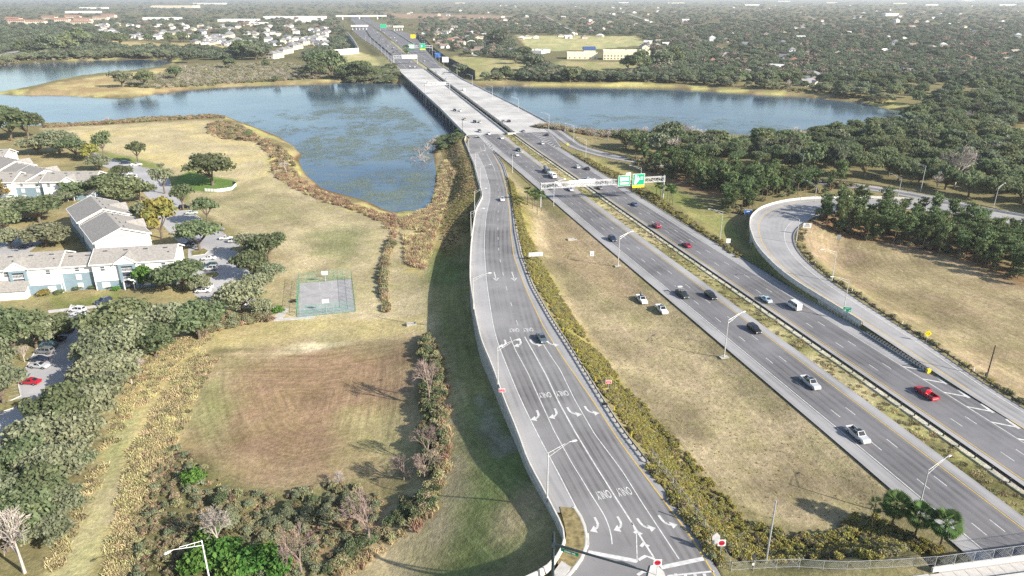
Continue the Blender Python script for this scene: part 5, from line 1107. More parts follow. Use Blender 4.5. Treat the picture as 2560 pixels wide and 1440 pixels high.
for px, py, kind, col, az, lab in ((193, 773, 'suv', WHT, 82, 'white car at the top of the shaded row'), (198, 784, 'sedan', WHT, 82, 'second white car down the shaded row'), (193, 794, 'sedan', DBL, 82, 'dark blue car below the white ones'), (178, 806, 'sedan', BLK, 82, 'black sedan with its nose out of the row'), (162, 824, 'suv', BLK, 82, 'black car at the middle of the row'), (137, 845, 'pickup', BLK, 82, 'long black pickup in the row'), (120, 862, 'suv', TEA, 82, 'dark teal car tucked under the trees'), (111, 876, 'suv', GRY, 82, 'grey car tucked under the trees below the teal one'), (95, 896, 'sedan', DBL, 82, 'dark car just behind the silver sedan'), (98, 912, 'sedan', SIL, -98, 'silver sedan at the lower end of the row'), (75, 952, 'sedan', RED, 84, 'bright red sedan at the end of the row'), (136, 1086, 'suv', (.16, .2, .2), 100, 'grey car glimpsed through the tree crowns'), (258, 752, 'suv', DBL, 150, 'dark car in front of the apartment hedge')): parked(px, py, kind, col, az, lab, G4)
# ------------------------------------------------------------------ buildings
ROOFM = mat('tan grey shingles', (.315, .297, .272), .95, .16, 1.6, bump=.3)
TEALW = mat('blue grey lap siding', (.20, .275, .32), .8, .06, .8)
WHTW = mat('white siding', (.72, .72, .70), .8, .05, .8)
TRIM = mat('white trim', (.80, .80, .78), .7, .04, 1)
DARKR = mat('painted stair shade and dark vents', (.05, .06, .08), .9, .1)
PANE = mat('window pane', (.10, .12, .14), .1, .1, 2, spec=.6)
BLIND = mat('closed blinds behind glass', (.62, .62, .60), .3, .05)
HOUSES = []     # (x, y, radius) kept clear of trees
b = MB(); b.box((0, 0, 0), (1.5, .12, 1.7)); WFR = b.mesh('window', TRIM)
b = MB(); b.box((0, -.05, .38), (1.2, .06, .62)); b.box((0, -.05, -.38), (1.2, .06, .62)); WPN = b.mesh('pane', PANE); b = MB(); b.box((0, -.05, .38), (1.2, .06, .62)); b.box((0, -.05, -.38), (1.2, .06, .62)); WPB = b.mesh('pane', BLIND)
def window(parent, loc, rz=0, sx=1, blind=False, name='window'):
    o = part(name, WFR, parent, loc, rz); o.scale = (sx, 1, 1); part('pane', WPB if blind else WPN, o); return o
b = MB(); b.box((0, 0, 0), (1.3, .35, .16)); VENT = b.mesh('roof_vent', DARKR); b = MB(); b.box((0, 0, 0), (.35, .35, .3)); STACK = b.mesh('vent_pipe', DARKR)
def gable_roof(b, x0, x1, y0, y1, ze, zr, oh=.6, m=0, th=.22):
    """ridge along x; two slabs with thickness"""
    ym = (y0+y1)/2; k = (zr-ze)/(ym-y0)
    for ys_, s_ in ((y0-oh, 1), (y1+oh, -1)):
        a = [(x0-oh, ys_, ze-k*oh), (x1+oh, ys_, ze-k*oh), (x1+oh, ym, zr), (x0-oh, ym, zr)]
        if s_ < 0: a = a[::-1]
        up = [(p[0], p[1], p[2]+th) for p in a]; b.quad(*up, m=m); b.quad(*a[::-1], m=m)
        for i in range(4): j = (i+1) % 4; b.quad(a[i], a[j], up[j], up[i], m=m)
def apartment(label, loc, az, wings, depth, stairs=(), H=8.6, ends=True, back=False):
    """wings: (x0, x1, front setback, two-tone height, roof drop); front looks to -y"""
    r = empty('apartment_block', loc, az, label, 'apartment building', 'apartment blocks')
    for x in np.linspace(wings[0][0], wings[-1][1], 8): HOUSES.append((loc[0]+math.cos(az)*x-math.sin(az)*depth/2, loc[1]+math.sin(az)*x+math.cos(az)*depth/2, depth*.62))
    for (x0, x1, sb_, h1, dr) in wings:
        y0, y1 = sb_, depth-sb_; xm = (x0+x1)/2; ze = H-dr; zr = ze+(y1-y0)/2*.40
        b = MB(); b.box((xm, (y0+y1)/2, h1/2-.3), (x1-x0, y1-y0, h1+.6)); b.obj('lower_wall', TEALW, r)
        b = MB(); b.box((xm, (y0+y1)/2, (h1+ze)/2), (x1-x0+.06, y1-y0+.06, ze-h1))
        for x in (x0-.03, x1+.03): b.quad((x, y0, ze), (x, y1, ze), (x, (y0+y1)/2, zr)); b.quad((x, y1, ze), (x, y0, ze), (x, (y0+y1)/2, zr))
        b.obj('upper_wall', WHTW, r)
        b = MB(); b.box((xm, y0-.08, h1), (x1-x0+.2, .12, .22)); [b.box((x, y0-.04, ze/2), (.22, .22, ze)) for x in (x0+.1, x1-.1)]; b.obj('trim_board', TRIM, r)
        b = MB(); gable_roof(b, x0, x1, y0, y1, ze, zr); rf = b.obj('roof', ROOFM, r)
        k = (zr-ze)/((y1-y0)/2)
        b = MB(); b.box((xm, y0-.68, ze-k*.6+.05), (x1-x0+1.3, .14, .34)); b.box((xm, y1+.68, ze-k*.6+.05), (x1-x0+1.3, .14, .34))
        for x in (x0-.66, x1+.66):
            for s_ in (-1, 1):
                ym = (y0+y1)/2; yo = ym+s_*((y1-y0)/2+.6); p = [(x-.07, yo, ze-k*.6-.12), (x-.07, ym, zr-.12), (x-.07, ym, zr+.26), (x-.07, yo, ze-k*.6+.26)]
                q = [(x+.07, *u[1:]) for u in p]; b.quad(*p); b.quad(*q[::-1]); [b.quad(p[i], q[i], q[(i+1) % 4], p[(i+1) % 4]) for i in range(4)]
        b.obj('fascia', TRIM, r)
        n = max(2, int((x1-x0)/5))
        for i in range(n):
            x = x0+(x1-x0)*(i+.5)/n; y = y0+(y1-y0)/2-1.6; v = part('roof_vent', VENT, rf, (x, y, zr-1.6*k+.3))
            v.rotation_euler = (math.atan(k), 0, 0)
            if i % 2: v = part('vent_pipe', STACK, rf, (x+1.2, y-2.0, zr-3.6*k+.3))
        n = max(1, int((x1-x0)/5.2))
        for i in range(n):
            x = x0+(x1-x0)*(i+.5)/n
            if any(abs(x-sx) < 3.2 for sx in stairs): continue
            for f, z in enumerate((1.5, 4.3, 7.0)):
                window(r, (x, y0-.1, min(z, ze-1.2)), 0, 1.5 if f == 0 and h1 < 4 else 1, f < 2)
                if back: window(r, (x, y1+.1, min(z, ze-1.2)), math.pi, 1, False)
    if ends:
        for x, rz in ((wings[0][0], -math.pi/2), (wings[-1][1], math.pi/2)):
            for y in (depth*.3, depth*.7):
                for z in (1.5, 4.3, 7.0): window(r, (x+(-.1 if rz < 0 else .1), y, z-.2), rz, .9, z > 4)
    for sx in stairs:
        st = empty('stair_bay', None or (sx, 0, 0)); st.parent = r; KIDS.setdefault(r.name, []).append(st)
        b = MB(); b.box((0, -.15, 4.1), (3.4, .5, 8.2)); b.obj('recess_shade', DARKR, st)  # solid dark block before the wall, its colour paints the stair opening's shade
        b = MB(); [b.box((s_*2.0, -.35, 4.2), (.75, 1.0, 8.4)) for s_ in (-1, 1)]; b.box((0, -.4, 8.0), (4.8, 1.0, .9)); b.obj('surround', TEALW, st)
        b = MB(); b.box((0, -.5, 2.9), (3.3, .25, .3)); b.box((0, -.5, 5.7), (3.3, .25, .3)); [b.box((x, -.52, z), (.06, .06, 1.0)) for z in (3.5, 6.3) for x in np.linspace(-1.5, 1.5, 9)]; b.box((0, -.52, 4.0), (3.2, .08, .08)); b.box((0, -.52, 6.8), (3.2, .08, .08))
        b.obj('balustrade', TRIM, st)
        b = MB(); w = 3.4; zt = H+2.2
        for s_ in (-1, 1):
            p = [(0, -1.3, zt), (s_*w, -1.3, H-.1), (s_*w, 4.5, H-.1), (0, 4.5, zt)]; p = p if s_ > 0 else p[::-1]; b.quad(*[(q[0], q[1], q[2]+.2) for q in p]); b.quad(*p[::-1])
            b.quad((0, -1.3, zt), (0, -1.3, zt+.2), (s_*w, -1.3, H+.1), (s_*w, -1.3, H-.1)) if s_ < 0 else b.quad((s_*w, -1.3, H-.1), (s_*w, -1.3, H+.1), (0, -1.3, zt+.2), (0, -1.3, zt))
        b.obj('cross_gable', ROOFM, st)
        b = MB(); [b.quad((0, -1.36, zt-.25), (s_*w, -1.36, H-.35), (s_*w, -1.36, H+.2), (0, -1.36, zt+.3)) for s_ in (-1, 1)]; b.quad((-w+.5, -1.0, H-.3), (w-.5, -1.0, H-.3), (0, -1.0, zt-.1)); b.obj('gable_trim', TRIM, st)
        b = MB(); [b.box((s_*1.4, -1.6, 1.4), (.2, .2, 2.8)) for s_ in (-1, 1)]; b.quad((-2.0, -2.2, 2.7), (0, -2.2, 3.6), (0, -.4, 3.6), (-2.0, -.4, 2.7)); b.quad((0, -2.2, 3.6), (2.0, -2.2, 2.7), (2.0, -.4, 2.7), (0, -.4, 3.6)); b.obj('porch', TRIM, st)
    return r
ZG = 2.5
apartment('long blue and white apartment block nearest the bottom left', (-106.2, 213.6, ZG), R(11.5), [(-56, -33, 0, 3.0, 0), (-33, -23.5, 1.3, 5.8, .5), (-23.5, 0, 0, 3.0, 0)], 13.5, (-13.5, -44))
dB = math.hypot(-166.4+134, 276.5-235.2)
apartment('apartment block seen end on between the two long rows', (-126.2, 240.6, ZG), R(128), [(0, 24, 0, 3.0, 0), (24, 30, 1.2, 5.8, .6), (30, dB, 0, 3.0, 0)], 17, (12, 40))
apartment('apartment row behind with the second long roof', (-186.8, 316.6, ZG), R(2.5), [(-58, -35, 0, 3.0, 0), (-35, -22, 1.3, 5.8, .5), (-22, 0, 0, 3.0, 0)], 14, (-10, -46))
apartment('apartment block with stepped roofs behind the second row', (-207, 330.5, ZG), R(-37+180), [(0, 16, 0, 3.0, 0), (16, 32, .8, 3.0, .6), (32, 52, 0, 3.0, 0)], 16, (10, 40))
apartment('apartment block at the far left edge by the big oak', (-260, 368, ZG), R(8), [(-22, 0, 0, 3.0, 0)], 14, (-11,))
def garage():
    p = U(4, 752, 2.5); r = empty('garage', (p[0], p[1], ZG), R(11.5), 'small white garage with tan roof at the left edge', 'garage')
    b = MB(); b.box((0, 4, 1.5), (14, 8, 3.2)); [b.quad((x, 0, 3.1), (x, 8, 3.1), (x, 4, 5.4)) for x in (-7, 7)]; b.obj('wall', WHTW, r); b = MB(); gable_roof(b, -7, 7, 0, 8, 3.1, 5.3); b.obj('roof', ROOFM, r)
    b = MB(); [b.box((x, -.06, 1.2), (2.6, .1, 2.3)) for x in (-4.6, 0, 4.6)]; b.obj('garage_doors', TRIM, r); HOUSES.append((p[0], p[1]+4, 8))
garage()
# car parks, paths and kerbs round the apartments
lotU = UP([(236, 382), (300, 404), (392, 428), (424, 450), (432, 485), (492, 540), (552, 580), (598, 612), (640, 700), (640, 770), (560, 772), (486, 738), (470, 660), (470, 620), (440, 600), (400, 555), (380, 505), (330, 450), (280, 424), (220, 400)], ZG)
lt = flat_poly('car_park', lotU, ZG+.02, LOTM); lt2 = flat_poly('car_park', UP([(178, 762), (215, 770), (236, 790), (210, 860), (170, 930), (130, 1010), (60, 1110), (-60, 1240), (-60, 1040), (10, 1010), (52, 990), (46, 962), (62, 925), (88, 878), (120, 838), (160, 800)], ZG), ZG+.02, LOTM)
flat_poly('courtyard_road', UP([(-40, 600), (110, 560), (130, 585), (60, 640), (-40, 665)], ZG), ZG+.02, LOTM)
def kerb(path, z=ZG+.02): b = MB(); b.sweep([Vector((*U(x, y, ZG), z)) for x, y in path], [(-.12, -.05), (.12, -.05), (.12, .14), (-.12, .14)]); o = b.obj('kerb', CONCW); o['kind'] = 'structure'
kerb([(236, 382), (300, 404), (392, 428), (424, 450), (432, 485), (492, 540), (552, 580), (598, 612)]); kerb([(10, 1010), (52, 990), (46, 962), (62, 925), (88, 878), (120, 838), (160, 800), (178, 762)])
def grass_island(pts): b = MB(); b.prism(UP(pts, ZG), ZG, ZG+.16); o = b.obj('kerb_island', mat('kerb island grass', (.24, .22, .09), 1, .3, 1.0)); o['kind'] = 'structure'; kerb(pts+pts[:1])
for pts in ([(478, 628), (510, 622), (520, 628), (512, 636), (482, 640)], [(508, 686), (540, 680), (549, 688), (540, 694), (512, 696)], [(574, 620), (610, 616), (622, 622), (600, 630), (578, 626)], [(448, 520), (474, 520), (478, 526), (452, 528)], [(-40, 1024), (40, 1000), (74, 994), (76, 1002), (40, 1018), (-40, 1044)]): grass_island(pts)
b = MB(); b.prism(UP([(120, 776), (300, 756), (302, 762), (120, 783)], ZG), ZG, ZG+.05); o = b.obj('footpath', SLABM); o['kind'] = 'structure'
b = MB()
def stall(a, c):
    p, q = Vector((*U(*a, ZG), ZG+.034)), Vector((*U(*c, ZG), ZG+.034)); line_marks(b, [p, q], .12, up=0)
for i in range(9): x, y = 306+i*11, 436+i*11; stall((x, y), (x+20, y-3))
for i in range(10): stall((496-i*1.5, 640+i*10), (528-i*1.5, 637+i*10))
for i in range(6): stall((20+i*2, 1000-i*9), (78+i*4, 990-i*9))
o = b.obj('stall_marking', PAINT); o['kind'] = 'structure'
# basketball court
crt = [Vector((*U(x, y, ZG), ZG+.05)) for x, y in ((753, 712), (872, 699), (887, 778), (748, 788))]
c0 = sum(crt, Vector())/4; caz = math.atan2((crt[1]-crt[0]+crt[2]-crt[3]).y, (crt[1]-crt[0]+crt[2]-crt[3]).x)
court = empty('basketball_court', c0, caz, 'grey basketball court inside a tall green mesh fence', 'court'); cw, cl = 15.2, 26.0
b = MB(); b.box((0, 0, -.08), (cw+.8, cl+.8, .14)); b.obj('court_slab', mat('worn court asphalt', (.36, .35, .35), .9, .1, .3, col2=(.27, .265, .265)), court)
b = MB()
def cline(pts, w=.1): line_marks(b, [Vector((x, y, 0)) for x, y in pts], w, up=.004)
cline([(-7.3, -12.7), (7.3, -12.7), (7.3, 12.7), (-7.3, 12.7), (-7.3, -12.7)])
arc = lambda cx, cy, r_, a0, a1, n=20: [(cx+r_*math.cos(a0+(a1-a0)*i/n), cy+r_*math.sin(a0+(a1-a0)*i/n)) for i in range(n+1)]
cline(arc(0, 0, 1.8, 0, 2*math.pi)); cline([(-7.3, 0), (7.3, 0)])
for s_ in (-1, 1): cline([(-1.9, s_*12.7), (-1.9, s_*7.0)]); cline([(1.9, s_*12.7), (1.9, s_*7.0)]); cline(arc(0, s_*7.0, 1.9, 0, -s_*math.pi, 12)); cline(arc(0, s_*11.2, 6.7, 0, -s_*math.pi, 20))
b.obj('court_marking', PAINT, court)
GRNF = mat('green coated fence', (.06, .30, .20), .6, .1)
for i, (a, c) in enumerate((((-8.2, -13.6), (8.2, -13.6)), ((8.2, -13.6), (8.2, 13.6)), ((8.2, 13.6), (-8.2, 13.6)), ((-8.2, 13.6), (-8.2, -13.6)))):
    A_, B_ = Vector((*a, 0)), Vector((*c, 0)); n = 6 if i % 2 == 0 else 9; b = MB()
    for k in range(n+1): p = A_.lerp(B_, k/n); b.tube(p+Vector((0, 0, -.1)), p+Vector((0, 0, 3.4)), .05, n=5)
    for z in (.1, 1.7, 3.36): b.tube(A_+Vector((0, 0, z)), B_+Vector((0, 0, z)), .035, n=4)
    b.obj('fence_frame', GRNF, court); b = MB(); L_ = (B_-A_).length; k = int(L_/.34)
    for j in range(k):
        for s_ in (0, 1):
            f0 = j/k; f1 = f0+3.3/L_*(1 if s_ else -1); cz = lambda f: 0
            z1 = 3.3
            if f1 > 1: z1 = 3.3*(1-f0)/(f1-f0); f1 = 1
            if f1 < 0: z1 = 3.3*f0/(f0-f1); f1 = 0
            p, q = A_.lerp(B_, f0)+Vector((0, 0, .05)), A_.lerp(B_, f1)+Vector((0, 0, z1)); w = Vector((0, 0, .012)); b.quad(p-w, q-w, q+w, p+w)
    b.obj('fence_mesh', GRNF, court)
for s_ in (-1, 1):
    h = empty('basketball_hoop', c0+Matrix.Rotation(caz, 3, 'Z') @ Vector((0, s_*12.9, .0)), caz, 'white basketball hoop at the %s end of the court' % ('near' if s_ < 0 else 'far'), 'basketball hoop', 'court hoops')
    b = MB(); b.tube((0, 0, 0), (0, 0, 2.9), .08, n=7); b.tube((0, 0, 2.8), (0, -s_*1.0, 3.3), .06, n=6); b.obj('post', POLEM, h); b = MB(); b.box((0, -s_*1.1, 3.4), (1.9, .06, 1.15)); b.obj('backboard', WHITEP, h)
    b = MB(); [b.tube((.24*math.cos(a), -s_*1.4+.24*math.sin(a), 3.05), (.24*math.cos(a+.6), -s_*1.4+.24*math.sin(a+.6), 3.05), .02, n=4) for a in np.arange(0, 6.3, .6)]; b.obj('rim', mat('orange rim', (.5, .12, .02), .6, .1), h)
p = U(736, 755, ZG); r = empty('picnic_table', (p[0], p[1], ZG), .3, 'small dark picnic table beside the court fence', 'table'); b = MB(); b.box((0, 0, .75), (1.7, .8, .06)); b.obj('table_top', WOOD, r); b = MB(); [b.box((0, y, .45), (1.7, .3, .05)) for y in (-.75, .75)]; b.obj('bench', WOOD, r); b = MB(); [b.box((x, 0, .37), (.08, 1.4, .72)) for x in (-.6, .6)]; b.obj('leg', DSTEEL, r)
b = MB(); b.prism(UP([(680, 795), (712, 770), (722, 772), (706, 796), (785, 790), (785, 796), (684, 803)], ZG), ZG, ZG+.06); o = b.obj('footpath', SLABM); o['kind'] = 'structure'
def pale_fence(label, pts, h=1.4):
    r = empty('board_fence', (*U(*pts[0], ZG), ZG), 0, label, 'fence'); o0 = Vector(r.location); q = [Vector((*U(*p, ZG), ZG))-o0 for p in pts]; P = resamp([p.xy for p in q], 20); me = None
    for i in range(19):
        a, c = P[i], P[i+1]; L_ = float(np.hypot(*(c-a))); m_ = (a+c)/2
        b = MB(); b.box((0, 0, h/2), (L_-.12, .06, h)); part('fence_panel', b.mesh('fence_panel', TRIM), r, (m_[0], m_[1], 0), math.atan2(c[1]-a[1], c[0]-a[0])); b = MB(); b.tube((a[0], a[1], 0), (a[0], a[1], h+.1), .06, n=5); b.obj('fence_post', DSTEEL, r)
pale_fence('low pale fence curving round the green under the big oak', [(512, 478), (545, 480), (580, 475), (591, 464), (590, 455)])
pale_fence('white board fence at the end of the car park under trees', [(600, 770), (640, 764), (641, 755)])
# ------------------------------------------------------------------ far houses and larger buildings
HROOF = [mat('far roof %s' % n, c, .95, .12, .5) for n, c in (('grey', (.25, .245, .25)), ('tan', (.33, .28, .23)), ('brown', (.22, .17, .14)), ('white', (.6, .6, .58)), ('terracotta', (.34, .17, .12)), ('slate', (.15, .16, .18)))]
HWALL = [mat('far wall %s' % n, c, .9, .06, .5) for n, c in (('white', (.74, .73, .70)), ('cream', (.66, .58, .44)), ('pink', (.60, .46, .38)), ('pale grey', (.55, .56, .57)))]
def house_meshes(kind):
    w, d, h = (15, 11, 3.4) if kind != 2 else (11, 11, 6)
    b = MB(); b.box((0, 0, h/2-.3), (w, d, h+.6))
    if kind == 1: [b.quad((x, -d/2, h), (x, d/2, h), (x, 0, h+3.2)) for x in (-w/2, w/2)]; b.box((3.5, -d/2-2, h/2-.3), (5.5, 4.2, h+.6)); b.quad((.75, -d/2-4.1, h), (6.25, -d/2-4.1, h), (3.5, -d/2-4.1, h+1.9))
    wm = b.mesh('wall', HWALL[0]); b = MB()
    if kind == 1:
        gable_roof(b, -w/2, w/2, -d/2, d/2, h, h+3.2)
        for s_ in (-1, 1): p = [(3.5, -d/2-4.6, h+2.1), (3.5+s_*3.3, -d/2-4.6, h-.2), (3.5+s_*3.3, -1, h-.2+.0), (3.5, -1, h+2.1)]; b.quad(*(p if s_ > 0 else p[::-1]))
    else:
        e = .7; z = h+3.0; rx = w/2-d/2+.01; p = [(-w/2-e, -d/2-e, h-.2), (w/2+e, -d/2-e, h-.2), (w/2+e, d/2+e, h-.2), (-w/2-e, d/2+e, h-.2)]; r0, r1 = (-rx, 0, z), (rx, 0, z)
        b.quad(p[0], p[1], r1, r0); b.quad(p[1], p[2], r1); b.quad(p[2], p[3], r0, r1); b.quad(p[3], p[0], r0); b.quad(*[(q[0], q[1], q[2]-.02) for q in p[::-1]])
    rm = b.mesh('roof', HROOF[0])
    b = MB(); b.box((0, 0, 0), (1.6, .14, 1.4)); wd = b.mesh('window', PANE); b = MB(); b.box((0, 0, 0), (4.6 if kind == 1 else 2.6, .14, 2.3)); gd = b.mesh('garage_door', TRIM)
    return w, d, h, wm, rm, wd, gd
HM = [house_meshes(k) for k in range(3)]
RN = ['grey', 'tan', 'brown', 'white', 'terracotta', 'slate']; WN_ = ['white', 'cream', 'pink', 'pale grey']
def house(x, y, az, kind, rc, wc, label=None, group=None, z=3, sc=1.0, cat='house'):
    w, d, h, wm, rm, wd, gd = HM[kind]; r = empty('house', (x, y, z), az, label or '%s %s house with %s %s roof %s' % (WN_[wc], 'two storey' if kind == 2 else 'single storey', RN[rc], 'gabled' if kind == 1 else 'hipped', group[1]), cat, group[0] if group else None); r.scale = (sc,)*3
    o = part('wall', wm, r); o.material_slots[0].link = 'OBJECT'; o.material_slots[0].material = HWALL[wc]
    o = part('roof', rm, r); o.material_slots[0].link = 'OBJECT'; o.material_slots[0].material = HROOF[rc]
    if y < 1500:
        for f in range(2 if kind == 2 else 1):
            for wx in ((-w*.33, 0) if kind == 1 else (-w*.33, w*.1)): part('window', wd, r, (wx, -d/2-.05, 1.6+f*2.8))
            part('window', wd, r, (w/2+.05, 0, 1.6+f*2.8), math.pi/2); part('window', wd, r, (-w/2-.05, 0, 1.6+f*2.8), math.pi/2)
        part('garage_door', gd, r, (3.5 if kind == 1 else w*.33, (-d/2-4.15) if kind == 1 else -d/2-.05, 1.15))
    HOUSES.append((x, y, 9.5*sc)); return r
rh = random.Random(21)
GA_ = ('houses in the wooded suburb right of the motorway', 'in the right suburb'); GB_ = ('houses beside the motorway sound wall', 'behind the sound wall'); GC_ = ('houses in the grey roofed estate across the lake', 'in the lakeside estate'); GD_ = ('houses along the right lake shore', 'on the right lake shore')
def far_house(px, py, grp, kinds=(0, 1, 2), rcs=(0, 1, 2, 3, 5), wcs=(0, 0, 1, 3), sc=1.0):
    p = U(px, py, 3); house(p[0], p[1], rh.uniform(-.5, .5)+rh.choice((0, 0, 1.57)), rh.choice(kinds), rh.choice(rcs), rh.choice(wcs), None, grp, 3, sc*rh.uniform(.9, 1.15))
for px, py in ((1092, 88), (1106, 92), (1118, 84), (1124, 104), (1100, 108), (1140, 100), (1152, 112), (1170, 96), (1178, 108), (1196, 98), (1188, 134), (1200, 128), (1210, 116), (1130, 76), (1098, 76), (1146, 80), (1110, 120), (1090, 100), (1212, 92), (1180, 84)): far_house(px, py, GB_, (0, 1), (0, 1, 2, 4, 3), (0, 1, 2))
for px, py in ((1832, 190), (1868, 186), (1876, 192), (1940, 176), (2002, 206), (2016, 214), (2040, 201), (2054, 198), (2110, 200), (2258, 184), (2352, 194), (2030, 192)): far_house(px, py, GD_, (0, 1), (3, 0, 4, 1, 5), (0, 0, 1))
for px, py in ((1304, 98), (1318, 96), (1340, 96), (1402, 92), (1420, 96), (1432, 88), (1460, 96), (1480, 82), (1500, 92), (1505, 74), (1476, 74), (1620, 110), (1650, 108), (1640, 118), (1666, 116), (1610, 122)): far_house(px, py, GA_, (0, 1), (0, 1, 3), (0, 1, 2))
cnt = 0
while cnt < 135:
    px = rh.uniform(1000, 2560); py = 14+150*rh.random()**1.5; lo = 0 if px > 1230 else 40
    if py > 70+lo and px < 1700: continue
    if py < 30 and rh.random() < .4: continue
    if any(math.hypot(U(px, py, 3)[0]-h[0], U(px, py, 3)[1]-h[1]) < 24 for h in HOUSES[-200:]): continue
    s_, o_ = tofw(*[np.array([v]) for v in U(px, py, 3)])
    if o_[0] < 95: continue
    far_house(px, py, GA_, (0, 0, 1, 2), (0, 1, 2, 3, 3, 4, 5), (0, 0, 0, 1, 2, 3), 1.0+.25*(py < 60)); cnt += 1
for x0, x1, y0, y1, n in ((240, 470, 62, 100, 46), (470, 650, 64, 114, 46), (650, 820, 66, 120, 36)):
    for i in range(n): far_house(rh.uniform(x0, x1), rh.uniform(y0, y1), GC_, (1, 2, 2), (0, 0, 5), (0, 0, 1), 1.15)
for i in range(10): p = U(682+i*12.5, 146-i*5.5+(i % 2)*3, 3); house(p[0], p[1], -.35, 2, 0, 1, ['cream townhouse with grey roof, nearest of the row by the reeds', 'cream townhouse second in the row by the reeds', 'cream townhouse third in the row by the reeds'][i] if i < 3 else None, ('townhouses in a row beyond the reeds', 'in the townhouse row'), 3, 1.2)
def block(label, px, py, w, d, h, az, wall, roof, name='commercial_building', cat='building', floors=1, bays=0, pitched=None, para=True):
    p = U(px, py, 3); r = empty(name, (p[0], p[1], 3), az, label, cat)
    b = MB(); b.box((0, d/2, h/2-.5), (w, d, h+1)); b.obj('wall', wall, r)
    if pitched: b = MB(); gable_roof(b, -w/2, w/2, 0, d, h, h+pitched, 1.0); b.obj('roof', roof, r)
    else:
        b = MB(); b.box((0, d/2, h+.06), (w-1.2, d-1.2, .1)); rf = b.obj('roof', roof, r)
        if para: b = MB(); [b.box(c, s_) for c, s_ in (((0, .3, h+.4), (w, .6, .8)), ((0, d-.3, h+.4), (w, .6, .8)), ((-w/2+.3, d/2, h+.4), (.6, d-1.2, .8)), ((w/2-.3, d/2, h+.4), (.6, d-1.2, .8)))]; b.obj('parapet', wall, r)
        b = MB(); b.box((0, 0, 0), (2.4, 2, 1.4)); um = b.mesh('roof_unit', STEEL)
        for i in range(max(2, int(w/22))): part('roof_unit', um, rf, (-w/2+w*(i+.5)/max(2, int(w/22)), d*.5+(i % 3-1)*d*.2, h+.8))
    if bays:
        b = MB(); b.box((0, 0, 0), (1.9, .2, 1.5)); wd = b.mesh('window', PANE)
        for f in range(floors):
            for i in range(bays): part('window', wd, r, (-w/2+w*(i+.5)/bays, -.06, 1.9+f*3.6))
    for x in np.linspace(-w/2, w/2, max(2, int(w/14))): HOUSES.append((p[0]+x*math.cos(az)-math.sin(az)*d/2, p[1]+x*math.sin(az)+math.cos(az)*d/2, d*.62))
    return r
CRM = mat('cream school wall', (.72, .66, .48), .9, .05, .3); WHB = mat('white commercial wall', (.74, .73, .71), .9, .05, .2); WRF = mat('white membrane roof', (.72, .72, .70), .8, .08, .1); CRB = mat('cream warehouse wall', (.68, .60, .45), .9, .06, .1); TRC = mat('terracotta tile roof', (.36, .19, .13), .95, .15, .4); BLR = mat('blue metal roof', (.05, .09, .22), .5, .1)
block('two storey cream and white school building with rows of paired windows', 1566, 150, 66, 24, 12, -.06, CRM, WRF, 'school_building', 'school', 2, 14)
block('lower cream school wing left of the two storey block', 1456, 148, 44, 24, 8, -.02, CRM, WRF, 'school_building', 'school', 1, 6)
block('small blue pitched roof hall between the school wings', 1474, 134, 18, 18, 6, .02, CRM, BLR, 'school_hall', 'school', 1, 3, 4)
block('white portable classroom with a long sloping side by the playing field', 1338, 134, 22, 34, 4, -.45, WHB, WRF, 'portable_classroom', 'school')
block('grey classroom block half hidden by trees beside the school field', 1290, 132, 26, 12, 4, -.3, HWALL[3], HROOF[0], 'classroom', 'school', 1, 4, 3)
block('huge cream warehouse on the skyline at upper left', 430, 20, 330, 120, 16, -.05, CRB, WRF); block('white warehouse behind the cream one on the left skyline', 520, 11, 330, 110, 14, -.05, WHB, WRF)
block('white retail store in the left commercial strip', 200, 33, 160, 70, 9, 0, WHB, WRF); block('long white store beyond the grey roofed estate', 730, 48, 230, 80, 9, -.05, WHB, WRF, bays=18); block('white flat roofed store left of the long white one', 590, 55, 130, 60, 8, -.04, WHB, WRF, bays=10)
block('white flat store at the end of the left commercial strip', 400, 50, 130, 50, 8, .03, WHB, WRF); block('pale store behind the left woods', 230, 22, 180, 60, 9, 0, WHB, WRF); block('small white shop near the long white store', 640, 62, 60, 34, 6, .05, WHB, WRF, bays=6)
block('white store with a dark front among the shops', 770, 56, 90, 34, 8, 0, WHB, WRF, bays=8)
for i, (px, py) in enumerate(((40, 60), (88, 62), (150, 56), (205, 56), (180, 48), (250, 50), (30, 54), (120, 50), (270, 44), (200, 64))): block(['terracotta roofed apartment block at the far left edge', 'terracotta roofed block second from the left edge', 'terracotta roofed block in front of the white store', 'terracotta roofed block beside the left woods', 'terracotta roofed block tucked behind its neighbours', 'terracotta roofed block nearest the commercial strip', 'terracotta roofed block partly behind the leftmost', 'terracotta roofed block in the middle of the group', 'terracotta roofed block furthest right of the group', 'terracotta roofed block lowest on the slope to the lake'][i], px, py, 58, 20, 11, rh.uniform(-.2, .2), HWALL[1 if i % 2 else 2], TRC, 'apartment_block', 'apartment building', 3, 9, 4)
for i, (px, py, w) in enumerate(((1690, 9, 200), (1880, 14, 140), (2230, 40, 60), (2250, 10, 160), (2420, 3, 240), (1560, 8, 120), (2080, 8, 140), (1960, 4, 200), (2330, 14, 120), (1150, 9, 110), (2520, 14, 160))): block(['white hall on the skyline above the school', 'pinkish block on the right skyline', 'cream apartment block rising from the right woods', 'long cream building on the right skyline', 'long white building on the horizon at far right', 'small white building on the skyline above the houses', 'white shed on the middle of the right skyline', 'white store row on the horizon right of centre', 'white store low in the woods at far right', 'white block above the motorway trees', 'white building at the right edge of the skyline'][i], px, py, w, 40, 11, 0, WHB if i % 3 else CRB, WRF if i != 1 else TRC)
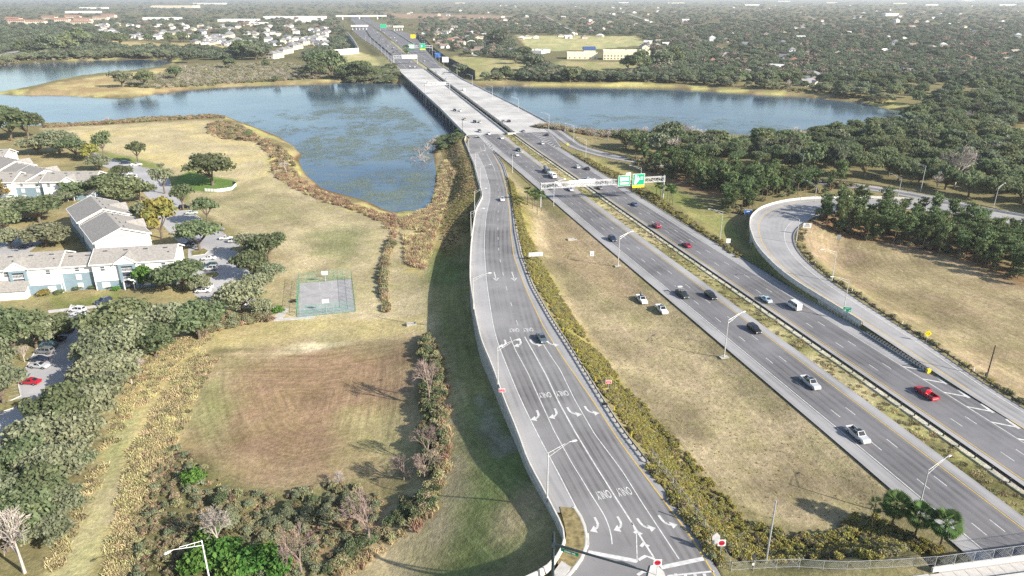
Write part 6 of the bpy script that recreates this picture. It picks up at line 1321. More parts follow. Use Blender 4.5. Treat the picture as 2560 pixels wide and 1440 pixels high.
# streets of the suburb
STREETS = []
SUBM = mat('suburb street', (.36, .35, .34), .9, .1, .1)
for pts in ([(1240, 64), (1500, 70), (1800, 60), (2200, 66)], [(1900, 50), (2060, 49), (2230, 52)], [(1640, 130), (1860, 122), (2100, 128), (2400, 120)], [(1700, 160), (1900, 156), (2160, 164)], [(2150, 90), (2350, 88), (2600, 96)], [(1560, 30), (1640, 60), (1760, 104), (1880, 150)], [(2000, 30), (2080, 70), (2240, 124), (2380, 160)], [(1340, 28), (1400, 60), (1440, 84)], [(2300, 30), (2460, 74), (2600, 120)], [(1070, 66), (1130, 96), (1190, 140)], [(300, 92), (470, 90), (640, 98)], [(480, 68), (640, 78), (780, 96)]):
    c = smooth2(resamp(UP(pts, 3), 30), 7); w = 3.4; STREETS.append(c); b = MB(); b.strip([(p[0], p[1], 3.06) for p in offs(c, -w)], [(p[0], p[1], 3.06) for p in offs(c, w)]); o = b.obj('suburb_street', SUBM); o['kind'] = 'structure'
# toll plazas, far road bridge, sound walls
def toll(label, s, o0, o1, n):
    A_, B_ = fw(s, o0), fw(s, o1); L_ = (B_-A_).length; az = math.atan2((B_-A_).y, (B_-A_).x); r = empty('toll_plaza', A_, az, label, 'toll plaza', 'toll plazas')
    b = MB(); b.box((L_/2, 0, 9.4), (L_, 18, 3.4)); b.obj('canopy', WHB, r); bm_ = MB(); bm_.box((0, 0, 1.6), (2.4, 7, 3.2)); me = bm_.mesh('booth', HWALL[3]); cb = MB(); cb.box((0, 0, 4), (1.0, 1.4, 8)); cm = cb.mesh('canopy_column', WHB)
    for i in range(n): part('booth', me, r, (L_*(i+.5)/n, 2, 0)); part('canopy_column', cm, r, (L_*(i+.5)/n, -4, 0))
toll('white toll plaza canopy over the left lanes', 2030, -66, -22, 5); toll('white toll plaza canopy over the right lanes', 1960, 36, 62, 4)
r = empty('road_bridge', fw(3000, 0, 0), math.atan2(FN[1], FN[0]), 'pale flat road bridge crossing the far motorway', 'bridge'); b = MB(); b.box((0, 0, 17), (190, 26, 4)); b.obj('deck', WHB, r); b = MB(); [b.box((x, 0, 10), (4, 22, 11)) for x in (-70, -8, 60)]; b.obj('pier', WHB, r)
DKW = mat('dark green slatted sound wall', (.045, .055, .05), .9, .15, .5)
def sound_wall(label, path, h, m, name='sound_wall', wid=.5, pan=9.0):
    r = empty(name, path[0], 0, label, 'wall'); o0 = Vector(path[0]); P = resamp([(Vector(p)-o0).xy for p in path], max(2, int(sum((Vector(path[i+1])-Vector(path[i])).length for i in range(len(path)-1))/pan))); z = np.interp(np.linspace(0, 1, len(P)), np.linspace(0, 1, len(path)), [p[2]-o0.z for p in path]); ca = {}
    for i in range(len(P)-1):
        a, c = P[i], P[i+1]; L_ = round(float(np.hypot(*(c-a))), 1)
        if L_ not in ca: b = MB(); b.box((0, 0, h/2-1), (L_-.15, wid*.6, h+2)); b.box((-L_/2, 0, h/2-.9), (.6, wid, h+2.4)); ca[L_] = b.mesh('wall_panel', m)
        m_ = (a+c)/2; part('wall_panel', ca[L_], r, (m_[0], m_[1], z[i]), math.atan2(c[1]-a[1], c[0]-a[0]))
sound_wall('dark slatted sound wall shading the right edge of the far motorway', [fw(s, NBR(s)+o, 4) for s, o in ((800, 18), (900, 16), (1000, 12), (1150, 9), (1300, 8), (1500, 8), (1680, 8))], 9, DKW)
sound_wall('bright white wall on the grass left of the far bridge end', [Vector((*U(x, y, 3), 3)) for x, y in ((818, 139), (850, 137), (897, 133))], 8, WHB, 'boundary_wall', .8, 20)
sound_wall('grey wall running back beside the left lanes beyond the white wall', [Vector((*U(x, y, 3), 3)) for x, y in ((897, 133), (886, 112), (870, 90))], 8, HWALL[3], 'boundary_wall', .8, 25)
for s0, s1, o, lab in ((1120, 1950, -29, 'long concrete barrier between the left toll lanes and the motorway'), (1330, 1960, 33, 'long concrete barrier between the right toll lanes and the motorway')):
    pth = fwline(s0, s1, _I([1120, 1650, 2160], [-24, -34, -30]) if o < 0 else o, ZF, 40); b = MB(); b.sweep([p-pth[0] for p in pth], [(-.5, 0), (.5, 0), (.4, 1.3), (-.4, 1.3)]); tag(b.obj('lane_barrier', DKW if o < 0 else CONC, loc=pth[0]), lab, 'barrier')
# ------------------------------------------------------------------ vegetation
L_OAK = leaf_mat('live oak leaves', [(.115, .155, .075), (.24, .275, .155), (.185, .212, .112)], .45, .02, .22)
L_OAKP = leaf_mat('pale oak leaves', [(.195, .222, .125), (.36, .375, .245), (.275, .29, .185)], .45, .02, .18)
L_PINE = leaf_mat('pine needles', [(.085, .128, .055), (.185, .235, .11)], .35, .02, .25)
L_FAR = leaf_mat('distant oak leaves', [(.10, .13, .08), (.19, .222, .145), (.17, .19, .125)], .4, .03, .35)
L_BRT = leaf_mat('bright green leaves', [(.07, .16, .035), (.15, .28, .07)], .3, .02, .2)
L_AUT = leaf_mat('yellowing leaves', [(.20, .19, .055), (.33, .26, .08), (.16, .18, .06)], .25, .03, .2)
L_BRN = leaf_mat('dry brown reeds', [(.30, .20, .135), (.40, .29, .19), (.24, .16, .105)], .2, .03, .3)
L_YEL = leaf_mat('straw coloured grass', [(.52, .44, .25), (.42, .37, .19), (.60, .52, .31)], .25, .03, .25)
L_SHR = leaf_mat('yellow green ground cover', [(.27, .255, .075), (.38, .345, .12), (.31, .25, .10)], .3, .015, .16)
L_SCR = leaf_mat('olive scrub leaves', [(.17, .17, .085), (.28, .26, .15), (.33, .265, .18)], .2, .04, .35)
L_GRY = leaf_mat('grey twigs', [(.30, .26, .22), (.42, .37, .32), (.22, .18, .15)], .1, .02, .25)
L_PLM = leaf_mat('palm leaf', [(.05, .10, .03), (.11, .17, .06)], .2, .02, .15)
RS = np.random.RandomState(5)
def quads(name, C, Nn, size, m, aspect=1.4, up=None):
    """leaf sprays: one quad per centre, facing Nn"""
    n = len(C); Nn = Nn/np.linalg.norm(Nn, axis=1)[:, None]; a = RS.randn(n, 3) if up is None else up+RS.randn(n, 3)*.25; t = np.cross(Nn, a); t /= np.linalg.norm(t, axis=1)[:, None]+1e-9; s = np.cross(Nn, t)
    w = (size*.5)[:, None]; V = np.stack([C-t*w*aspect*.35-s*w, C+t*w*aspect-s*w*.3, C+t*w*aspect*.4+s*w, C-t*w*aspect+s*w*.35], 1).reshape(-1, 3)
    me = bpy.data.meshes.new(name); me.vertices.add(4*n); me.vertices.foreach_set('co', V.astype('f').ravel()); me.loops.add(4*n); me.loops.foreach_set('vertex_index', np.arange(4*n, dtype='i')); me.polygons.add(n); me.polygons.foreach_set('loop_start', np.arange(0, 4*n, 4, dtype='i')); me.update(calc_edges=True); me.materials.append(m); return me
def lobe_crown(name, lobes, n, size, m, inner=.25):
    w = np.array([l[3]**2 for l in lobes]); k = RS.choice(len(lobes), n, p=w/w.sum()); L = np.array([l[:3] for l in lobes])[k]; r = np.array([l[3] for l in lobes])[k]
    d = RS.randn(n, 3); d[:, 2] = np.where(d[:, 2] < -.2, -d[:, 2]*.6, d[:, 2]); d /= np.linalg.norm(d, axis=1)[:, None]
    f = np.where(RS.rand(n) < inner, RS.uniform(.35, .8, n), .74+.5*RS.rand(n)**1.6); sq = np.array([1, 1, .72])
    C = L+d*(r*f)[:, None]*sq+RS.randn(n, 3)*.17*np.minimum(1, r.mean()/1.2)
    return quads(name, C, d*sq[::-1]+RS.randn(n, 3)*.8, size*RS.uniform(.6, 1.35, n), m)
def trunk_mesh(name, h, r, limbs, m, lean=0):
    b = MB(); b.tube((0, 0, -.4), (lean, 0, h), r, r*.7, 7, caps=False)
    for e in limbs:
        a = Vector((lean, 0, h)); mid = a.lerp(Vector(e), .55)+Vector((0, 0, -.25)); b.tube(a, mid, r*.55, r*.36, 5, caps=False); b.tube(mid, e, r*.36, r*.12, 4, caps=False)
    return b.mesh(name, m)
def make_oak(seed, m, R_=5.0, H=8.5, base=2.6, n=3300, size=.5, lob=13, name='oak'):
    q = random.Random(seed); lobes = [(0, 0, base+(H-base)*.45, R_*.55)]
    for i in range(lob):
        a = 2*math.pi*i/lob+q.uniform(-.4, .4); rr_ = R_*q.uniform(.42, .74); z = base+(H-base)*q.uniform(.22, .78)*(1.1-.35*rr_/R_); lobes.append((rr_*math.cos(a), rr_*math.sin(a), z, R_*q.uniform(.20, .44)))
    for i in range(3): lobes.append((q.uniform(-.3, .3)*R_, q.uniform(-.3, .3)*R_, H-R_*.34, R_*q.uniform(.22, .36)))
    return trunk_mesh('trunk', base*.75, .075*R_, [l[:3] for l in lobes[1:8]], BARK), lobe_crown('crown', lobes, n, size, m)
OAKS = [make_oak(i, L_OAK, 5, 8.5, 2.6) for i in range(4)]+[make_oak(10+i, L_OAKP, 5, 8.0, 2.2, 3400, .48) for i in range(3)]
OAKS_D, OAKS_P = OAKS[:4], OAKS[4:]
LOLL = [make_oak(30+i, L_OAK, 4, 7.5, 3.4, 1300, .55, 8) for i in range(2)]+[make_oak(34, L_OAKP, 4, 7.2, 3.2, 1200, .55, 8)]
AUTM = [make_oak(40, L_AUT, 4, 8, 2.2, 1800, .55, 9)]
BRTM = [make_oak(44, L_BRT, 3, 4.2, .4, 1300, .5, 8)]
FARO = [make_oak(50+i, L_FAR, 6, 9.5, 2.0, 640, 1.1, 10) for i in range(5)]
MIDO = [make_oak(60+i, L_OAK if i % 2 else L_FAR, 6, 10, 2.2, 1900, .78, 12) for i in range(4)]
def make_pine(seed):
    q = random.Random(seed); H = 12.5; b = MB(); b.tube((0, 0, -.4), (q.uniform(-.4, .4), q.uniform(-.4, .4), H*.94), .16, .06, 6, caps=False); C, N_ = [], []
    for i in range(34):
        f = q.random()**.8; z = H*(.42+.55*f); a = q.uniform(0, 6.28); r = (2.1*math.sin(math.pi*min(1, .22+.78*(1-f)**.7))**.6+.5)*q.uniform(.45, 1.15); e = Vector((r*math.cos(a), r*math.sin(a), z+q.uniform(.1, .9))); b.tube((0, 0, z-.3), e, .05, .02, 3, caps=False)
        for k in range(34): t = q.uniform(.6, 1.15); s_ = .42; C.append((e.x*t+q.gauss(0, s_), e.y*t+q.gauss(0, s_), z-.3+(e.z-z+.3)*t+q.gauss(0, .32))); N_.append((q.gauss(0, .8)+e.x*.3, q.gauss(0, .8)+e.y*.3, q.gauss(.6, .6)))
    C = np.array(C); return b.mesh('trunk', PBARK), quads('crown', C, np.array(N_), RS.uniform(.28, .58, len(C)), L_PINE, 1.5)
PINES = [make_pine(70+i) for i in range(5)]
def make_bare(seed, m, H=8.0, spread=.5, gens=5, r0=.16, twig=True):
    q = random.Random(seed); b = MB()
    def grow(p, d, l, r, g):
        e = p+d*l; b.tube(p, e, r, r*.66, 5 if g > 2 else 3, caps=False)
        if g == 0: return
        for i in range(q.choice((2, 3, 3)) if g > 1 else 3):
            a = q.uniform(0, 6.28); o = d.orthogonal().normalized(); o = Matrix.Rotation(a, 3, d) @ o; nd = (d+o*q.uniform(spread*.6, spread*1.4)+Vector((0, 0, .12))).normalized(); grow(p+d*l*q.uniform(.72, 1), nd, l*q.uniform(.6, .82), max(.022, r*.58), g-1)
        if g > 1: grow(e, (d+Vector((q.gauss(0, .1), q.gauss(0, .1), .05))).normalized(), l*.75, r*.66, g-1)
    grow(Vector((0, 0, -.3)), Vector((0, 0, 1)), H*.28, r0, gens); return b
BARE = [make_bare(80+i, PKBARK, 8, .62, 5, .16).mesh('branches', PKBARK) for i in range(3)]
BAREW = [make_bare(90+i, WBARK, 8, .75, 5, .18).mesh('branches', WBARK) for i in range(3)]
SHRUB = [make_oak(100+i, m, 1.6, 1.9, .1, 950, .26, 9)[1] for i, m in enumerate((L_SCR, L_OAKP, L_BRT, L_AUT, L_SCR, L_OAK))]
for s_ in SHRUB: s_.name = 'shrub'
def blades(n, h, rad, m, name, wid=.1, bend=.5):
    a = RS.uniform(0, 6.28, n); r = rad*np.sqrt(RS.rand(n)); x, y = r*np.cos(a), r*np.sin(a); t = RS.uniform(0, 6.28, n); hh = h*RS.uniform(.55, 1.15, n); dx, dy = np.cos(t)*wid, np.sin(t)*wid; bx, by = RS.randn(n)*bend*h*.4, RS.randn(n)*bend*h*.4
    V = np.stack([np.c_[x-dx, y-dy, 0*x-.1], np.c_[x+dx, y+dy, 0*x-.1], np.c_[x+bx+dx*.5, y+by+dy*.5, hh], np.c_[x+bx-dx*.5, y+by-dy*.5, hh]], 1).reshape(-1, 3)
    me = bpy.data.meshes.new(name); me.from_pydata(V.tolist(), [], np.arange(4*n).reshape(-1, 4).tolist()); me.materials.append(m); return me
REED = [blades(80, 1.2, 1.0, L_BRN, 'reed_clump', .07, .8), blades(80, 1.1, 1.0, L_YEL, 'reed_clump', .07, .9)]
TUFT = [blades(70, .5, .9, L_YEL, 'grass_tuft', .07, 1.5), blades(60, .5, .8, L_SHR, 'grass_tuft', .08, 1.2), blades(60, .4, .8, L_SCR, 'grass_tuft', .08, 1.4)]
TWIG = [blades(90, 2.4, 1.2, L_GRY, 'twig_clump', .045, .7)]
COVER = [make_oak(110+i, m, 1.0, 1.1, .0, 340, .21, 8)[1] for i, m in enumerate((L_SHR, L_SHR, L_SCR, L_BRN))]
def ppm(x, y, z=3): return FPX/(y*CP+(CAMZ-z)*SP)
TREES = []
def tree(name, proto, x, y, sx, sz, label, group=None, cat='tree', z=None, crown='crown'):
    z = T(x, y) if z is None else z; r = empty(name, (x, y, z), RS.uniform(0, 6.28), label, cat, group); r.scale = (sx, sx, sz)
    if isinstance(proto, tuple): part('trunk', proto[0], r); part(crown, proto[1], r)
    else: part('branches', proto, r)
    TREES.append((x, y)); return r
def shrub(mesh, x, y, s, label, group=None, cat='shrub', sz=1, name='shrub'):
    o = link(name, mesh, None, (x, y, T(x, y)-.05), RS.uniform(0, 6.28)); o.scale = (s, s, s*sz); return tag(o, label, cat, group)
def pxtree(name, protos, px, py, wpx, label, group=None, base_r=5.0, hk=1.0, cat='tree'):
    """px,py: foot of the trunk; wpx: crown width in photo pixels"""
    g = UG(px, py); s = wpx/ppm(g.x, g.y)/2/base_r; pr = protos[RS.randint(len(protos))]
    return tree(name, pr, g.x, g.y, s, s*hk, label, group, cat, g.z)
# --- oaks round the apartments, one by one
GO = 'oaks round the apartments'
for px, py, w, hk, pr, lab in ((261, 396, 44, 1.5, LOLL, 'slim small oak at the far end of the car park'), (346, 409, 50, 1.1, LOLL, 'small flat topped oak beside the white pickup'), (412, 484, 58, 1.1, LOLL, 'small oak on the kerb by the dog green'), (459, 526, 58, 1.15, LOLL, 'small oak in front of the black boxy car'), (521, 562, 64, 1.1, LOLL, 'small oak on the kerb past the pale green car'), (404, 428, 20, 1.0, LOLL, 'tiny sapling beside the black car'), (499, 626, 104, .95, OAKS_D, 'round dark oak shading the dark blue car at the building corner'), (405, 596, 86, 1.15, AUTM, 'yellowing tree between the middle block and the car park'),
        (640, 645, 92, .95, OAKS_P, 'oak above the pair of cars, left of its clump'), (672, 652, 96, 1, OAKS_D, 'oak at the meadow side of the big clump'), (636, 700, 100, .95, OAKS_D, 'dark oak throwing its shadow over the car park'), (680, 704, 74, .9, OAKS_P, 'oak at the lower right of the big clump'), (646, 742, 78, 1.1, OAKS_P, 'greyish oak below the big clump'), (604, 782, 112, 1, OAKS_P, 'broad olive oak at the end of the car park'), (560, 792, 86, 1, OAKS_P, 'olive oak beside the brown shrub bank'), (655, 786, 60, 1, OAKS_P, 'small olive oak by the board fence'),
        (455, 726, 112, .9, OAKS_D, 'dark oak against the front of the near block'), (408, 726, 60, 1.0, OAKS_D, 'dark oak tucked at the near block doorway'), (364, 716, 84, 1.25, [BRTM[0], OAKS_D[0]], 'bright green tree in front of the near stair bay'), (497, 730, 60, 1, OAKS_P, 'thin grey oak by the nearest white car'), (272, 496, 92, .9, OAKS_D, 'oak at the corner of the second row'), (318, 522, 104, 1, OAKS_D, 'oak over the gable of the middle block'), (352, 506, 70, 1, OAKS_D, 'oak on the car park side of the middle block'), (375, 560, 84, 1, OAKS_P, 'oak between the middle block and the yellowing tree'), (306, 448, 50, .9, OAKS_D, 'oak left of the white van'), (250, 425, 60, .9, OAKS_P, 'pale low tree behind the second row roof'), (228, 402, 44, .9, AUTM, 'yellowish low tree behind the second row'),
        (185, 502, 72, .95, OAKS_D, 'dark leafy tree at the second row doorway'), (160, 510, 56, .8, OAKS_P, 'pale tree beside the dark leafy one'), (100, 556, 112, .75, OAKS_D, 'dark oak in the courtyard'), (40, 548, 105, .72, OAKS_P, 'pale oak filling the courtyard'), (10, 590, 90, 1, OAKS_D, 'oak at the left edge of the courtyard'), (118, 616, 112, .72, OAKS_P, 'pale oak behind the near roof'), (28, 618, 70, 1, OAKS_P, 'small pale oak at the left edge'), (0, 505, 50, 1.1, AUTM, 'yellowing tree cut by the left edge'),
        (150, 385, 92, .9, OAKS_P, 'pale oak behind the stepped roofs'), (192, 396, 76, .9, OAKS_D, 'dark oak behind the stepped roofs'), (95, 386, 80, .8, OAKS_P, 'pale spreading oak near the far left block'), (532, 463, 116, .88, OAKS_D, 'big spreading oak standing alone on the dog green'),
        (30, 352, 96, 1.1, OAKS_D, 'large dark oak at the left lake shore'), (72, 345, 74, 1.1, OAKS_D, 'large oak nearest the lake on the left'), (0, 345, 90, 1.2, OAKS_D, 'large oak cut by the left edge at the lake')):
    pxtree('oak_tree', pr, px, py, w*1.08, lab, GO, 5.0 if pr in (OAKS, OAKS_D, OAKS_P) or len(pr) > 3 else 4.0, hk*(.86 if pr in (OAKS_D, OAKS_P) else 1))
GL = 'dense oaks along the lower left lane'
WORDS = ['tall', 'broad', 'ragged', 'dense', 'pale', 'olive', 'shadowed', 'sunlit', 'low', 'leaning']; PLC = ['opposite the white parked cars', 'below the near apartment block', 'beside the dark parked cars', 'above the mown path', 'beside the red sedan', 'over the grey hidden car', 'at the bend of the lane', 'by the thicket edge', 'near the left edge', 'above the bare white tree']
for i, (px, py, w, hk) in enumerate(((300, 856, 150, .85), (370, 846, 130, .85), (440, 842, 124, .9), (500, 842, 118, .9), (330, 890, 140, .85), (262, 905, 130, .85), (390, 885, 110, .85), (252, 968, 120, .85), (300, 950, 120, .8), (214, 1024, 118, .85), (265, 1005, 120, .85), (235, 1050, 130, .9), (160, 1070, 140, .9), (105, 1130, 140, .9), (195, 1120, 130, .9), (60, 1190, 130, .9), (150, 1200, 140, .9), (200, 1180, 90, .9), (100, 1265, 140, .9), (30, 1270, 130, .9), (160, 1280, 110, .9), (70, 1340, 140, .9), (130, 1350, 110, .9), (20, 1370, 130, .9), (40, 878, 140, .9), (92, 862, 106, .9), (-5, 870, 120, .9), (150, 846, 84, .9), (10, 1000, 120, 1), (-20, 950, 130, 1))):
    pxtree('oak_tree', OAKS_P if i % 3 else OAKS_D, px, py+8, w*1.12, '%s %s oak %s' % (WORDS[i % 10], ('grey green', 'dark green', 'soft green')[i // 10], PLC[(i*3+i//10) % 10]), GL, 5.0, hk)
pxtree('bare_tree', BAREW, 62, 1432, 150, 'bare white branched tree at the bottom left corner', None, 2.6, 1.0)
for px, py, w, lab in ((62, 905, 60, 'bare pale tree by the dark parked pickup'), (30, 880, 46, 'second bare pale tree beside the parked row'), (330, 960, 100, 'leafless bleached bush by the rough grass')): pxtree('bare_tree', BAREW, px, py, w, lab, 'bare pale trees by the lower car park', 4.0, .9)
# --- basin hedge and bare trees
GBt = 'bare trees round the basin'
for px, py, w, hk, pr, lab in ((1074, 1010, 84, 1.45, BARE, 'pinkish bare tree upright in the basin hedge'), (1070, 1150, 70, 1.4, BARE, 'bare tree halfway down the basin hedge'), (1062, 1205, 80, 1.2, BARE, 'bare tree at the bend of the basin hedge'), (925, 1360, 130, 1.2, BARE, 'wide bare tree above the shaded corner of the basin'), (755, 1440, 120, 1.5, BARE, 'bare tree at the bottom edge beside the green bushes'), (1010, 1200, 76, .9, BARE, 'low bare bush at the basin corner'), (548, 1370, 90, 1.5, BAREW, 'pale bare tree over the bright green bushes'), (1020, 1195, 40, .8, BARE, 'small bare bush beside the hedge end'), (845, 1215, 50, .8, BAREW, 'pale dead shrub on the basin rim')):
    pxtree('bare_tree', pr, px, py, w, lab, GBt, 3.0, hk*.9)
for i, (px, py, s) in enumerate(((486, 1205, 1.5), (500, 1420, 2.0), (560, 1405, 2.1), (620, 1425, 2.0), (660, 1400, 1.6), (520, 1350, 1.4), (700, 1430, 1.5), (590, 1440, 1.8))):
    g = UG(px, py); shrub(SHRUB[2], g.x, g.y, s, 'bright green bush %s' % ('alone at the rim of the brown basin', 'beside the white lamp post', 'right of the white lamp post', 'in the middle of the green clump', 'at the right end of the green clump', 'under the pale bare tree', 'at the edge of the shaded hollow', 'lowest in the green clump')[i], 'bright green bushes', 'bush')
for i, (px, py, s) in enumerate(((196, 725, 1.3), (218, 718, 1.3), (236, 722, 1.3), (150, 735, 1.2), (275, 722, 1.0), (292, 725, 1.2))):
    g = UG(px, py); shrub(SHRUB[5 if i != 5 else 2], g.x, g.y, s*.8, 'clipped hedge bush %s' % ('left of the blue wall windows', 'under the blue wall windows', 'right of the blue wall windows', 'by the ground floor corner', 'at the stair bay', 'bright beside the stair bay')[i], 'hedge bushes in front of the near block', 'bush', .7)
g = UG(695, 782); shrub(SHRUB[2], g.x, g.y, 1.3, 'round bush beside the path to the basketball court', None, 'bush', .9); g = UG(112, 738); shrub(SHRUB[3], g.x, g.y, 1.3, 'orange brown bush at the corner of the near block', None, 'bush', .8)
# --- palms
def fan_palm(n=26, R_=1.5, seed=0):
    q = random.Random(seed); C = []; b = MB()
    return b
b = MB()
for k in range(11):
    a = -1.15+2.3*k/10; b.quad((0, 0, 0), (math.sin(a-.10)*.9, math.cos(a-.10)*.9+.3, .05), (math.sin(a)*1.35, math.cos(a)*1.35+.3, -.18), (math.sin(a+.10)*.9, math.cos(a+.10)*.9+.3, .05))
b.quad((-.03, -1.0, 0), (.03, -1.0, 0), (.03, .1, 0), (-.03, .1, 0)); FROND = b.mesh('frond', L_PLM)
b = MB(); [b.tube((0, 0, z), (0, 0, z+.5), .2-.008*i, .17-.008*i, 8) for i, z in enumerate(np.arange(-.3, 4.6, .48))]; PTR = b.mesh('trunk', BARK)
def frond_mat(k, q):
    el = q.uniform(-1.05, 1.25); az = 2*math.pi*(k*.618); M_ = Matrix.Rotation(az, 4, 'Z') @ Matrix.Rotation(el, 4, 'X') @ Matrix.Translation((0, 1.0, 0)) @ Matrix.Rotation(q.uniform(-.5, .5), 4, 'Y'); return M_
def palm(px, py, toppy, label, nf=34, group=None, joined=False, sc=1.0):
    g = UG(px, py); r = empty('palm_tree', g, 0, label, 'palm', group); h = 3
    while h < 12:
        z = h+g.z; yc = g.y*SP+(z-CAMZ)*CP; zc = g.y*CP-(z-CAMZ)*SP
        if 720-FPX*yc/zc < toppy: break
        h += .1
    t = part('trunk', PTR, r); t.scale = (sc, sc, h/4.7); q = random.Random(px)
    if joined:
        v = []; f = []; 
        for k in range(nf):
            M_ = frond_mat(k, q); n = len(v); v += [tuple(M_ @ p.co) for p in FROND.vertices]; f += [tuple(n+i for i in p.vertices) for p in FROND.polygons]
        me = bpy.data.meshes.new('crown'); me.from_pydata(v, [], f); me.materials.append(L_PLM); c = part('crown', me, r, (0, 0, h)); c.scale = (sc,)*3
    else:
        for k in range(nf): o = part('frond', FROND, r); o.matrix_local = Matrix.Translation((0, 0, h)) @ Matrix.Scale(sc, 4) @ frond_mat(k, q)
    return r
for px, py, ty, lab, s in ((2226, 1328, 1262, 'dark cabbage palm, leftmost full one by the road', 1.0), (2284, 1352, 1288, 'cabbage palm in front of the lamp post', .95), (2350, 1368, 1308, 'pale tipped cabbage palm nearest the overpass fence', 1.05)): palm(px, py, ty, lab, 44, 'cabbage palms by the overpass', False, s)
r = palm(2176, 1318, 1263, 'newly planted palm held up by wooden props', 12, None, False, .6)
b = MB(); [b.tube((1.4*math.cos(a), 1.4*math.sin(a), 0), (0, 0, 2.0), .06, n=4) for a in (.3, 2.4, 4.5)]; b.obj('props', mat('pale timber', (.4, .33, .22), .8, .1), r)
for i, (px, py, ty) in enumerate(((1319, 512, 476), (1331, 522, 484), (1343, 536, 490), (1354, 528, 488), (1337, 515, 481))): palm(px, py, ty, ['slim palm at the left of the clump by the gantry foot', 'palm second from left by the gantry foot', 'palm lowest in the clump by the gantry foot', 'palm right of the clump by the gantry foot', 'palm at the back of the clump by the gantry foot'][i], 24, 'palms at the left gantry foot', True, .8)
for i, (px, py, ty) in enumerate(((1641, 489, 460), (1651, 492, 462), (1668, 500, 470), (1674, 506, 472), (1681, 512, 474), (1678, 498, 468))): palm(px, py, ty, ['palm left of the right gantry column', 'palm just behind the right gantry column', 'palm just right of the gantry column', 'palm in the middle of the right gantry clump', 'palm lowest in the right gantry clump', 'palm at the back of the right gantry clump'][i], 24, 'palms at the right gantry foot', True, .8)
palm(1017, 140, 122, 'tall palm on the median beyond the bridge', 26, None, True, 2.6); palm(1143, 352, 330, 'palm at the left abutment of the lake bridge', 26, None, True, .9); palm(1147, 354, 338, 'shorter palm at the left abutment of the lake bridge', 20, None, True, .8)
# --- scattering inside outlines
def inside(P, n, dmin, seed, rag=None, maxtry=40):
    """blue-noise points inside a polygon"""
    q = np.random.RandomState(seed); P = np.array(P); lo, hi = P.min(0), P.max(0); grid = {}; out = []
    cand = q.uniform(lo, hi, (n*maxtry, 2)); cand = cand[psd(cand[:, 0], cand[:, 1], P) < 0]
    for x, y in cand:
        i, j = int(x//dmin), int(y//dmin); ok = True
        for a in (-1, 0, 1):
            for b_ in (-1, 0, 1):
                for u in grid.get((i+a, j+b_), ()):
                    if (u[0]-x)**2+(u[1]-y)**2 < dmin*dmin: ok = False
        if ok: grid.setdefault((i, j), []).append((x, y)); out.append((x, y))
        if len(out) >= n: break
    return out
def instancer(name, label, pts, scl, protos, kid=None, sz=None):
    """one object: points carrying instanced plant meshes"""
    n = len(pts)
    if not n: return
    P = np.asarray(pts, float)
    if P.shape[1] == 2: P = np.c_[P, terr(P[:, 0], P[:, 1])]
    me = bpy.data.meshes.new(name); me.vertices.add(n); me.vertices.foreach_set('co', P.astype('f').ravel())
    sc3 = np.c_[scl, scl, scl*(1 if sz is None else sz)]
    a = me.attributes.new('scl', 'FLOAT_VECTOR', 'POINT'); a.data.foreach_set('vector', sc3.astype('f').ravel())
    a = me.attributes.new('rot', 'FLOAT_VECTOR', 'POINT'); a.data.foreach_set('vector', np.c_[np.zeros(n), np.zeros(n), RS.uniform(0, 6.28, n)].astype('f').ravel())
    a = me.attributes.new('kid', 'INT', 'POINT'); a.data.foreach_set('value', (RS.randint(0, len(protos), n) if kid is None else kid).astype('i'))
    o = link(name, me); tag(o, label, None, None, 'stuff'); g = bpy.data.node_groups.new(name, 'GeometryNodeTree'); N, L = g.nodes, g.links
    g.interface.new_socket('Geometry', in_out='INPUT', socket_type='NodeSocketGeometry'); g.interface.new_socket('Geometry', in_out='OUTPUT', socket_type='NodeSocketGeometry')
    gi, go = N.new('NodeGroupInput'), N.new('NodeGroupOutput'); jn = N.new('GeometryNodeJoinGeometry'); L.new(jn.outputs[0], go.inputs[0])
    mp = N.new('GeometryNodeMeshToPoints'); L.new(gi.outputs[0], mp.inputs[0])
    def attr(nm, ty): q = N.new('GeometryNodeInputNamedAttribute'); q.data_type = ty; q.inputs[0].default_value = nm; return q.outputs[0]
    A_, B_, K_ = attr('scl', 'FLOAT_VECTOR'), attr('rot', 'FLOAT_VECTOR'), attr('kid', 'INT')
    for i, pm in enumerate(protos):
        po = bpy.data.objects.new(name+'_kind', pm); oi = N.new('GeometryNodeObjectInfo'); oi.inputs['Object'].default_value = po; oi.inputs['As Instance'].default_value = True
        c = N.new('FunctionNodeCompare'); c.data_type = 'INT'; c.operation = 'EQUAL'; L.new(K_, c.inputs[2]); c.inputs[3].default_value = i
        ip = N.new('GeometryNodeInstanceOnPoints'); L.new(mp.outputs[0], ip.inputs['Points']); L.new(c.outputs[0], ip.inputs['Selection']); L.new(oi.outputs['Geometry'], ip.inputs['Instance'])
        er_ = N.new('FunctionNodeEulerToRotation'); L.new(B_, er_.inputs[0]); L.new(er_.outputs[0], ip.inputs['Rotation']); L.new(A_, ip.inputs['Scale']); L.new(ip.outputs[0], jn.inputs[0])
    md = o.modifiers.new('scatter', 'NODES'); md.node_group = g; return o
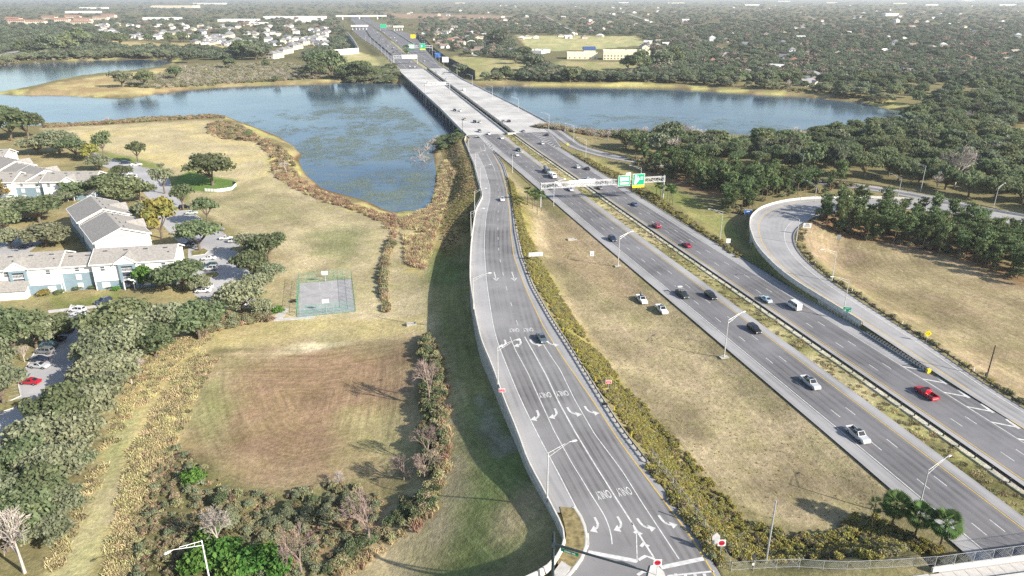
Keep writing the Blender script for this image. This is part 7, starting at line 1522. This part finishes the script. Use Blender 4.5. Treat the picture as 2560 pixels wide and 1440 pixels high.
def mass(name, label, px, dens, protos, s0, s1, seed, z=None, dmin=.5, edge=0, sz=None, world=False):
    P = px if world else ([tuple(p[:2]) for p in UGs(px)] if z is None else UP(px, z)); P = np.array(P)
    ar = .5*abs(sum(P[i][0]*P[i-1][1]-P[i-1][0]*P[i][1] for i in range(len(P)))); n = min(60000, int(ar*dens)); q = np.random.RandomState(seed); lo, hi = P.min(0), P.max(0); c = q.uniform(lo, hi, (n*8+50, 2))
    sd = psd(c[:, 0], c[:, 1], P); nz = fbm(c[:, 0]+seed*31, c[:, 1], 9); c = c[(sd < -edge*nz) & (nz > .24)][:n]
    return instancer(name, label, c, q.uniform(s0, s1, len(c)), protos, None, sz)
# --- pines inside and outside the loop
POLY_A = [(1552, 398), (1604, 424), (1677, 446), (1740, 472), (1815, 482), (1812, 532), (1866, 538), (1900, 506), (2000, 487), (2160, 480), (2176, 474), (2040, 456), (1900, 440), (1700, 419), (1570, 396)]
POLY_B = [(2040, 570), (2100, 590), (2240, 606), (2330, 622), (2450, 662), (2600, 720), (2620, 625), (2440, 580), (2300, 555), (2200, 546), (2110, 548), (2060, 556)]
def spot(x, y, poly, what):
    P = np.array(poly); zc = y*CP+(CAMZ-5)*SP; px = 1280+FPX*x/zc; py = 720-FPX*(y*SP-(CAMZ-5)*CP)/zc
    lo = [p for p in P]; u = (px-P[:, 0].min())/(P[:, 0].max()-P[:, 0].min()); c = int(min(4, max(0, u*5))); near = P[np.abs(P[:, 0]-px) < 90]
    v = .5 if len(near) < 2 else (py-near[:, 1].min())/max(1, near[:, 1].max()-near[:, 1].min()); r = 0 if v > .66 else (1 if v > .33 else 2)
    return what % ('front row', 'middle', 'back')[r], ('at far left', 'left of centre', 'at centre', 'right of centre', 'at far right')[c]
def zone_trees(name, poly, n, dmin, seed, protos, s, label, group, z, sz=1.0, cat='tree', clear=None):
    out = []
    for i, (x, y) in enumerate(inside(UP(poly, z), n, dmin, seed)):
        if clear is not None and clear(x, y): continue
        k = RS.uniform(s[0], s[1]); lab = ' '.join(spot(x, y, poly, label)) if '%s' in label else label; out.append(tree(name, protos[RS.randint(len(protos))], x, y, k, k*sz*RS.uniform(.9, 1.12), lab, group, cat))
    return out
def offroad(x, y):
    xa, ya = np.array([x]), np.array([y]); return pld(xa, ya, EXC)[0][0] < 7.5 or (pld(xa, ya, LOC)[0][0] < 9.5)
zone_trees('pine_tree', POLY_A, 150, 4.1, 1, PINES, (.66, .95), 'slim pine in the %s of the wood by the exit road', 'pines between motorway and exit road', 5, 1, 'tree', offroad)
zone_trees('pine_tree', POLY_B, 140, 4.0, 2, PINES, (.62, .9), 'pine in the %s of the stand inside the loop', 'pines inside the loop', 6, 1, 'tree', offroad)
zone_trees('broadleaf_tree', POLY_A, 34, 9, 3, OAKS_D, (.45, .7), 'broadleaf tree in the %s of the pines by the exit road', 'broadleaf trees among the pines', 5, 1, 'tree', offroad)
zone_trees('broadleaf_tree', POLY_B, 24, 9, 4, OAKS_D, (.4, .65), 'small broadleaf tree in the %s of the pines inside the loop', 'broadleaf trees inside the loop', 6, 1, 'tree', offroad)
# --- the wood on the near right shore and towards the right edge
POLY_C1 = [(1545, 372), (1640, 366), (1740, 372), (1850, 378), (1980, 372), (2060, 352), (2200, 336), (2290, 306), (2330, 262), (2560, 240), (2660, 250), (2660, 300), (2560, 320), (2500, 330), (2500, 360), (2560, 380), (2700, 380), (2700, 575), (2560, 530), (2420, 500), (2300, 476), (2180, 456), (2050, 440), (1900, 425), (1700, 403), (1560, 380)]
cl = lambda x, y: offroad(x, y)
c1 = [p for p in inside(UP(POLY_C1, 4), 300, 8.8, 5) if not offroad(*p)]; c1.sort(key=lambda p: p[1])
for x, y in c1[:130]: k = RS.uniform(.95, 1.5); pr = OAKS_D+MIDO[:2]; tree('oak_tree', pr[RS.randint(6)], x, y, k, k*RS.uniform(.85, 1.05), ' '.join(spot(x, y, POLY_C1, 'dark oak in the %s of the right hand wood')), 'oaks of the right hand wood')
instancer('wood_canopy', 'dark oak canopy of the wood running down to the right lake', c1[130:], RS.uniform(1.0, 1.5, len(c1)-130), [o[1] for o in OAKS_D+MIDO[:2]])
zone_trees('bare_tree', POLY_C1, 18, 26, 6, BAREW, (1.1, 1.7), 'bare pale crown sticking out of the right hand wood', 'bare crowns in the right hand wood', 4, 1, 'tree', cl)
for px, py, w, lab in ((2385, 470, 130, 'wide leafless tree tangled at the forest edge by the tall lamp post'), (2340, 478, 60, 'smaller leafless tree beside the tall lamp post'), (2500, 410, 70, 'leafless crown high in the right wood')): pxtree('bare_tree', BAREW, px, py, w, lab, 'leafless trees at the forest edge', 4.0, 1.0)
GW = 'bleached trees on the near right shore'
for i, (px, py, w) in enumerate(((1590, 352, 44), (1610, 348, 40), (1640, 352, 46), (1665, 350, 50), (1690, 352, 56), (1712, 354, 60), (1735, 356, 50), (1550, 348, 34), (1520, 350, 30), (1762, 360, 44), (1490, 352, 26))): pxtree('bare_tree', BAREW, px, py, w, 'bleached leafless tree on the near shore of the right lake', GW, 4.0, 1.0)
zone_trees('oak_tree', [(1500, 352), (1560, 356), (1640, 362), (1740, 368), (1850, 376), (1960, 372), (1960, 362), (1860, 366), (1760, 362), (1640, 354), (1560, 348)], 26, 7, 7, OAKS_P, (.5, .8), 'small olive tree at the near shore of the right lake', 'small trees on the near right shore', 2, 1, 'tree', cl)
# --- far shore of the right lake: nearest rank as single trees
POLY_D = [(1195, 206), (1240, 196), (1330, 205), (1440, 204), (1560, 206), (1700, 212), (1800, 220), (1900, 226), (2000, 232), (2090, 240), (2160, 248), (2230, 262), (2330, 268), (2560, 250), (2660, 255), (2660, 200), (2300, 200), (2000, 195), (1800, 190), (1650, 195), (1640, 186), (1480, 196), (1380, 192), (1250, 190)]
clD = lambda x, y: any((x-h[0])**2+(y-h[1]+6)**2 < (h[2]+4)**2 for h in HOUSES)
d1 = [p for p in inside(UP(POLY_D, 2), 170, 11.5, 8) if not clD(*p)]; instancer('far_shore_wood', 'rank of oaks behind the far shore of the right lake', d1, RS.uniform(.8, 1.3, len(d1)), [o[1] for o in MIDO])
zone_trees('bare_tree', POLY_D, 14, 40, 9, BAREW, (1.2, 1.8), 'bare pale tree on the far shore of the right lake', 'bare trees on the far right shore', 2, 1, 'tree', clD)
for px, py, w, lab in ((1425, 205, 52, 'round dark tree alone on the far shore below the school'), (1265, 198, 44, 'dark tree at the far shore end of the mown bank'), (1500, 206, 26, 'small dark tree on the far shore below the school'), (1550, 206, 30, 'bushy tree on the far shore right of the school meadow'), (1290, 160, 40, 'leafy tree left of the portable classroom'), (1310, 150, 44, 'tall tree before the school roofs'), (1330, 178, 60, 'loose crowned tree on the bank below the portable classroom'), (1245, 118, 60, 'big dark oak beside the sound wall houses'), (1152, 190, 42, 'dark bush like tree at the right bridge end'), (1600, 178, 70, 'broad oak hiding the school corner'), (1570, 176, 50, 'oak in front of the school windows'), (1650, 176, 70, 'broad oak right of the school'), (1685, 165, 64, 'dense oak between the school and the suburb')): pxtree('oak_tree', MIDO, px, py, w, lab, 'separate trees across the right lake', 6.0, .9)
# --- left far shore and peninsula
for i, (px, py, w, pr) in enumerate(((306, 218, 56, OAKS_P), (362, 218, 54, OAKS_D), (440, 200, 44, OAKS_D), (470, 158, 44, MIDO), (575, 172, 34, MIDO), (605, 148, 60, MIDO), (640, 150, 50, MIDO), (655, 148, 40, MIDO), (690, 205, 20, OAKS_D), (790, 198, 60, MIDO), (830, 190, 80, MIDO), (800, 178, 66, MIDO), (860, 200, 50, OAKS_D), (900, 200, 60, OAKS_D), (930, 198, 40, OAKS_D), (760, 190, 30, OAKS_P), (665, 168, 24, MIDO), (372, 106, 26, MIDO), (425, 108, 34, MIDO), (455, 106, 34, MIDO), (120, 138, 66, MIDO), (160, 136, 60, MIDO), (60, 140, 50, MIDO), (90, 140, 50, MIDO), (200, 118, 60, MIDO), (270, 112, 40, MIDO), (250, 118, 40, MIDO), (300, 114, 40, MIDO))):
    pxtree('oak_tree', pr, px, py, w, ['pale oak left of the pair on the peninsula', 'dark oak right of the pair on the peninsula', 'dark oak above the pale dead shrubs of the peninsula', 'oak at the neck of the peninsula', 'small oak in the grey brush', 'oak at the front of the townhouse thicket', 'second oak at the townhouse thicket', 'dark oak left of the townhouses', 'lone small green tree in the peninsula scrub', 'dark oak beside the far bridge bank', 'broad oak beside the far bridge bank', 'tall oak behind the far bridge bank', 'green tree left of the bridge shadow', 'leafy tree on the far bank by the bridge', 'leafy tree closest to the far bridge end', 'pale tree at the peninsula root', 'small oak right of the townhouse thicket', 'oak in front of the grey roofed estate', 'oak on the tan bank before the estate', 'oak right of the tan bank', 'oak on the near side of the lakeside road', 'oak behind the lakeside road bend', 'oak at the left of the lakeside road', 'oak on the lakeside road verge', 'oak where the lakeside road meets the wood', 'oak left of the estate', 'dark oak left of the estate bank', 'oak nearest the estate bank'][i], 'trees on the far left shore', 5.0 if pr in (OAKS_P, OAKS_D) else 6.0, .95)
e1 = inside(UP([(180, 140), (240, 125), (340, 122), (420, 126), (520, 130), (600, 130), (600, 142), (520, 142), (440, 146), (320, 145), (230, 148)], 2), 60, 12, 10); instancer('north_bank_wood', 'green bank of oaks behind the north lake', e1, RS.uniform(.6, .95, len(e1)), [o[1] for o in MIDO])
zone_trees('bare_tree', [(440, 178), (560, 172), (700, 176), (830, 186), (820, 205), (680, 210), (520, 218), (450, 214)], 40, 9, 11, BAREW, (.55, .9), 'grey leafless shrub tree in the peninsula scrub', 'grey leafless scrub trees on the peninsula', 1, .8, 'tree')
zone_trees('bare_tree', [(10, 158), (60, 152), (150, 148), (240, 146), (300, 148), (220, 154), (80, 160)], 14, 16, 12, BAREW, (.6, 1.0), 'grey leafless tree on the shore below the lakeside road', 'grey trees below the lakeside road', 1, .9, 'tree')
GS = 'grey leafless shrubs in the water by the ramp'
for i, (px, py, w) in enumerate(((1050, 400, 50), (1070, 388, 46), (1082, 372, 40), (1062, 412, 40), (1092, 360, 36), (1040, 412, 36))): pxtree('bare_tree', BAREW, px, py, w, 'grey leafless shrub standing at the water edge by the bridge end', GS, 4.0, .8)
pxtree('bare_tree', BAREW, 716, 436, 52, 'pale leafless tree on the lake shore beside the meadow', None, 4.0, .8)
pxtree('oak_tree', OAKS_D, 622, 352, 22, 'small dark conifer like bush in the brown shore scrub', None, 5.0, 1.6)
pxtree('bare_tree', BAREW, 268, 309, 26, 'small pale leafless tree on the lake edge behind the meadow', None, 4.0, .8)
# --- woods that read as one mass
def forest(name, label, seed, npx, box, keep, smin, smax, protos, scale_far=True):
    q = np.random.RandomState(seed); px = q.uniform(box[0], box[1], npx); py = box[2]+(box[3]-box[2])*q.rand(npx)
    t = (CAMZ-3)/(FPX*SP+(py-720)*CP); x = t*(px-1280); y = t*(FPX*CP-(py-720)*SP); k = keep(px, py, x, y); x, y = x[k], y[k]
    hs = np.array(HOUSES)
    m = np.ones(len(x), bool)
    for h in hs:
        k = h[1]/CAMZ*q.uniform(1.5, 6.5); ux, uy = -h[0]/math.hypot(h[0], h[1]), -h[1]/math.hypot(h[0], h[1]); al = (x-h[0])*ux+(y-h[1])*uy; la = np.abs(-(x-h[0])*uy+(y-h[1])*ux)
        m &= ((x-h[0])**2+(y-h[1])**2 > (h[2]+2)**2) & ~((al > 0) & (al < k) & (la < h[2]*.8))
    s_, o_ = tofw(x, y); m &= ~((s_ > 300) & (s_ < 3600) & (o_ > np.where(s_ < 1000, -60, -85)) & (o_ < np.where(s_ < 1000, 62, np.where(s_ < 2100, 88, 60))))
    for W_ in (W_MAIN, W_NORTH): m &= psd(x, y, W_) > 5
    for c in CLEAR: m &= psd(x, y, c) > 0
    for c in STREETS: dd = pld(x, y, c)[0]; m &= dd > 5+q.rand(len(x))*9
    x, y = x[m], y[m]; s = q.uniform(smin, smax, len(x))*np.where(y > 1200, 1+(y-1200)/2600*.8, 1) if scale_far else q.uniform(smin, smax, len(x))
    return instancer(name, label, np.c_[x, y, np.full(len(x), 2.6)], s, protos, None, np.where(y > 1200, 1/(1+(y-1200)/2600*.5), 1))
CLEAR = [np.array(UP(p, 3)) for p in ([(1270, 88), (1590, 90), (1625, 112), (1640, 160), (1590, 192), (1490, 196), (1390, 178), (1290, 128)], [(1128, 138), (1290, 148), (1330, 168), (1290, 205), (1200, 206), (1150, 180)], [(836, 136), (900, 128), (975, 150), (985, 180), (900, 178), (830, 174)], [(235, 100), (345, 103), (520, 106), (640, 116), (580, 128), (420, 124), (300, 120)], [(640, 140), (790, 90), (830, 100), (760, 150), (690, 160)], [(-100, 178), (0, 142), (130, 102), (150, 110), (60, 140), (-100, 190)], [(430, 165), (700, 155), (840, 175), (840, 210), (640, 214), (470, 220), (30, 245), (100, 212), (300, 186)], [(950, 33), (1290, 40), (1270, 50), (1000, 45)])]
forest('suburb_woods', 'oak canopy covering the suburb right of the motorway out to the horizon', 31, 17000, (1050, 2760, -4, 205), lambda px, py, x, y: RS.rand(len(px)) < np.clip(.35+(py/170), .35, 1.0), .65, 1.15, [f[1] for f in FARO])
forest('suburb_woods', 'tree canopy among the estates and shops on the left up to the horizon', 32, 7500, (-250, 1000, -4, 150), lambda px, py, x, y: (RS.rand(len(px)) < np.where((py > 20) & (py < 62), .45, np.where((py < 122) & (px > 230) & (px < 840), .42, .8))), .75, 1.3, [f[1] for f in FARO])
forest('bare_canopy', 'grey leafless crowns scattered through the distant canopy', 33, 1500, (300, 2700, 5, 200), lambda px, py, x, y: (px > 1040) | (py < 90), .9, 1.4, [make_oak(120, leaf_mat('distant bare crowns', [(.24, .18, .15), (.30, .24, .20)], .1, .02, .2), 5, 9, 2, 420, .9, 9)[1]])
# --- scrub, reeds, ground cover
mass('ground_cover', 'yellow green ground cover shrubs along the right of the exit ramp', [(1262, 440), (1285, 460), (1310, 560), (1345, 640), (1390, 720), (1470, 850), (1580, 980), (1700, 1110), (1800, 1230), (1880, 1310), (1860, 1380), (1800, 1390), (1745, 1330), (1660, 1210), (1560, 1060), (1450, 900), (1375, 770), (1320, 680), (1290, 560)], 2.6, COVER[:3], .28, .62, 41)
mass('ground_cover', 'low shrubs covering the slope above the overpass fence', [(1790, 1330), (1880, 1310), (1990, 1345), (2090, 1330), (2140, 1290), (2200, 1300), (2280, 1340), (2360, 1378), (2338, 1398), (2200, 1402), (2000, 1405), (1835, 1412)], 2.4, [COVER[2], COVER[1], COVER[0], COVER[2]], .4, .95, 42)
mass('verge_shrubs', 'green shrub strip between ramp edge and wire fence', [(1612, 1165), (1632, 1170), (1700, 1260), (1790, 1375), (1812, 1415), (1796, 1420), (1740, 1340), (1660, 1225)], 2.2, [COVER[2], COVER[1]], .6, 1.1, 43)
mass('thicket', 'tangled olive and brown thicket filling the bottom of the basin', [(430, 1110), (490, 1150), (560, 1210), (640, 1238), (720, 1240), (790, 1215), (860, 1210), (900, 1225), (960, 1240), (930, 1330), (850, 1390), (770, 1450), (330, 1480), (350, 1300), (390, 1160)], 1.1, [SHRUB[0], COVER[2], TUFT[0], COVER[3], COVER[2], TUFT[2], SHRUB[1]], .25, .7, 44)
mass('tall_bushes', 'taller green grey bushes along the rim of the basin', [(500, 1280), (600, 1235), (720, 1236), (800, 1210), (870, 1215), (880, 1280), (780, 1330), (640, 1370), (520, 1360)], .12, [OAKS_P[0][1], SHRUB[1], OAKS_D[1][1], SHRUB[4], OAKS_P[2][1]], .16, .38, 45)
mass('rough_grass', 'tall straw coloured grass edging the mown path', [(500, 880), (440, 930), (400, 1010), (330, 1130), (290, 1300), (255, 1480), (330, 1480), (360, 1300), (400, 1180), (450, 1080), (490, 990), (540, 900)], 1.4, [TUFT[0], TUFT[0], TUFT[2]], .6, 1.2, 46)
mass('rough_grass', 'straw coloured grass fringe under the lower left oaks', [(420, 860), (500, 830), (540, 840), (450, 900), (380, 1000), (330, 1030), (210, 1300), (150, 1420), (110, 1440), (200, 1250), (300, 1010), (360, 900)], 1.0, [TUFT[0], TUFT[0], TUFT[2]], .6, 1.1, 47)
mass('basin_hedge', 'dark hedge along the right rim of the basin', [(1052, 848), (1072, 844), (1090, 870), (1104, 960), (1112, 1060), (1112, 1170), (1090, 1215), (1058, 1210), (1052, 1150), (1058, 1050), (1056, 950)], 1.0, [SHRUB[0], SHRUB[5], SHRUB[4], COVER[3]], .5, .9, 48, sz=1.3)
mass('hedge_grass', 'tan reed tops along the outer side of the basin hedge', [(1070, 850), (1094, 880), (1112, 990), (1118, 1100), (1112, 1180), (1060, 1290), (960, 1360), (860, 1420), (800, 1460), (840, 1460), (980, 1370), (1085, 1290), (1122, 1180), (1126, 1080), (1116, 960), (1100, 880)], 1.6, [REED[1], TUFT[0], REED[0]], .6, 1.0, 49)
mass('shaded_scrub', 'dark low scrub in the shaded corner of the basin', [(1020, 1210), (1100, 1215), (1090, 1270), (1000, 1340), (900, 1390), (820, 1440), (760, 1440), (880, 1370), (960, 1320)], .8, [SHRUB[5], TUFT[2], SHRUB[0]], .5, .9, 50)
mass('reeds', 'brown reeds along the meadow edge of the lake', [(105, 316), (200, 314), (300, 306), (440, 297), (560, 292), (562, 300), (450, 304), (320, 313), (200, 320), (115, 325)], .55, [REED[0], SHRUB[4], REED[0]], .6, 1.1, 51, z=1)
mass('reeds', 'rusty scrub and straw reeds on the point of the meadow shore', [(520, 318), (548, 308), (600, 318), (650, 348), (700, 372), (735, 400), (740, 440), (700, 430), (680, 400), (640, 360), (560, 355), (522, 340)], .40, [REED[0], REED[1], REED[0], SHRUB[4], COVER[3]], .5, 1.1, 52, z=1)
mass('reeds', 'brown reed band between the meadow and the lily pads', [(672, 400), (700, 430), (745, 440), (790, 475), (860, 505), (920, 530), (960, 545), (990, 545), (1000, 600), (978, 610), (965, 570), (900, 540), (800, 510), (730, 475), (690, 450)], .8, [REED[0], REED[1], REED[0], COVER[3]], .5, 1.0, 53, z=1)
mass('reeds', 'tall straw reeds at the head of the lake beside the ramp bank', [(1000, 560), (1040, 540), (1085, 500), (1098, 430), (1115, 400), (1140, 440), (1110, 540), (1080, 620), (1058, 690), (1018, 670), (1012, 610)], 1.0, [REED[1], REED[1], TUFT[0], REED[0]], .6, 1.1, 54, z=1.5)
mass('bank_scrub', 'olive brown scrub on the bank below the ramp barrier', [(1100, 370), (1150, 360), (1180, 400), (1190, 470), (1185, 560), (1150, 600), (1105, 640), (1100, 560), (1130, 480), (1115, 410)], .9, [COVER[2], TUFT[1], TUFT[2], COVER[3]], .25, .55, 55)
mass('bank_scrub', 'dark bushes on the near bank under the bridge end', [(1085, 358), (1120, 346), (1150, 350), (1150, 372), (1105, 378)], .35, [OAKS_D[0][1], SHRUB[5]], .35, .6, 56, z=2)
mass('field_fence_weeds', 'overgrown fence line with weeds beside the basketball meadow', [(975, 600), (990, 600), (968, 650), (962, 700), (970, 780), (962, 782), (952, 700), (958, 650)], 1.6, [REED[1], SHRUB[0], REED[0]], .6, 1.1, 57)
mass('shrub_bank', 'rusty and green shrubs at the foot of the car park oaks', [(490, 830), (540, 800), (620, 795), (680, 788), (685, 800), (620, 812), (560, 825), (500, 845)], .9, [COVER[3], SHRUB[1], SHRUB[0], COVER[3]], .7, 1.2, 58)
mass('shore_scrub', 'brown and green shrubs along the far shore of the right lake', [(1200, 208), (1300, 205), (1440, 206), (1600, 210), (1750, 218), (1900, 228), (2050, 240), (2160, 252), (2220, 266), (2220, 258), (2100, 238), (1900, 222), (1700, 210), (1450, 200), (1200, 202)], .06, [SHRUB[4], SHRUB[0], REED[0], OAKS_P[0][1]], .6, 1.3, 59, z=1)
mass('shore_scrub', 'rusty scrub behind the near shore of the right lake', [(1300, 328), (1400, 334), (1500, 344), (1600, 352), (1700, 358), (1700, 364), (1560, 360), (1440, 350), (1340, 338)], .35, [REED[0], COVER[3], SHRUB[4], TWIG[0]], .8, 1.6, 60, z=1.5)
mass('shore_grass', 'yellow green grass strip on the near shore of the right lake', [(1780, 350), (1965, 351), (1960, 360), (1800, 360)], .35, [TUFT[0], TUFT[1]], 1.2, 2.0, 61, z=1)
mass('peninsula_scrub', 'grey and brown brush over the root of the peninsula', [(430, 172), (700, 160), (800, 175), (840, 198), (660, 208), (480, 219), (400, 226), (330, 222), (300, 205), (400, 190)], .10, [SHRUB[1], SHRUB[4], REED[1], SHRUB[0], SHRUB[1], TWIG[0]], .6, 1.5, 62, z=1)
mass('north_scrub', 'pale brush along the shore below the lakeside road', [(-60, 176), (0, 162), (60, 155), (150, 152), (300, 146), (430, 148), (430, 142), (300, 140), (150, 146), (40, 150), (-60, 168)], .08, [TWIG[0], SHRUB[0], SHRUB[4], OAKS_P[0][1]], .6, 1.4, 63, z=1)
mass('far_bank_scrub', 'mixed shrubs on the far bank left of the bridge', [(840, 180), (985, 176), (1000, 200), (985, 206), (850, 204)], .08, [OAKS_D[0][1], SHRUB[1], SHRUB[4], OAKS_P[1][1]], .5, .9, 64, z=1.5)
mass('median_grass', 'tufted grass in the motorway median', [tuple(p.xy) for p in fwline(30, 440, -5.6)]+[tuple(p.xy) for p in fwline(440, 30, -.8)], 1.1, [TUFT[2], TUFT[0], TUFT[2]], .4, .8, 65, world=True)
mass('verge_hedge', 'clipped low hedge along the verge before the gantry', [(1430, 392), (1445, 390), (1560, 440), (1640, 490), (1740, 560), (1860, 650), (1840, 650), (1720, 565), (1620, 500), (1540, 450)], .8, [COVER[2], TUFT[1], COVER[1]], .6, 1.0, 66, z=5.5)
mass('loop_verge', 'weedy fringe behind the loop guard rail', [tuple(p) for p in offs(LOI, 1.0)[8:84]]+[tuple(p) for p in offs(LOI, 3.2)[8:84][::-1]], .9, [COVER[2], TUFT[1], TUFT[2]], .5, .9, 67, world=True)
mass('loop_trees_undergrowth', 'brown undergrowth beneath the pines inside the loop', POLY_B, .10, [SHRUB[4], COVER[3], SHRUB[0]], .6, 1.2, 68, z=6)
mass('wood_undergrowth', 'dark undergrowth beneath the pines by the exit road', POLY_A, .07, [SHRUB[5], SHRUB[0], SHRUB[4]], .7, 1.3, 69, z=5.3)
# --- lily pads, tufts on the open ground
def pad_cluster(n, m):
    b = MB()
    for i in range(n):
        a, r_ = RS.uniform(0, 6.28), 2.0*math.sqrt(RS.rand()); x, y, s_ = r_*math.cos(a), r_*math.sin(a), RS.uniform(.10, .26); b.quad(*[(x+s_*math.cos(t), y+s_*math.sin(t), .02+.004*(i % 5)) for t in np.arange(0, 6.2, 1.05)])
    return b.mesh('lily_pads', m)
PADM = leaf_mat('lily pad', [(.13, .17, .125), (.23, .275, .215), (.16, .18, .13)], .1, .02, .3)
PADS = [pad_cluster(20, PADM), pad_cluster(11, PADM)]
def pads(px, n, seed, label):
    P = np.array(UP(px, 0)); q = np.random.RandomState(seed); c = q.uniform(P.min(0), P.max(0), (n*8, 2)); x, y = c[:, 0], c[:, 1]
    f = .45*fbm(x, y, 60)+.55*fbm(x*1.0+90, y*.55, 13)+.25*(fbm(x+50, y, 4)-.5); c = c[(psd(x, y, P) < -1) & (f > .505+.07*q.randn(len(x)))][:n]
    instancer('lily_pads', label, np.c_[c, np.zeros(len(c))], q.uniform(.6, 1.3, len(c)), PADS)
pads([(560, 302), (640, 318), (700, 350), (745, 395), (770, 440), (810, 468), (900, 498), (1000, 524), (1060, 515), (1082, 470), (1086, 400), (1090, 362), (1080, 320), (1000, 262), (900, 248), (760, 262), (660, 280)], 6500, 71, 'scattered lily pads floating over the lake cove')
pads([(1290, 320), (1500, 335), (1900, 345), (2050, 335), (1900, 300), (1500, 285), (1320, 300)], 1500, 75, 'thin scatter of lily pads along the near shore of the right lake')
mass('field_tufts', 'short dry grass tufts over the triangle between ramp and motorway', [(1290, 500), (1420, 560), (1640, 745), (1960, 990), (2230, 1225), (2080, 1310), (1880, 1290), (1700, 1150), (1500, 950), (1360, 720)], .7, [TUFT[0], TUFT[0], TUFT[1]], .10, .22, 72, dmin=.3)
# --- air
hz, N, L, P = nodes_of('thin haze'); N.remove(P); v = N.new('ShaderNodeVolumePrincipled'); v.inputs['Color'].default_value = (.88, .94, 1.0, 1); v.inputs['Density'].default_value = .00008; v.inputs['Anisotropy'].default_value = .2
L.new(v.outputs[0], N['Material Output'].inputs['Volume'])
b = MB(); b.box((0, 8500, 45.5), (34000, 25000, 97)); o = b.obj('haze', hz); o['kind'] = 'stuff'
